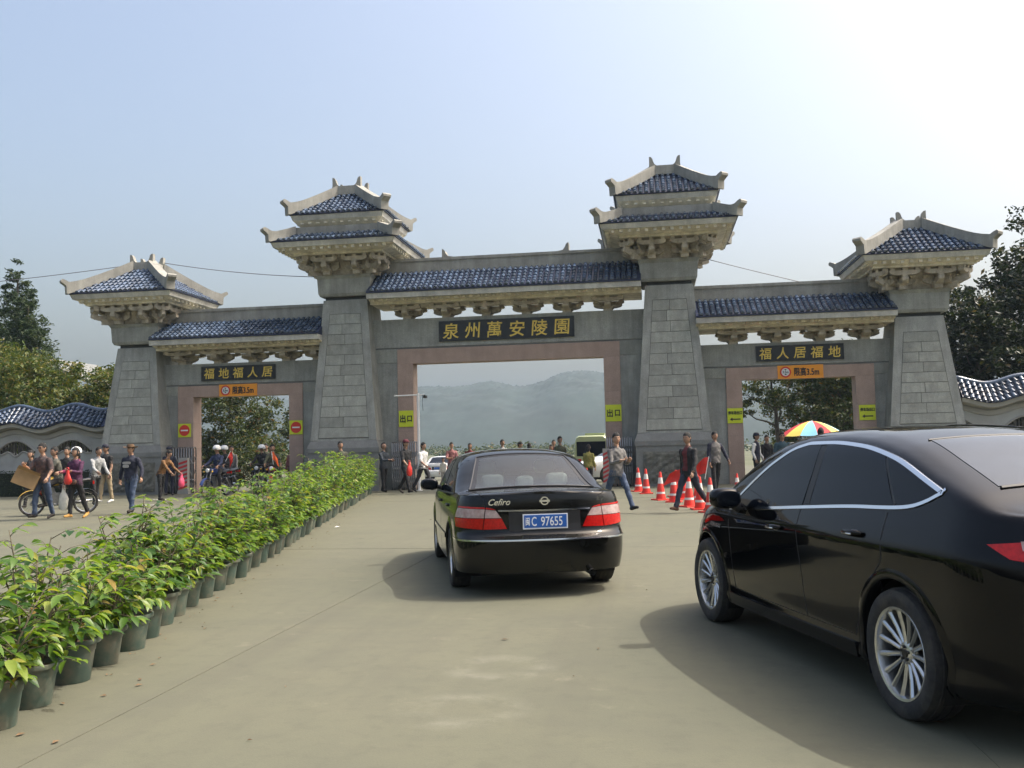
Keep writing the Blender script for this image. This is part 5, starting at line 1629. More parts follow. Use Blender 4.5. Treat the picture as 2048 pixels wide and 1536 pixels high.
# badges on the boot lid
yb = float(CEF.yr(.93)) - .004
lettering(cef, "Cefiro", .085, CHROME, T(-.445, yb, .925) @ FRONT, bold=.0012, extrude=.003, name="script_badge", shear=.35)
lettering(cef, "2.0", .040, CHROME, T(.555, yb + .012, .935) @ FRONT, bold=.001, extrude=.003, name="engine_badge", sx=1.5, shear=.2)
em = MB(); em.lathe([(.030, 0), (.042, 0), (.042, .006), (.030, .006), (.030, 0)], 30, M=Matrix.Rotation(math.pi / 2, 3, 'X'), c=(0, yb, .925)); em.box(-.052, .052, yb - .009, yb, .915, .935)
mk("emblem", em, CHROME, cef)

# ---------------- the big dark saloon at the right
MON = Car(zb=.215, wb=2.85, Lr=.62, nr=2.7, Lf=.85, nf=2.4, tap_r=.05, tap_f=.07, Wmax=.94, track=.925, wedge=0., tumble=.40, bulge=.10,
    W=spl([(.15, .865), (.22, .885), (.235, .905), (.30, .905), (.34, .900), (.50, .918), (.70, .934), (.84, .942), (.895, .942), (.915, .935), (1.00, .902), (1.10, .862), (1.3, .84)]),
    yr=spl([(.15, -.85), (.30, -.98), (.50, -1.03), (.75, -1.03), (.95, -1.00), (1.08, -.97), (1.12, -.93), (1.3, -.8)]),
    yf=spl([(.15, 3.66), (.30, 3.74), (.50, 3.76), (.66, 3.72), (.80, 3.60), (.95, 3.4), (1.3, 3.2)]),
    zs=spl([(-1.2, 1.085), (-.9, 1.09), (-.4, 1.085), (.1, 1.075), (.7, 1.045), (1.4, 1.00), (2.1, .955), (2.5, .915), (3.0, .84), (3.5, .74), (3.8, .66)]),
    drop=.045, rr=.065,
    zr=spl([(-1.2, 1.09), (-.96, 1.122), (-.80, 1.135), (-.66, 1.155), (-.47, 1.228), (-.15, 1.338), (.25, 1.462), (.635, 1.525), (1.0, 1.545), (1.3, 1.542), (1.6, 1.515), (1.9, 1.44), (2.2, 1.31), (2.55, 1.11), (2.68, 1.04), (2.95, .985), (3.3, .905), (3.6, .80), (3.78, .66)]))
mu = Vector((-math.sin(R_(16.8)), math.cos(R_(16.8)), 0)); mr_ = Vector((math.cos(R_(16.8)), math.sin(R_(16.8)), 0))
mon = build_car("saloon_car", MON, "large glossy black saloon with multi-spoke wheels cut by the right edge", Vector((7.141, -27.464, 0)), R_(16.8), P_BLK,
                wheels=dict(r=.335, w=.225, rim=.245, spokes=15, style='multi'), arch_r=.385)
for side in (-1, 1):
    def up(y): return float(spl([(-.30, 1.205), (-.20, 1.245), (-.05, 1.30), (.15, 1.36), (.45, 1.415), (.8, 1.44), (1.15, 1.44), (1.45, 1.405), (1.75, 1.30), (2.0, 1.165), (2.2, 1.03), (2.26, .98)])(y)) if y > 2.0 else min(MON.kz(y) - .02, float(spl([(-.30, 1.205), (-.20, 1.245), (-.05, 1.30), (.15, 1.36), (.45, 1.415), (.8, 1.44), (1.15, 1.44), (1.45, 1.405), (1.75, 1.30), (2.0, 1.165), (2.2, 1.03)])(y)))
    def lo(y): return float(spl([(-.30, 1.20), (-.2, 1.155), (-.08, 1.12), (.05, 1.105), (.5, 1.085), (1.1, 1.045), (1.8, .995), (2.26, .965)])(y))
    def pane(y0b, y1b, y0t, y1t):
        def f(u, v):
            yb_ = y0b + (y1b - y0b) * u; yt = y0t + (y1t - y0t) * u
            y = yb_ + (yt - yb_) * v
            return y, lo(y) + (up(y) - lo(y)) * v
        b = MB(); MON.patch(b, MON.quad_yz(f, 20, 12, side), .0035, ref=(0, 1.2, .9)); mk("side_window", b, GL_DARK, mon, smooth=40)
    pane(-.29, .06, -.29, .30); pane(.09, 1.02, .33, 1.06); pane(1.12, 2.24, 1.14, 2.24)
    ch = MB(); MON.strip_side(ch, [(y, up(y) + .012) for y in np.linspace(-.305, 2.24, 70)] + [(2.30, .962)], .021, .008, side); mk("window_chrome", ch, CHROME, mon, smooth=40)
    ch = MB(); MON.strip_side(ch, [(-.308, 1.206), (-.292, 1.182)] + [(y, lo(y) - .012) for y in np.linspace(-.26, 2.30, 50)], .019, .0075, side); mk("window_chrome", ch, CHROME, mon, smooth=40)
    pb = MB(); MON.strip_side(pb, [(1.07 + .03 * v, lo(1.07) + (up(1.1) - lo(1.07)) * v) for v in np.linspace(0.02, .98, 10)], .075, .0025, side); mk("pillar_trim", pb, TRIMB, mon, smooth=40)
    cbp = MB(); MON.strip_side(cbp, [(.075 + .24 * v, lo(.075) + (up(.3) - lo(.075)) * v) for v in np.linspace(0.02, .98, 10)], .028, .0025, side); mk("pillar_trim", cbp, TRIMB, mon, smooth=40)
    sm = MB()
    MON.strip_side(sm, [(1.08 + .10 * max(0, (z - .6)), z) for z in np.linspace(.34, lo(1.08) - .03, 16)], .011, .0006, side)
    MON.strip_side(sm, [(.12 + .10 * (z - 1.0) + (.42 * max(0, (.80 - z) / .45) ** .8), z) for z in np.linspace(.34, 1.06, 22)], .011, .0006, side)
    MON.strip_side(sm, [(2.28 + .03 * math.sin(z * 3), z) for z in np.linspace(.34, .95, 14)], .011, .0006, side)
    MON.strip_side(sm, [(y, .345) for y in np.linspace(.50, 2.30, 20)], .006, .0006, side)
    mk("door_seams", sm, SEAMM, mon, kind="stuff")
    for y0, z0 in ((.40, .925), (1.42, .875)):
        cup = MB(); cup.ellipsoid((side * (MON.side_x(y0, z0) - .012), y0, z0 - .004), .014, .085, .030, seg=14, rings=8); mk("handle_recess", cup, TRIMB, mon, smooth=True)
        h = MB(); h.tube([(side * (MON.side_x(y0 - .10, z0) + .004), y0 - .10, z0 + .008), (side * (MON.side_x(y0, z0) + .030), y0 - .05, z0 + .012), (side * (MON.side_x(y0, z0) + .030), y0 + .06, z0 + .008), (side * (MON.side_x(y0 + .1, z0) + .004), y0 + .105, z0 + .004)], [.012, .016, .016, .012], 8); mk("door_handle", h, P_BLK, mon, smooth=True)
        hs = MB(); hs.tube([(side * (MON.side_x(y0, z0) + .041), y0 - .05, z0 + .004), (side * (MON.side_x(y0, z0) + .041), y0 + .05, z0 + .002)], .006, 6); mk("handle_chrome", hs, CHROME, mon, smooth=True)
    # mirror
    xm = MON.side_x(2.12, .96); mb_ = MB()
    mb_.ellipsoid((side * (xm + .135), 2.06, 1.045), .115, .085, .078, e=.72); mk("mirror", mb_, P_BLK, mon, smooth=True)
    st = MB(); st.tube([(side * (xm - .03), 2.14, .955), (side * (xm + .05), 2.11, .985)], [.045, .03], 10); mk("mirror_stalk", st, TRIMB, mon, smooth=True)
    mg = MB(); mg.ellipsoid((side * (xm + .135), 1.985, 1.045), .095, .008, .060, e=.72); mk("mirror_glass", mg, GL_DARK, mon, smooth=True)
    # side air vent behind the front wheel arch, sill
    vt = MB(); MON.strip_side(vt, [(2.48, .80), (2.72, .81)], .03, .008, side); mk("wing_vent", vt, CHROME, mon)
    sl = MB(); MON.strip_side(sl, [(y, .262) for y in np.linspace(.46, 2.40, 24)], .085, .016, side); mk("sill", sl, P_BLK, mon, smooth=40)
    S = lambda c: [(side * a, z) for a, z in c]
    lens(mon, "tail_lamp_red", MON, arc_patch(MON, bil(S([(.50, .87), (.86, .905), (.95, .965), (.44, 1.02)])), 24, 8), .008, REDLENS)
    lens(mon, "tail_lamp_clear", MON, arc_patch(MON, bil(S([(.56, .935), (.80, .945), (.80, .985), (.54, .99)])), 16, 4), .0125, CLRLENS)
    lens(mon, "head_lamp", MON, [[MON.arc(side * a, z, 'f') for z in np.linspace(.66 + .05 * k_, .76 + .06 * k_, 6)] for a, k_ in zip(np.linspace(.50, 1.22, 16), np.linspace(0, 1, 16))], .004, CLRLENS)
f = lambda u, v: ((u * 2 - 1) * float(np.interp(v, [0, 1], [.60, .50])), -.44 + .70 * v)
b = MB(); MON.patch(b, top_patch(MON, f, 24, 18), .003, thick=.006); mk("rear_screen", b, GL_SKY, mon, smooth=40)
f2 = lambda u, v: ((u * 2 - 1) * float(np.interp(v, [0, 1], [.53, .70])), 1.80 + .80 * v)
b = MB(); MON.patch(b, top_patch(MON, f2, 24, 16), .003, thick=.006); mk("windscreen", b, GL_DARK, mon, smooth=40)
b = MB(); pts = [(x, .27) for x in np.linspace(-.51, .51, 20)]; b.tube([(x, y, MON.top_z(x, y) + .003) for x, y in pts], .006, 5); mk("screen_seal", b, TRIMB, mon)
b = MB(); pts = [(x, -.46) for x in np.linspace(-.60, .60, 20)]; b.tube([(x, y, MON.top_z(x, y) + .003) for x, y in pts], .010, 5); mk("screen_seal", b, TRIMB, mon)
b = MB(); MON.patch(b, [[MON.arc(a, z, 'f') for z in np.linspace(.40, .66, 5)] for a in np.linspace(-.46, .46, 14)], .004); mk("grille", b, TRIMB, mon)
b = MB(); b.box(-.222, .222, -1.052, -1.036, .70, .84); mk("number_plate", b, PLATEB, mon)

# ---------------- cars beyond the gateway
WCAR = saloon_spec()
w1 = build_car("saloon_car", WCAR, "white saloon seen from behind through the left of the central archway", (-7.75, 23.0, gz(23) + .01), R_(6), P_WHT,
               wheels=dict(r=.315, w=.205, rim=.20, spokes=8, style='wide'))
saloon_trim(w1, WCAR, P_WHT, GL_DARK, detail=False, plate=None)
w2 = build_car("saloon_car", WCAR, "white saloon facing out behind the central archway's right jamb", (5.3, 6.3, gz(6) + .01), R_(118), P_WHT,
               wheels=dict(r=.315, w=.205, rim=.20, spokes=8, style='wide'))
saloon_trim(w2, WCAR, P_WHT, GL_DARK, detail=False, plate=None)
w3 = build_car("saloon_car", WCAR, "silver saloon parked beyond the right archway near the parasol", (11.4, 6.6, gz(6.6) + .01), R_(150), P_SIL,
               wheels=dict(r=.315, w=.205, rim=.20, spokes=8, style='wide'))
saloon_trim(w3, WCAR, P_SIL, GL_DARK, detail=False, plate=None)

# ---------------- pale green minibus
BUSG = paint("paint_bus_green", (.36, .40, .22), .06)
bus = thing("minibus", "pale yellow-green minibus behind the central archway's right jamb", "bus", (1.9, 15.5, gz(15.5)), R_(-4), None, .93)
def sbox(x, zz, r): # rounded section
    return None
b = MB()
sec = [(-.95, .35), (-.98, .60), (-.98, 1.25), (-.93, 2.0), (-.86, 2.28), (-.70, 2.38), (.70, 2.38), (.86, 2.28), (.93, 2.0), (.98, 1.25), (.98, .60), (.95, .35)]
ring = []
for y, k, dz in ((0, .93, -.06), (.06, .98, -.02), (.2, 1, 0), (4.6, 1, 0), (5.3, .98, -.05), (5.6, .90, -.5)):
    ring.append([(x * k, y, z + (dz if z > 1.3 else 0)) for x, z in sec])
b.grid(ring, flip=True); b.add(ring[0], [tuple(range(12))]); b.add(ring[-1], [tuple(range(11, -1, -1))]); mk("body", b, BUSG, bus, smooth=40)
b = MB(); b.box(-.80, .80, -.012, -.001 + .02, 1.25, 2.05); mk("rear_window", b, GL_DARK, bus)
for s in (-1, 1):
    for k in range(4):
        b = MB(); y = .35 + 1.12 * k; x0, x1 = s * .955, s * .985
        b.add([(s * .988, y, 1.3), (s * .988, y + 1.0, 1.3), (s * .942, y + 1.0, 2.0), (s * .942, y, 2.0)], [(0, 1, 2, 3) if s > 0 else (3, 2, 1, 0)]); mk("side_window", b, GL_DARK, bus)
    b = MB(); b.box(s * .68 - .12, s * .68 + .12, -.03, .0, .85, 1.10); mk("tail_lamp", b, REDLENS, bus)
    for y in (1.0, 4.4):
        wheel_part(bus, T(s * .86, y, .36) @ RY(s * math.pi / 2), .36, .22, .22, 8, 'wide')
b = MB(); b.box(-.55, .55, 1.6, 3.2, 2.382, 2.52); mk("roof_unit", b, BUSG, bus)
b = MB(); b.box(-.9, .9, -.08, .02, .38, .56); mk("bumper", b, TRIMB, bus)
# ------------------------------------------------------------------ people
SKIN = mat("skin", (.34, .20, .13), .55, var=.12, vscale=15, objvar=.18)
HAIR = mat("hair_black", (.010, .009, .008), .85, var=.3, vscale=60, bump=.4, bscale=120)
EYEM = mat("eye_dark", (.01, .009, .008), .3)
LIP = mat("lip", (.26, .10, .085), .5)
GLASSESM = mat("sunglasses", (.006, .006, .007), .1)
def cloth(name, c, **k):
    a = dict(var=.18, vscale=7, bump=.5, bscale=18, fine=.08); a.update(k)
    return mat("cloth_" + name, c, .85, **a)
def head_mb():
    """head about .225 high, centre at origin, face towards -y: materials 0 skin 1 eye 2 lip"""
    mb = MB(); seg, rings = 26, 20; vs = []
    for i in range(rings + 1):
        ph = -math.pi / 2 + math.pi * i / rings
        for k in range(seg):
            t = 2 * math.pi * k / seg
            x, y, z = math.cos(ph) * math.cos(t), math.cos(ph) * math.sin(t), math.sin(ph)
            X, Y, Z = x * .074, y * .094, z * .115
            f = max(0, -y)                                  # faces forward
            if z < 0: X *= 1 - .20 * z * z; Y = Y * (1 - .10 * z * z) if y < 0 else Y * (1 - .30 * z * z)
            fx = math.exp(-(X / .013) ** 2)
            Y -= f * (.022 * fx * math.exp(-((Z + .012) / .020) ** 2))                      # nose
            Y -= f * (.006 * math.exp(-((Z - .034) / .012) ** 2))                          # brow
            Y += f * (.008 * math.exp(-((abs(X) - .030) / .014) ** 2) * math.exp(-((Z - .016) / .012) ** 2))   # eye sockets
            Y -= f * (.006 * math.exp(-(X / .025) ** 2) * math.exp(-((Z + .050) / .012) ** 2))  # lips
            Y -= f * (.010 * math.exp(-(X / .022) ** 2) * math.exp(-((Z + .092) / .018) ** 2))  # chin
            vs.append((X, Y, Z))
    fs = []
    for i in range(rings):
        for k in range(seg):
            k2 = (k + 1) % seg; fs.append((i * seg + k, i * seg + k2, (i + 1) * seg + k2, (i + 1) * seg + k))
    mb.add(vs, fs)
    for s in (-1, 1):
        mb.ellipsoid((s * .030, -.080, .014), .011, .008, .0055, seg=8, rings=5, mi=1)
        mb.ellipsoid((s * .030, -.086, .033), .016, .006, .004, seg=8, rings=4, mi=1)      # eyebrow
        mb.ellipsoid((s * .075, .008, .006), .009, .020, .030, seg=8, rings=6)             # ear
    mb.ellipsoid((0, -.088, -.050), .021, .008, .006, seg=8, rings=4, mi=2)
    return mb
HEAD = head_mb()
def hair_mb(style):
    mb = MB(); seg, rings = 26, 16; vs = []; r2 = random.Random(hash(style) % 999)
    for i in range(rings + 1):
        ph = -math.pi / 2 + math.pi * i / rings
        for k in range(seg):
            t = 2 * math.pi * k / seg
            x, y, z = math.cos(ph) * math.cos(t), math.cos(ph) * math.sin(t), math.sin(ph)
            n = 1 + .06 * math.sin(7 * t + 3 * ph) * math.cos(5 * ph) + .03 * math.sin(13 * t + 9 * ph)
            vs.append((x * .081 * n, y * .102 * n + .007, z * .120 * n + .011))
    fs = []
    for i in range(rings):
        for k in range(seg):
            k2 = (k + 1) % seg; f = (i * seg + k, i * seg + k2, (i + 1) * seg + k2, (i + 1) * seg + k)
            c = np.mean([vs[q] for q in f], axis=0)
            lim = {'short': .064 if c[1] < -.050 else (.012 if c[1] < .015 else -.075), 'long': .055 if c[1] < -.045 else -.13, 'bald': .09 if c[1] < .02 else -.05}[style]
            if c[2] > lim: fs.append(f)
    mb.add(vs, fs)
    if style == 'long': mb.ellipsoid((0, .075, -.075), .075, .035, .085, seg=14, rings=8)
    return mb
HAIRME = {k: hair_mb(k).mesh("hair", HAIR, True) for k in ('short', 'long', 'bald')}
def hand_mb(curl=.5, flip=1):
    """hand hanging down -z from the wrist at origin, thumb towards -y, palm towards x"""
    mb = MB()
    mb.ellipsoid((0, 0, -.045), .015, .040, .052, seg=10, rings=7, e=.8)
    for k, (y, l) in enumerate(((-.028, .068), (-.010, .078), (.009, .072), (.027, .056))):
        a = curl; p0 = Vector((0, y, -.082)); p1 = p0 + Vector((math.sin(a) * l * .5 * flip, y * .06, -math.cos(a) * l * .5)); p2 = p1 + Vector((math.sin(a * 2.1) * l * .5 * flip, 0, -math.cos(a * 2.1) * l * .5))
        mb.tube([p0, p1, p2], [.0095, .0085, .0065], 6)
    mb.tube([(0, -.030, -.030), (.012 * flip, -.056, -.056), (.020 * flip, -.060, -.086)], [.012, .010, .007], 6)
    return mb
def limb_mb(pts, rad, seg=12, sq=1.0):
    """tapered limb with rounded ends"""
    pts = [Vector(p) for p in pts]; n = len(pts)
    d0 = (pts[0] - pts[1]).normalized(); d1 = (pts[-1] - pts[-2]).normalized()
    P = [pts[0] + d0 * rad[0] * .85, pts[0] + d0 * rad[0] * .5] + pts + [pts[-1] + d1 * rad[-1] * .5, pts[-1] + d1 * rad[-1] * .85]
    Rr = [rad[0] * .45, rad[0] * .84] + list(rad) + [rad[-1] * .84, rad[-1] * .45]
    mb = MB(); mb.tube(P, Rr, seg); return mb
def loft_mb(sections, seg=18):
    """sections: (cx,cy,cz,rx,ry) ellipses, optionally tilted by lean"""
    P = []
    for cx, cy, cz, rx, ry in sections:
        P.append([(cx + rx * math.cos(2 * math.pi * k / seg), cy + ry * math.copysign(abs(math.sin(2 * math.pi * k / seg)) ** .85, math.sin(2 * math.pi * k / seg)), cz) for k in range(seg)])
    mb = MB(); n = len(P)
    vs = [p for r in P for p in r]; fs = []
    for i in range(n - 1):
        for k in range(seg):
            k2 = (k + 1) % seg; fs.append((i * seg + k, i * seg + k2, (i + 1) * seg + k2, (i + 1) * seg + k))
    fs.append(tuple(range(seg - 1, -1, -1))); fs.append(tuple((n - 1) * seg + k for k in range(seg)))
    return mb.add(vs, fs)
def remesh(src, voxel):
    me = src.mesh("tmp", []); o = bpy.data.objects.new("tmp", me); COL.objects.link(o)
    m = o.modifiers.new("r", 'REMESH'); m.mode = 'VOXEL'; m.voxel_size = voxel; m.adaptivity = 0
    sm = o.modifiers.new("s", 'SMOOTH'); sm.factor = .5; sm.iterations = 3
    dg = bpy.context.evaluated_depsgraph_get(); dg.update()
    out = bpy.data.meshes.new_from_object(o.evaluated_get(dg))
    bpy.data.objects.remove(o); bpy.data.meshes.remove(me)
    return out
def person(label, loc, face, H=1.70, top=None, legs=None, shoes=None, sleeve='long', stride=(0, 0), knees=(0, 0), arms=((8, 8, 10), (8, 8, 10)), lean=0., side=0., hair='short',
           head_turn=0., head_tilt=0., build=1.0, hat=None, glasses=None, vest=None, group="people on the forecourt", sit=None, inner=None, long_coat=False, skirt=False, voxel=.017):
    """face: heading in degrees, 0 looks towards -y (the camera), positive turns to +x.
    stride/knees: thigh swing and knee bend (left, right) in degrees; arms: (swing forward, out, elbow) per side; sit=(seat height) for riders"""
    top = top or cloth("grey", (.14, .14, .14)); legs = legs or cloth("dark", (.02, .021, .025)); shoes = shoes or cloth("shoe", (.02, .016, .013), bump=0)
    t = thing("person", label, "person", loc, R_(face), group)
    k = H / 1.70; B = build
    prims = []                                            # (mb, material slot): 0 skin 1 top 2 legs 3 shoes 4 vest/inner
    hipz = .88 * k if sit is None else sit + .10
    hip = Vector((0, 0, hipz))
    low = 1e9; feet = []
    for i, s in enumerate((-1, 1)):
        th = R_(stride[i]); kn = R_(knees[i])
        hp = hip + Vector((s * .085 * k * B, 0, -.02))
        spread = .02 if sit is None else .16
        kp = hp + Vector((s * spread * k, -math.sin(th) * .41 * k, -math.cos(th) * .41 * k))
        sh = th - kn
        ap = kp + Vector((0, -math.sin(sh) * .40 * k, -math.cos(sh) * .40 * k))
        prims.append((limb_mb([hp, hp.lerp(kp, .5), kp, kp.lerp(ap, .35), kp.lerp(ap, .75), ap + Vector((0, 0, .02))], [.092 * k * B, .080 * k * B, .063 * k * B, .060 * k * B, .053 * k * B, .056 * k * B]), 2))
        fa = sh * .55 if sh > 0 else sh
        fd = Vector((s * .10, -math.cos(fa) * 1.0, math.sin(fa) * .9)).normalized()
        hl = ap + Vector((0, .035 * k, -.052 * k)) 
        prims.append((limb_mb([hl, hl + fd * .09 * k + Vector((0, 0, .004)), hl + fd * .20 * k + Vector((0, 0, -.006))], [.042 * k, .041 * k, .033 * k], 10), 3))
        low = min(low, hl.z - .040 * k, (hl + fd * .20 * k).z - .036 * k); feet.append(ap)
    if sit is None:
        dz = -low
    else: dz = 0
    # torso
    lr = R_(lean); sr = R_(side)
    def tp(z, x=0, y=0):    # point on the leaning torso
        return Vector((x + math.sin(sr) * z, y - math.sin(lr) * z, hip.z + z * math.cos(lr)))
    secs = []
    hem = -.10 if not skirt else -.30
    if long_coat: hem = -.26
    prof = [(hem * k, .168, .122), (-.02 * k, .166, .122), (.12 * k, .150, .108), (.26 * k, .166, .116), (.37 * k, .176, .118), (.425 * k, .166, .106), (.465 * k, .128, .088), (.50 * k, .082, .070), (.525 * k, .058, .058)]
    for z, rx, ry in prof:
        c = tp(z); secs.append((c.x, c.y, c.z, rx * k * B, ry * k * B))
    prims.append((loft_mb(secs), 1))
    pel = [(hip.x, hip.y, hip.z - .13 * k, .135 * k * B, .100 * k * B), (hip.x, hip.y, hip.z - .07 * k, .152 * k * B, .110 * k * B), (hip.x, hip.y, hip.z - .03 * k, .13 * k * B, .09 * k * B)]
    prims.append((loft_mb(pel), 2))
    nb = tp(.50 * k); nt_ = tp(.62 * k, 0, -.012)
    prims.append((limb_mb([nb, nt_], [.056 * k, .052 * k]), 0))
    hands = []
    for i, s in enumerate((-1, 1)):
        sw, out, el = (R_(a) for a in arms[i])
        shp = tp(.425 * k, s * .168 * k * B)
        d1 = Vector((s * math.sin(out), -math.sin(sw) * math.cos(out), -math.cos(sw) * math.cos(out)))
        ep = shp + d1 * .285 * k
        sw2 = sw + el; out2 = out * .4 - (.5 if el > .9 else 0) * 1.0
        d2 = Vector((s * math.sin(out2), -math.sin(sw2) * math.cos(out2), -math.cos(sw2) * math.cos(out2)))
        wp = ep + d2 * .245 * k
        if sleeve == 'long':
            prims.append((limb_mb([shp, shp.lerp(ep, .5), ep, ep.lerp(wp, .5), ep.lerp(wp, .93)], [.062 * k * B, .054 * k * B, .050 * k * B, .045 * k * B, .043 * k * B]), 5 if vest else 1))
        else:
            c = .62 if sleeve == 'short' else 1.0
            prims.append((limb_mb([shp, shp.lerp(ep, .5), shp.lerp(ep, c)], [.064 * k * B, .060 * k * B, .060 * k * B]), 1))
            prims.append((limb_mb([shp.lerp(ep, .4), ep, ep.lerp(wp, .45), wp], [.044 * k, .040 * k, .038 * k, .028 * k]), 0))
        prims.append((limb_mb([ep.lerp(wp, .8), wp + d2 * .02], [.029 * k, .026 * k]), 0))
        hands.append((wp, d2, s))
    src = MB(); kd_pts = []; kd_m = []
    for mb, m in prims:
        src.merge(mb); v_ = np.array(mb.v); sg = 18 if len(mb.v) % 18 == 0 and len(mb.f[-1]) == 18 else len(mb.f[-1])
        rings_ = v_.reshape(-1, sg, 3)
        for a_, b2 in zip(rings_, rings_[1:]):
            st_ = max(1, int(np.linalg.norm(a_.mean(0) - b2.mean(0)) / .02))
            for q in range(st_):
                p_ = a_ + (b2 - a_) * q / st_; kd_pts += p_.tolist(); kd_m += [m] * sg
        kd_pts += rings_[-1].tolist(); kd_m += [m] * sg
    me = remesh(src, voxel)
    kd = kdtree.KDTree(len(kd_pts))
    for i, p in enumerate(kd_pts): kd.insert(p, i)
    kd.balance()
    n = len(me.polygons); cen = np.zeros(n * 3); me.polygons.foreach_get("center", cen); cen = cen.reshape(-1, 3)
    mi = []
    for c in cen:
        m = kd_m[kd.find(c)[1]]
        if m == 1 and inner is not None and c[1] < tp(.3 * k).y - .03 and abs(c[0] - tp(c[2] - hip.z).x) < .055 * k and c[2] > hip.z: m = 4
        if m == 1 and hem < -.2 and False: m = 1
        mi.append(m)
    body = MB(); vv = np.zeros(len(me.vertices) * 3); me.vertices.foreach_get("co", vv); vv = vv.reshape(-1, 3)
    # folds: small waves on the clothing
    ph = rng.uniform(0, 6, 3)
    nz = np.sin(vv[:, 2] * 38 + ph[0] + 3 * np.sin(vv[:, 0] * 14 + ph[1])) * np.sin(vv[:, 0] * 22 + vv[:, 1] * 17 + ph[2])
    cz = np.array([0, 0, hip.z]); dirv = vv - np.stack([np.zeros(len(vv)), np.zeros(len(vv)), vv[:, 2]], 1); ln = np.linalg.norm(dirv, axis=1)[:, None]
    nz2 = np.sin(vv[:, 2] * 62 + 9 * vv[:, 0] + ph[1]) * np.cos(vv[:, 0] * 31 - vv[:, 2] * 19 + ph[0])
    nz3 = np.sin(vv[:, 2] * 17 + vv[:, 1] * 25 + ph[2]) * np.sin(vv[:, 0] * 13 + ph[1] * 2)
    vv = vv + dirv / np.maximum(ln, .02) * (nz * .0055 + nz2 * .0035 + nz3 * .007)[:, None]
    body.v = [tuple(p) for p in vv.tolist()]; body.f = [tuple(p.vertices) for p in me.polygons]; body.m = mi
    bpy.data.meshes.remove(me)
    hc = tp(.50 * k) + Vector((0, -.022 * k - math.sin(lr) * .10, .188 * k))
    Mh = T(*hc) @ RZ(R_(head_turn)) @ RX(R_(head_tilt)) @ SC(k * 1.06)
    hs = HEAD
    k0 = len(body.f); body.merge(hs, Mh); body.m[k0:] = [{0: 0, 1: 6, 2: 7}[m] for m in hs.m]
    for wp, d2, s in hands:
        z = -d2.normalized(); x = z.cross(Vector((0, -1, 0)))
        if x.length < .1: x = Vector((1, 0, 0))
        x.normalize(); y = z.cross(x)
        body.merge(hand_mb(.55, -s), basis(x, -y, z, wp + d2 * .012) @ SC(k), mi=0)
    if sit is None and sleeve != 'none':
        cp_ = tp(.505 * k); col = MB(); col.tube([(cp_.x + .066 * k * math.cos(a), cp_.y + .062 * k * math.sin(a), cp_.z + .012 - .03 * max(0, -math.sin(a))) for a in np.linspace(-math.pi / 2 + .35, 1.5 * math.pi - .35, 18)], .013 * k, 6)
        mk('collar', col, inner or top, t, smooth=True, M=T(0, 0, dz))
    mats = [SKIN, top, legs, shoes, inner or top, vest or top, EYEM, LIP]
    up = T(0, 0, dz)
    mk("body", body, mats, t, smooth=True, M=up)
    Mh2 = up @ Mh
    if hair and hat not in ('helmet',): put("hair", HAIRME[hair], t, Mh2)
    if glasses:
        g = MB()
        for s in (-1, 1): g.ellipsoid((s * .031, -.096, .014), .024, .006, .015, seg=12, rings=6, e=.8); g.tube([(s * .055, -.09, .016), (s * .078, .0, .014)], .003, 4)
        g.tube([(-.01, -.098, .017), (.01, -.098, .017)], .003, 4); mk("glasses", g, GLASSESM if glasses == 'dark' else mat("spectacle_rim", (.03, .02, .02), .3), t, M=Mh2)
    if hat == 'cowboy':
        g = MB(); g.lathe([(.088, .045), (.165, .050), (.170, .056), (.092, .060), (.086, .105), (.070, .135), (.0, .128)], 26); gm = g.v
        g.v = [(x, y, z + (abs(x) / .17) ** 2 * .03 - .02) for x, y, z in g.v]; mk("hat", g, mat("felt_brown", (.10, .06, .03), .9, var=.2), t, smooth=50, M=Mh2)
    if hat == 'helmet':
        g = MB(); vs = []
        g.lathe([(.128, -.015), (.132, .0), (.132, .04), (.118, .085), (.085, .122), (.045, .140), (.0, .145)], 22); mk("helmet", g, mat("helmet_white", (.75, .75, .72), .25, coat=.5), t, smooth=True, M=Mh2)
        g = MB(); g.prism([(-.09, .0), (-.115, -.05), (.115, -.05), (.09, .0)], -.004, .004, 'z'); mk("visor", g, GLASSESM, t, M=Mh2 @ T(0, -.115, .01))
    if hat and hat.startswith('cap'):
        cm = {'cap_dark': mat("cap_dark", (.015, .017, .03), .8), 'cap_red': mat("cap_red", (.09, .012, .02), .8)}[hat]
        g = MB(); g.lathe([(.094, .035), (.098, .06), (.090, .10), (.06, .132), (.0, .142)], 22); g.prism([(-.065, -.075), (-.06, -.145), (0, -.165), (.06, -.145), (.065, -.075)], .040, .050, 'z'); mk("cap", g, cm, t, smooth=50, M=Mh2)
    return t, dict(hands=[up @ (w + d * .09) for w, d, s in hands], up=up, head=Mh2, k=k)

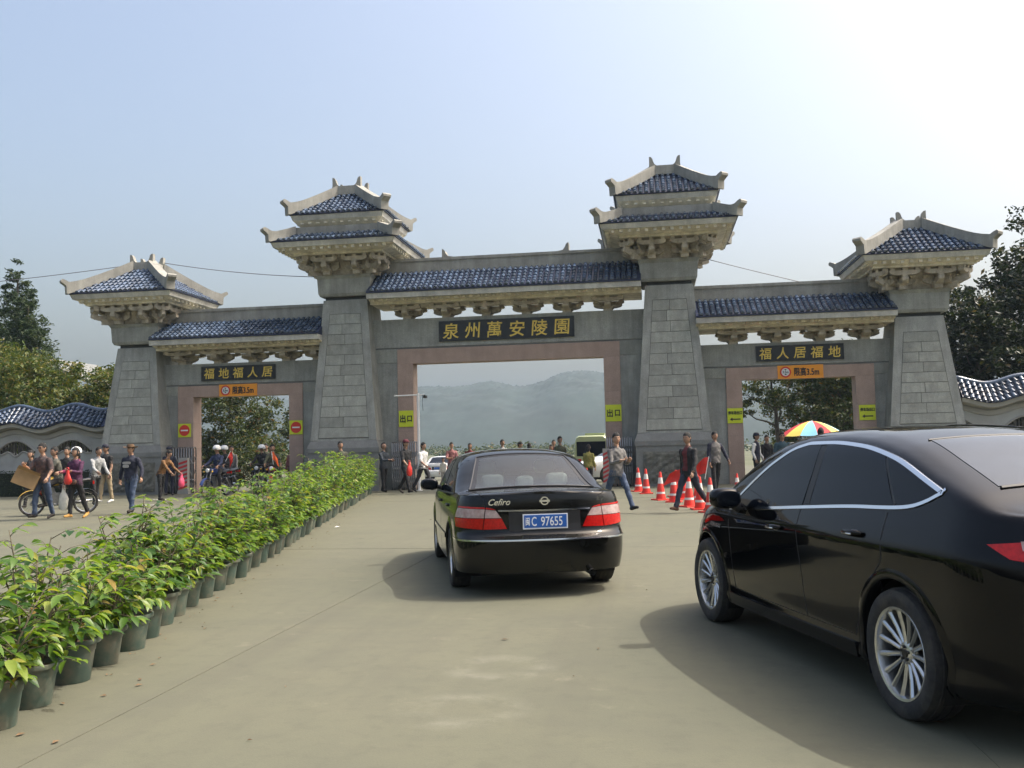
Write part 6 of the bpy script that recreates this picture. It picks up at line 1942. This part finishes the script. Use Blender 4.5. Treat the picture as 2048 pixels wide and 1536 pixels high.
def held(label, name, cat, mesh_mb, mats, p, parent_t, smooth=40, rot=None, group=None):
    """a thing in a person's hand: placed in the world, top-level"""
    M = Matrix.Translation(parent_t.location) @ RZ(parent_t.rotation_euler.z) @ Matrix.Translation(p)
    if rot is not None: M = M @ rot
    return mk(name, mesh_mb, mats, smooth=smooth, M=M, label=label, cat=cat, group=group)
def bag_mb(h=.36, w=.22, d=.10):
    mb = MB(); P = []
    for z, sx, sy in ((0, .35, .4), (-.10, .40, .5), (-.16, .75, .8), (-.26, 1., 1.), (-h * .86, .95, .95), (-h, .55, .6)):
        P.append([(w / 2 * sx * math.cos(a) * (1 + .12 * math.sin(3 * a + z * 20)), d / 2 * sy * math.sin(a) * (1 + .12 * math.cos(2 * a + z * 30)), z) for a in np.linspace(0, 2 * math.pi, 15)])
    mb.grid(np.array(P), flip=True)
    mb.tube([(-.04, 0, -.02), (-.02, 0, .05), (.02, 0, .05), (.04, 0, -.02)], .008, 5)
    return mb
BAG_R = mat("bag_red", (.55, .03, .02), .4, var=.2, vscale=14, trans=.0); BAG_P = mat("bag_pink", (.60, .07, .14), .4, var=.2, vscale=14); BAG_W = mat("bag_white", (.62, .60, .52), .5, var=.15, vscale=14)
CARTON = mat("cardboard", (.36, .23, .11), .85, var=.12, vscale=6)

c = cloth
BLACK = c("black", (.012, .012, .013)); NAVY = c("navy", (.012, .015, .03)); JEANS = c("jeans", (.035, .055, .10), col2=(.07, .10, .16), c2scale=5, c2amt=.6); KHAKI = c("khaki", (.30, .24, .15))
PLAID = c("plaid", (.035, .028, .03), col2=(.11, .06, .05), c2scale=16, c2amt=.7); PURPLE = c("purple", (.055, .012, .045)); LGREY = c("light_grey", (.30, .31, .31)); MGREY = c("mid_grey", (.13, .125, .12))
BROWN = c("brown", (.17, .085, .03)); OLIVE = c("olive", (.06, .065, .04)); WHITEC = c("white", (.62, .61, .57)); TEAL = c("teal", (.025, .055, .07)); MAROON = c("maroon", (.10, .015, .018)); PINKC = c("rose", (.26, .11, .11))
VESTG = c("vest_grey", (.11, .105, .10)); MAGENTA = c("magenta", (.22, .02, .07)); CAMO = c("camo", (.05, .055, .045), col2=(.14, .13, .10), c2scale=14, c2amt=.8); YOLIVE = c("yellow_olive", (.22, .20, .05))
TANSH = c("tan_shoe", (.42, .23, .06), bump=0); WHSH = c("white_shoe", (.6, .6, .58), bump=0); BRSH = c("brown_shoe", (.10, .045, .025), bump=0)

# --- left of the row of pots
pt, h = person("man in sunglasses and dark checked shirt walking with a cardboard box", (-9.23, -12.5, 0), -10, 1.72, PLAID, JEANS, stride=(14, -10), knees=(10, 6), arms=((38, 12, 75), (12, 28, 35)), glasses='dark', sleeve='elbow', head_turn=0, build=1.06)
bx = MB(); bx.box(-.26, .26, -.19, .19, -.17, .17); bx.add([(-.26, -.19, .171), (.26, -.19, .171), (.28, -.34, .25), (-.22, -.36, .27)], [(0, 1, 2, 3)])
held("brown cardboard box held at the hip by the man in sunglasses", "cardboard_box", "box", bx, CARTON, Vector((-.24, -.24, .95)), pt, smooth=None, rot=RZ(R_(35)) @ RY(R_(24)))
pt, h = person("woman in purple top and black trousers with a waist bag, walking to the camera", (-8.40, -12.47, 0), -8, 1.60, PURPLE, BLACK, TANSH, stride=(8, -14), knees=(5, 12), arms=((5, 12, 12), (32, 14, 70)), hair='long', build=1.02)
wb = MB(); wb.ellipsoid((0, -.14, .86), .13, .05, .065, e=.7); mk("waist_bag", wb, mat("leather_brown", (.09, .045, .03), .5), pt, smooth=True)
held("red bag in the bent arm of the woman in purple", "carrier_bag", "bag", bag_mb(.34, .2, .12), BAG_R, h['hands'][1] + Vector((.06, -.02, .02)), pt, True, group="plastic bags")
held("off-white bag hanging from the hand of the woman in purple", "carrier_bag", "bag", bag_mb(.52, .26, .12), BAG_W, h['hands'][0], pt, True, group="plastic bags")
pt, h = person("man in light grey long sleeves and dark trousers leaning forward behind the motorbike", (-10.87, -7.78, 0), 62, 1.66, LGREY, BLACK, stride=(18, -14), knees=(10, 8), arms=((35, 8, 30), (20, 8, 25)), lean=16)
pt, h = person("man in black T-shirt, dark cap and khaki trousers by the left tower plinth", (-11.61, -6.03, 0), -15, 1.73, BLACK, KHAKI, WHSH, sleeve='short', stride=(10, -6), knees=(4, 6), arms=((2, 14, 12), (6, 14, 16)), hat='cap_dark', build=1.05)
pt, h = person("man in a brown wide-brimmed hat, dark sweatshirt and jeans walking to the camera", (-7.78, -11.16, 0), -5, 1.66, NAVY, JEANS, stride=(-10, 14), knees=(12, 8), arms=((-12, 24, 14), (10, 34, 16)), hat='cowboy', build=1.1)
pr = MB(); pr.ellipsoid((0, 0, 0), .12, .004, .035, seg=14, rings=6, e=.6); pr.ellipsoid((-.02, 0, -.08), .09, .004, .04, seg=14, rings=6, e=.6); mk("chest_print", pr, c("print_grey", (.32, .32, .30)), pt, M=h['up'] @ T(-.03, -.137, 1.19) @ SC(1.0))
pt, h = person("woman in a brown jacket bending forward with a pink bag near the left archway", (-10.17, -5.36, 0), 78, 1.58, BROWN, BLACK, stride=(6, -6), knees=(6, 8), arms=((40, 6, 10), (34, 8, 20)), lean=30, hair='short', head_tilt=20)
held("pink plastic bag carried by the woman in the brown jacket", "carrier_bag", "bag", bag_mb(.40, .24, .16), BAG_P, h['hands'][1], pt, True, group="plastic bags")
person("guard in dark uniform standing before the red striped gate box at the left archway", (-11.85, -1.75, 0), 25, 1.66, NAVY, NAVY, stride=(3, -3), arms=((6, 8, 12), (6, 8, 12)), hat='cap_dark')
# --- by the central archway
person("head of a man just showing over the far end of the potted shrubs", (-4.95, -3.6, 0), 30, 1.70, OLIVE, BLACK, group="people near the archways")
person("man in dark blue-grey jacket holding papers at the end of the potted row", (-3.94, -2.15, 0), 62, 1.60, c("slate", (.03, .038, .048)), BLACK, stride=(8, -8), knees=(4, 8), arms=((34, 6, 60), (28, 8, 60)), hair='bald', group="people near the archways")
pt, h = person("man in black shirt and dark red cap walking right with a red bag", (-2.85, -3.39, 0), 60, 1.70, BLACK, BLACK, sleeve='elbow', stride=(22, -20), knees=(6, 18), arms=((20, 8, 30), (-8, 8, 20)), hat='cap_red', group="people near the archways")
held("red plastic bag between the two men walking by the central archway", "carrier_bag", "bag", bag_mb(.44, .22, .14), BAG_R, h['hands'][0] + Vector((-.06, -.1, .16)), pt, True, group="plastic bags")
person("man in white short-sleeved shirt and dark trousers striding right by the pole", (-2.50, -2.45, 0), 65, 1.60, WHITEC, c("charcoal", (.03, .03, .032)), sleeve='elbow', stride=(-20, 24), knees=(14, 4), arms=((16, 8, 40), (-16, 8, 30)), hair='short', build=1.08, group="people near the archways")
person("person in rose shirt beyond the archway, left of the black saloon's roof", (-2.75, 3.2, gz(3.2)), 20, 1.64, PINKC, JEANS, sleeve='elbow', arms=((30, 10, 60), (20, 10, 50)), group="people near the archways")
person("person in dark red top beside the one in the rose shirt beyond the archway", (-2.25, 4.4, gz(4.4)), 10, 1.62, MAROON, BLACK, hair='long', group="people near the archways")
person("child in pale clothes beyond the archway at the black saloon's left", (-2.95, 2.6, gz(2.6)), -20, 1.05, WHITEC, c("pale_grey", (.35, .34, .33)), group="people near the archways")
person("man whose head shows above the middle of the black saloon's roof", (-.87, 4.0, gz(4)), 35, 1.72, LGREY, BLACK, group="people near the archways")
person("dark-haired person bending behind the black saloon's roof", (-.42, 4.6, gz(4.6)), 70, 1.66, BLACK, BLACK, lean=18, head_tilt=18, group="people near the archways")
person("person with long dark hair behind the black saloon, right of the bending one", (.02, 5.4, gz(5.4)), 180, 1.60, BLACK, BLACK, hair='long', group="people near the archways")
person("man in olive shirt standing in front of the pale green minibus", (1.77, .4, 0), 30, 1.72, OLIVE, JEANS, sleeve='elbow', group="people near the archways")
person("person in yellow-olive top beyond the black saloon's right rear corner", (2.95, -2.2, 0), 160, 1.42, YOLIVE, BLACK, hair='long', group="people near the archways")
person("man in dark red jacket beyond the archway between saloon roof and minibus", (.95, 6.2, gz(6)), 12, 1.70, MAROON, BLACK, stride=(-8, 10), group="people near the archways")
person("boy in yellow-olive shirt behind the saloon, left of the olive-shirted man", (1.25, 2.4, gz(2.4)), -10, 1.45, YOLIVE, JEANS, sleeve='short', group="people near the archways")
person("woman in rose top among the motorbikes at the left archway's right jamb", (-8.35, .9, 0), -6, 1.58, PINKC, BLACK, hair='long', stride=(8, -8), group="people near the archways")
person("man in olive jacket walking through the left archway behind the motorbikes", (-9.6, 1.4, 0), 4, 1.70, OLIVE, JEANS, stride=(12, -10), knees=(4, 10), group="people near the archways")
person("man in grey shirt behind the guard at the left archway's jamb", (-10.9, 1.2, 0), 8, 1.66, MGREY, BLACK, stride=(6, -8), group="people near the archways")
person("woman in dark clothes at the far left behind the man with the box", (-12.6, -8.2, 0), 8, 1.60, BLACK, BLACK, hair='long', stride=(8, -8))
# --- right of the black saloon
pt, h = person("man in grey shirt and jeans striding past the right of the black saloon", (4.25, -12.75, 0), 38, 1.69, MGREY, JEANS, c("black_shoe", (.012, .012, .012), bump=0), stride=(-26, 30), knees=(22, 4), arms=((24, 8, 82), (20, 8, 84)), head_turn=-20, build=1.0, inner=None)
pt, h = person("man in dark jacket over a red shirt walking past the traffic cones", (5.75, -12.94, 0), -42, 1.64, BLACK, c("dark_jeans", (.018, .022, .038)), BRSH, stride=(26, -24), knees=(6, 20), arms=((-18, 14, 16), (22, 20, 12)), inner=MAROON, head_turn=10, build=1.04, long_coat=False)
person("man in grey vest with navy sleeves walking in front of the right inner tower", (6.78, -5.32, 0), 28, 1.68, VESTG, BLACK, vest=NAVY, stride=(10, -8), knees=(4, 8), arms=((4, 10, 16), (10, 26, 18)), inner=None, build=1.05)
person("guard in black waistcoat and white sleeves at the right archway's left jamb", (8.40, -.9, 0), 60, 1.66, NAVY, BLACK, vest=WHITEC, arms=((-4, 14, 30), (6, 8, 20)), hat='cap_dark', stride=(4, -4))
person("man in teal shirt and spectacles standing beside the parasol", (9.15, -1.6, 0), 5, 1.66, TEAL, BLACK, glasses='clear', sleeve='elbow', arms=((6, 14, 24), (8, 12, 26)), build=1.14)
person("person in dark clothes half hidden behind the man in the teal shirt", (8.95, .9, 0), 20, 1.60, BLACK, BLACK)
person("dark-haired head showing over the right black car's roof by the parasol", (9.75, -5.2, 0), 170, 1.74, MAROON, BLACK)
# ------------------------------------------------------------------ motorbikes and riders
BIKEB = mat("bike_black", (.012, .012, .014), .3, coat=.5); BIKER = mat("bike_red", (.35, .02, .02), .3, coat=.5); BIKEU = mat("bike_blue", (.02, .04, .14), .3, coat=.5)
ENG = mat("engine_alloy", (.30, .30, .29), .45, metal=.7, var=.2, vscale=20); YEL = mat("bike_yellow", (.60, .36, .02), .4); LAMPG = mat("lamp_glass", (.6, .62, .62), .12, coat=.6)
def motorbike(label, loc, rotz, tank, group="motorbikes on the left"):
    """local +y forward, origin on the ground midway between the wheels"""
    t = thing("motorbike", label, "motorbike", loc, rotz, group)
    r = .295
    for y in (-.60, .62):
        e = part_empty("wheel", t, T(0, y, r) @ RY(math.pi / 2))
        b = MB(); b.lathe([(r - .055, -.03), (r - .02, -.042), (r, -.02), (r, .02), (r - .02, .042), (r - .055, .03), (r - .055, -.03)], 32); mk("tyre", b, RUBBER, e, smooth=50)
        b = MB(); b.lathe([(r - .07, -.02), (r - .052, -.026), (r - .052, .026), (r - .07, .02), (r - .07, -.02)], 32); b.lathe([(.045, -.05), (.045, .05)], 14, cap=True); mk("rim", b, ALLOY, e, smooth=50)
        b = MB()
        for k in range(18):
            a = 2 * math.pi * k / 18; s = .03 if k % 2 else -.03
            b.tube([(.04 * math.cos(a + .3), .04 * math.sin(a + .3), s), ((r - .062) * math.cos(a), (r - .062) * math.sin(a), 0)], .003, 4)
        mk("spokes", b, STEEL, e, kind="stuff")
    for s in (-1, 1):
        b = MB(); b.tube([(s * .075, .62, r), (s * .075, .50, .64), (s * .07, .44, .82)], [.022, .020, .018], 8); mk("fork_leg", b, STEEL, t, smooth=True)
        b = MB(); b.tube([(s * .10, -.60, r), (s * .11, -.40, .62)], .024, 8); mk("shock", b, STEEL, t, smooth=True)
        b = MB(); b.tube([(s * .05, .44, .92), (s * .20, .40, 1.00), (s * .36, .30, 1.00)], .013, 6); b.tube([(s * .28, .345, 1.0), (s * .38, .285, 1.0)], .018, 8); mk("handlebar", b, TRIMB, t, smooth=True)
        b = MB(); b.tube([(s * .22, .39, 1.0), (s * .27, .36, 1.16)], .006, 5); b.ellipsoid((s * .28, .36, 1.19), .055, .012, .036, seg=10, rings=6); mk("mirror", b, BIKEB, t, smooth=True)
        b = MB(); b.ellipsoid((s * .15, .50, .84), .03, .035, .03, seg=8, rings=6); mk("indicator", b, YEL, t, smooth=True)
        b = MB(); b.tube([(s * .08, -.02, .30), (s * .22, -.02, .30)], .016, 6); mk("foot_peg", b, TRIMB, t)
    b = MB(); b.tube([(0, .47, .84), (0, .30, .74), (0, -.05, .66), (0, -.55, .74)], .030, 8); b.tube([(0, .42, .78), (0, .28, .40), (0, -.10, .26), (0, -.22, .60)], .026, 8); b.tube([(0, -.15, .30), (0, -.60, r)], .028, 8); mk("frame", b, BIKEB, t, smooth=True)
    b = MB(); b.ellipsoid((0, .20, .84), .13, .25, .12, e=.8); mk("fuel_tank", b, tank, t, smooth=True)
    P = []
    for y, w, z in ((.02, .09, .80), (-.12, .13, .795), (-.38, .14, .82), (-.66, .13, .86), (-.72, .08, .85)):
        P.append([(w * math.cos(a), y, z + .045 * math.sin(a)) for a in np.linspace(0, 2 * math.pi, 13)])
    b = MB(); b.grid(np.array(P)); b.add(P[0][:-1], [tuple(range(12))]); b.add(P[-1][:-1], [tuple(range(11, -1, -1))]); mk("seat", b, TRIMB, t, smooth=60)
    b = MB(); b.obox((0, .10, .42), .24, .30, .26); b.tube([(0, .16, .50), (0, .22, .68)], .085, 12); b.obox((0, -.08, .36), .30, .22, .18)
    for k in range(5): b.obox((0, .17 + k * .012, .53 + k * .032), .21, .20, .010)
    mk("engine", b, ENG, t)
    b = MB(); b.tube([(.11, .24, .55), (.13, .30, .36), (.14, .10, .24), (.15, -.30, .27), (.16, -.78, .33)], [.020, .020, .024, .038, .042], 10); mk("exhaust_pipe", b, CHROME, t, smooth=True)
    for y, z0, c, mtl in ((.62, r, (20, 150), tank), (-.60, r, (40, 175), BIKEB)):
        P = []
        for a in np.linspace(R_(c[0]), R_(c[1]), 16):
            P.append([(x, y + (r + .035 + .012 * (1 - (x / .06) ** 2)) * math.cos(a), z0 + (r + .035 + .012 * (1 - (x / .06) ** 2)) * math.sin(a)) for x in (-.06, -.03, 0, .03, .06)])
        b = MB(); b.grid(np.array(P)); mk("mudguard", b, mtl, t, smooth=True)
    b = MB(); b.ellipsoid((0, .50, .88), .085, .07, .085); mk("headlamp", b, BIKEB, t, smooth=True)
    b = MB(); b.ellipsoid((0, .555, .88), .072, .022, .072); mk("headlamp_glass", b, LAMPG, t, smooth=True)
    b = MB(); b.ellipsoid((0, .46, 1.0), .10, .05, .05); mk("dial", b, TRIMB, t, smooth=True)
    b = MB(); b.box(-.09, .09, -.80, -.76, .74, .82); mk("tail_lamp", b, REDLENS, t)
    return t
SITS = dict(sit=.80, stride=(66, 66), knees=(78, 78))
bd = Vector((-10.21 + 9.3, -11.43 + 10.74)); ba = math.atan2(-bd.x, bd.y)
mid = (Vector((-10.21, -11.43)) + Vector((-9.3, -10.74))) / 2
motorbike("side-on motorbike with two riders behind the woman in purple", (mid.x, mid.y, 0), ba, YEL)
bf = math.degrees(ba) + 180
dn = bd.normalized()
pt, h = person("dark-haired man in patterned jacket riding the side-on motorbike", (mid.x + dn.x * .02, mid.y + dn.y * .02, 0), bf, 1.68, CAMO, BLACK, arms=((42, 10, 25), (42, 10, 25)), lean=8, head_turn=35, group="motorbike riders", **SITS)
held("red plastic bag hanging at the knee of the side-on motorbike's rider", "carrier_bag", "bag", bag_mb(.52, .28, .16), BAG_R, Vector((-.10, -.42, .98)), pt, True, group="plastic bags")
pt, h = person("pillion passenger in magenta jacket and white helmet behind the woman in purple", (mid.x - dn.x * .40, mid.y - dn.y * .40, 0), bf, 1.62, MAGENTA, BLACK, arms=((40, 10, 40), (40, 12, 40)), hat='helmet', head_turn=20, group="motorbike riders", **SITS)
person("man partly hidden behind the side-on motorbike's rider", (-11.2, -8.6, 0), 5, 1.68, BLACK, BLACK)
for k, (x, y, f, tank, top, hat, lab) in enumerate(((-9.45, -3.05, -6, BIKEU, c("denim_blue", (.02, .03, .07)), 'helmet', "foremost of the motorbikes coming through the left archway, blue tank"),
        (-10.15, -1.0, -12, BIKEB, BLACK, 'helmet', "motorbike with black tank beside the left archway's left jamb"),
        (-9.05, -.35, 6, BIKEB, BLACK, 'helmet', "black motorbike in the middle of the left archway"),
        (-8.15, -1.55, 22, BIKER, OLIVE, None, "red motorbike at the right of the left archway behind the shrubs"))):
    motorbike(lab, (x, y, 0), R_(180 + f), tank, "motorbikes coming through the left archway")
    who = ["rider in blue with a white helmet on the foremost motorbike", "rider in black with white helmet by the left jamb", "rider in black with white helmet in mid archway", "bare-headed rider in an olive top beside the orange flag"][k]
    person(who, (x, y + .12, 0), f, 1.68, top, BLACK, arms=((40, 16, 28), (40, 16, 28)), lean=6, hat=hat, group="motorbike riders", **SITS)
pt, h = person("passenger in rose jacket behind the rider in mid archway", (-8.95, .35, 0), 6, 1.62, PINKC, BLACK, arms=((35, 12, 40), (35, 12, 40)), hair='long', group="motorbike riders", **SITS)
FLAG = mat("flag_red", (.55, .025, .015), .6, var=.15, vscale=6); FLAGO = mat("flag_orange", (.75, .12, .02), .6)
def flag(label, p, tilt, az, m, w=.42, h_=.34, ln=.62):
    t = thing("signal_flag", label, "flag", p, R_(az), "red signal flags")
    Mr = RY(R_(tilt))
    b = MB(); b.tube([(0, 0, 0), (0, 0, ln)], .009, 6); mk("stick", b, WHITEP, t, M=Mr)
    P = []
    for i in range(13):
        u = i / 12
        P.append([(.01 + w * u, .05 * math.sin(u * 7) * u + .02 * math.sin(v * 5 + u * 3), ln - .02 - h_ * v - .28 * u * u) for v in np.linspace(0, 1, 9)])
    b = MB(); b.grid(np.array(P)); mk("cloth", b, m, t, smooth=True, M=Mr)
flag("orange flag beside the bare-headed rider at the left archway", (-7.85, -2.1, 1.02), -8, 0, FLAGO, .16, .28, .45)
flag("red flag furled near the white helmets at the left archway", (-9.35, -2.6, 1.15), 25, 20, FLAG, .20, .22, .40)

# ------------------------------------------------------------------ traffic cones, flags, parasol
CONER = mat("cone_red", (.62, .035, .02), .5, var=.12, vscale=8, objvar=.15); CONEW = mat("cone_white", (.66, .64, .60), .5, var=.15, vscale=8)
def rcone(z0, z1): # radius law
    return None
def cone_r(z): return .125 - (.125 - .026) * (z - .035) / (.72 - .035)
def cone_parts():
    A = MB(); A.frustum(0, 0, .19, 0, .185, .03); A.lathe([(cone_r(.03), .0301), (cone_r(.69), .69), (.022, .715), (.0, .718)], 22)
    Bm = MB(); Bm.lathe([(cone_r(.16) + .001, .16), (cone_r(.21) + .001, .21)], 22); B2 = MB(); B2.lathe([(cone_r(.42) + .001, .42), (cone_r(.57) + .001, .57)], 22)
    return A.mesh("cone_shell", CONER, 40), Bm.mesh("reflective_band", CONEW, 40), B2.mesh("reflective_band", CONEW, 40)
CA, CB, CC = cone_parts()
for (x, y, lab) in ((4.56, -4.1, "leftmost traffic cone of the pair near the steel gate"), (4.80, -5.4, "right-hand traffic cone of the pair near the steel gate"), (5.19, -8.5, "traffic cone alone at the left of the cone row"), (5.62, -7.1, "far traffic cone behind the lone one in the row"),
        (5.78, -8.3, "traffic cone beside the red flag, behind the man in the dark jacket"), (5.50, -9.4, "traffic cone half covered by the left red flag"), (5.80, -11.2, "traffic cone at the feet of the man in the dark jacket"), (6.02, -10.6, "traffic cone just right of the man's legs"),
        (6.00, -12.1, "second nearest traffic cone, left of the nearest"), (6.17, -13.0, "nearest traffic cone, beside the right black car's mirror"), (7.27, -6.5, "small traffic cone alone below the man in the grey vest"), (2.95, -3.2, "traffic cone beyond the black saloon's right rear window")):
    t = thing("traffic_cone", lab, "traffic cone", (x, y, 0), random.uniform(0, 1.5), "red and white traffic cones", 1.0 if y < -6.6 or y > -6.4 else .8)
    put("cone_shell", CA, t); put("reflective_band", CB, t); put("reflective_band", CC, t)
flag("red flag draped over the cones left of the man in the dark jacket", (5.62, -10.6, .42), -30, 180, FLAG, .34, .34, .46)
flag("red flag behind the man in the dark jacket, right side", (6.25, -9.6, .55), -12, 160, FLAG, .26, .40, .56)

PAR = [mat("parasol_red", (.50, .02, .03), .7), mat("parasol_blue", (.22, .55, .70), .7), mat("parasol_yellow", (.75, .62, .12), .7)]
ps = thing("parasol", "large red, blue and yellow parasol in the right archway", "parasol", (11.0, 4.0, gz(4)), 0)
b = MB(); b.tube([(0, 0, 0), (0, 0, 2.21)], .025, 8); mk("pole", b, STEEL, ps, smooth=True)
b = MB(); b.lathe([(.30, 0), (.30, .06), (.06, .10)], 20, cap=True); mk("foot", b, GRANITE_D, ps)
for k in range(12):
    a0, a1 = 2 * math.pi * k / 12, 2 * math.pi * (k + 1) / 12; P = []
    for i in range(9):
        f = i / 8; z = 2.18 - .55 * f ** 1.7; r = 1.22 * f
        P.append([(r * math.cos(a0 + (a1 - a0) * g) * (1 - .04 * math.sin(math.pi * g) * f), r * math.sin(a0 + (a1 - a0) * g) * (1 - .04 * math.sin(math.pi * g) * f), z - .02 * math.sin(math.pi * g) * f) for g in (0, .25, .5, .75, 1)])
    b = MB(); b.grid(np.array(P)); mk("canopy_panel", b, PAR[[0, 2, 1][k % 3]], ps, smooth=True)
for k in range(12):
    a = 2 * math.pi * k / 12; b = MB(); b.tube([(0, 0, 1.62), (.70 * math.cos(a), .70 * math.sin(a), 1.95)], .008, 4); mk("rib", b, STEEL, ps)

# ------------------------------------------------------------------ small litter on the paving
DRY = mat("dry_leaf", (.13, .08, .04), .9, var=.3, vscale=30)
lt = MB()
for k in range(45):
    f = rng.uniform(0, 1); x = rng.uniform(-3, 7.5); y = rng.uniform(-29, -5)
    a = rng.uniform(0, 6.28); l = rng.uniform(.012, .035)
    p = Vector((x, y, .008)); d = Vector((math.cos(a), math.sin(a), 0)); s = Vector((-d.y, d.x, 0))
    lt.add([p - d * l, p + s * l * .4 + Vector((0, 0, .006)), p + d * l, p - s * l * .4 + Vector((0, 0, .004))], [(0, 1, 2, 3)])
for k in range(110):   # crumbs of soil and leaf along the pots
    s_ = rng.uniform(1, cum[-1] - 1); x, y = row_at(s_); x += rng.uniform(-.05, .35); a = rng.uniform(0, 6.28); l = rng.uniform(.008, .03)
    p = Vector((x, y, .007)); d = Vector((math.cos(a), math.sin(a), 0)); s = Vector((-d.y, d.x, 0))
    lt.add([p - d * l, p + s * l * .5 + Vector((0, 0, .006)), p + d * l, p - s * l * .5 + Vector((0, 0, .003))], [(0, 1, 2, 3)])
mk("fallen_leaves", lt, DRY, label="scattered dry leaves and crumbs on the paving by the pots", cat="litter", kind="stuff")
pc = MB(); pc.add([(0, 0, .006), (.09, .01, .016), (.10, .07, .010), (.02, .08, .022)], [(0, 1, 2, 3)]); mk("paper_scrap", pc, WHITEP, M=T(-.98, -15.7, 0), label="white scrap of paper on the paving beside the potted shrubs", cat="paper")
# ------------------------------------------------------------------ hazy air
hz_mat = bpy.data.materials.new("haze_air"); hz_mat.use_nodes = True
hn = hz_mat.node_tree; hn.nodes.clear()
ho = hn.nodes.new("ShaderNodeOutputMaterial"); hv = hn.nodes.new("ShaderNodeVolumePrincipled")
hv.inputs["Color"].default_value = (.62, .80, 1.0, 1); hv.inputs["Density"].default_value = 0.00025; hv.inputs["Anisotropy"].default_value = .2
hn.links.new(hv.outputs[0], ho.inputs["Volume"])
hzb = MB(); hzb.box(-1300, 1300, -120, 1400, -2.6, 105)
mk("haze", hzb, hz_mat, kind="stuff")
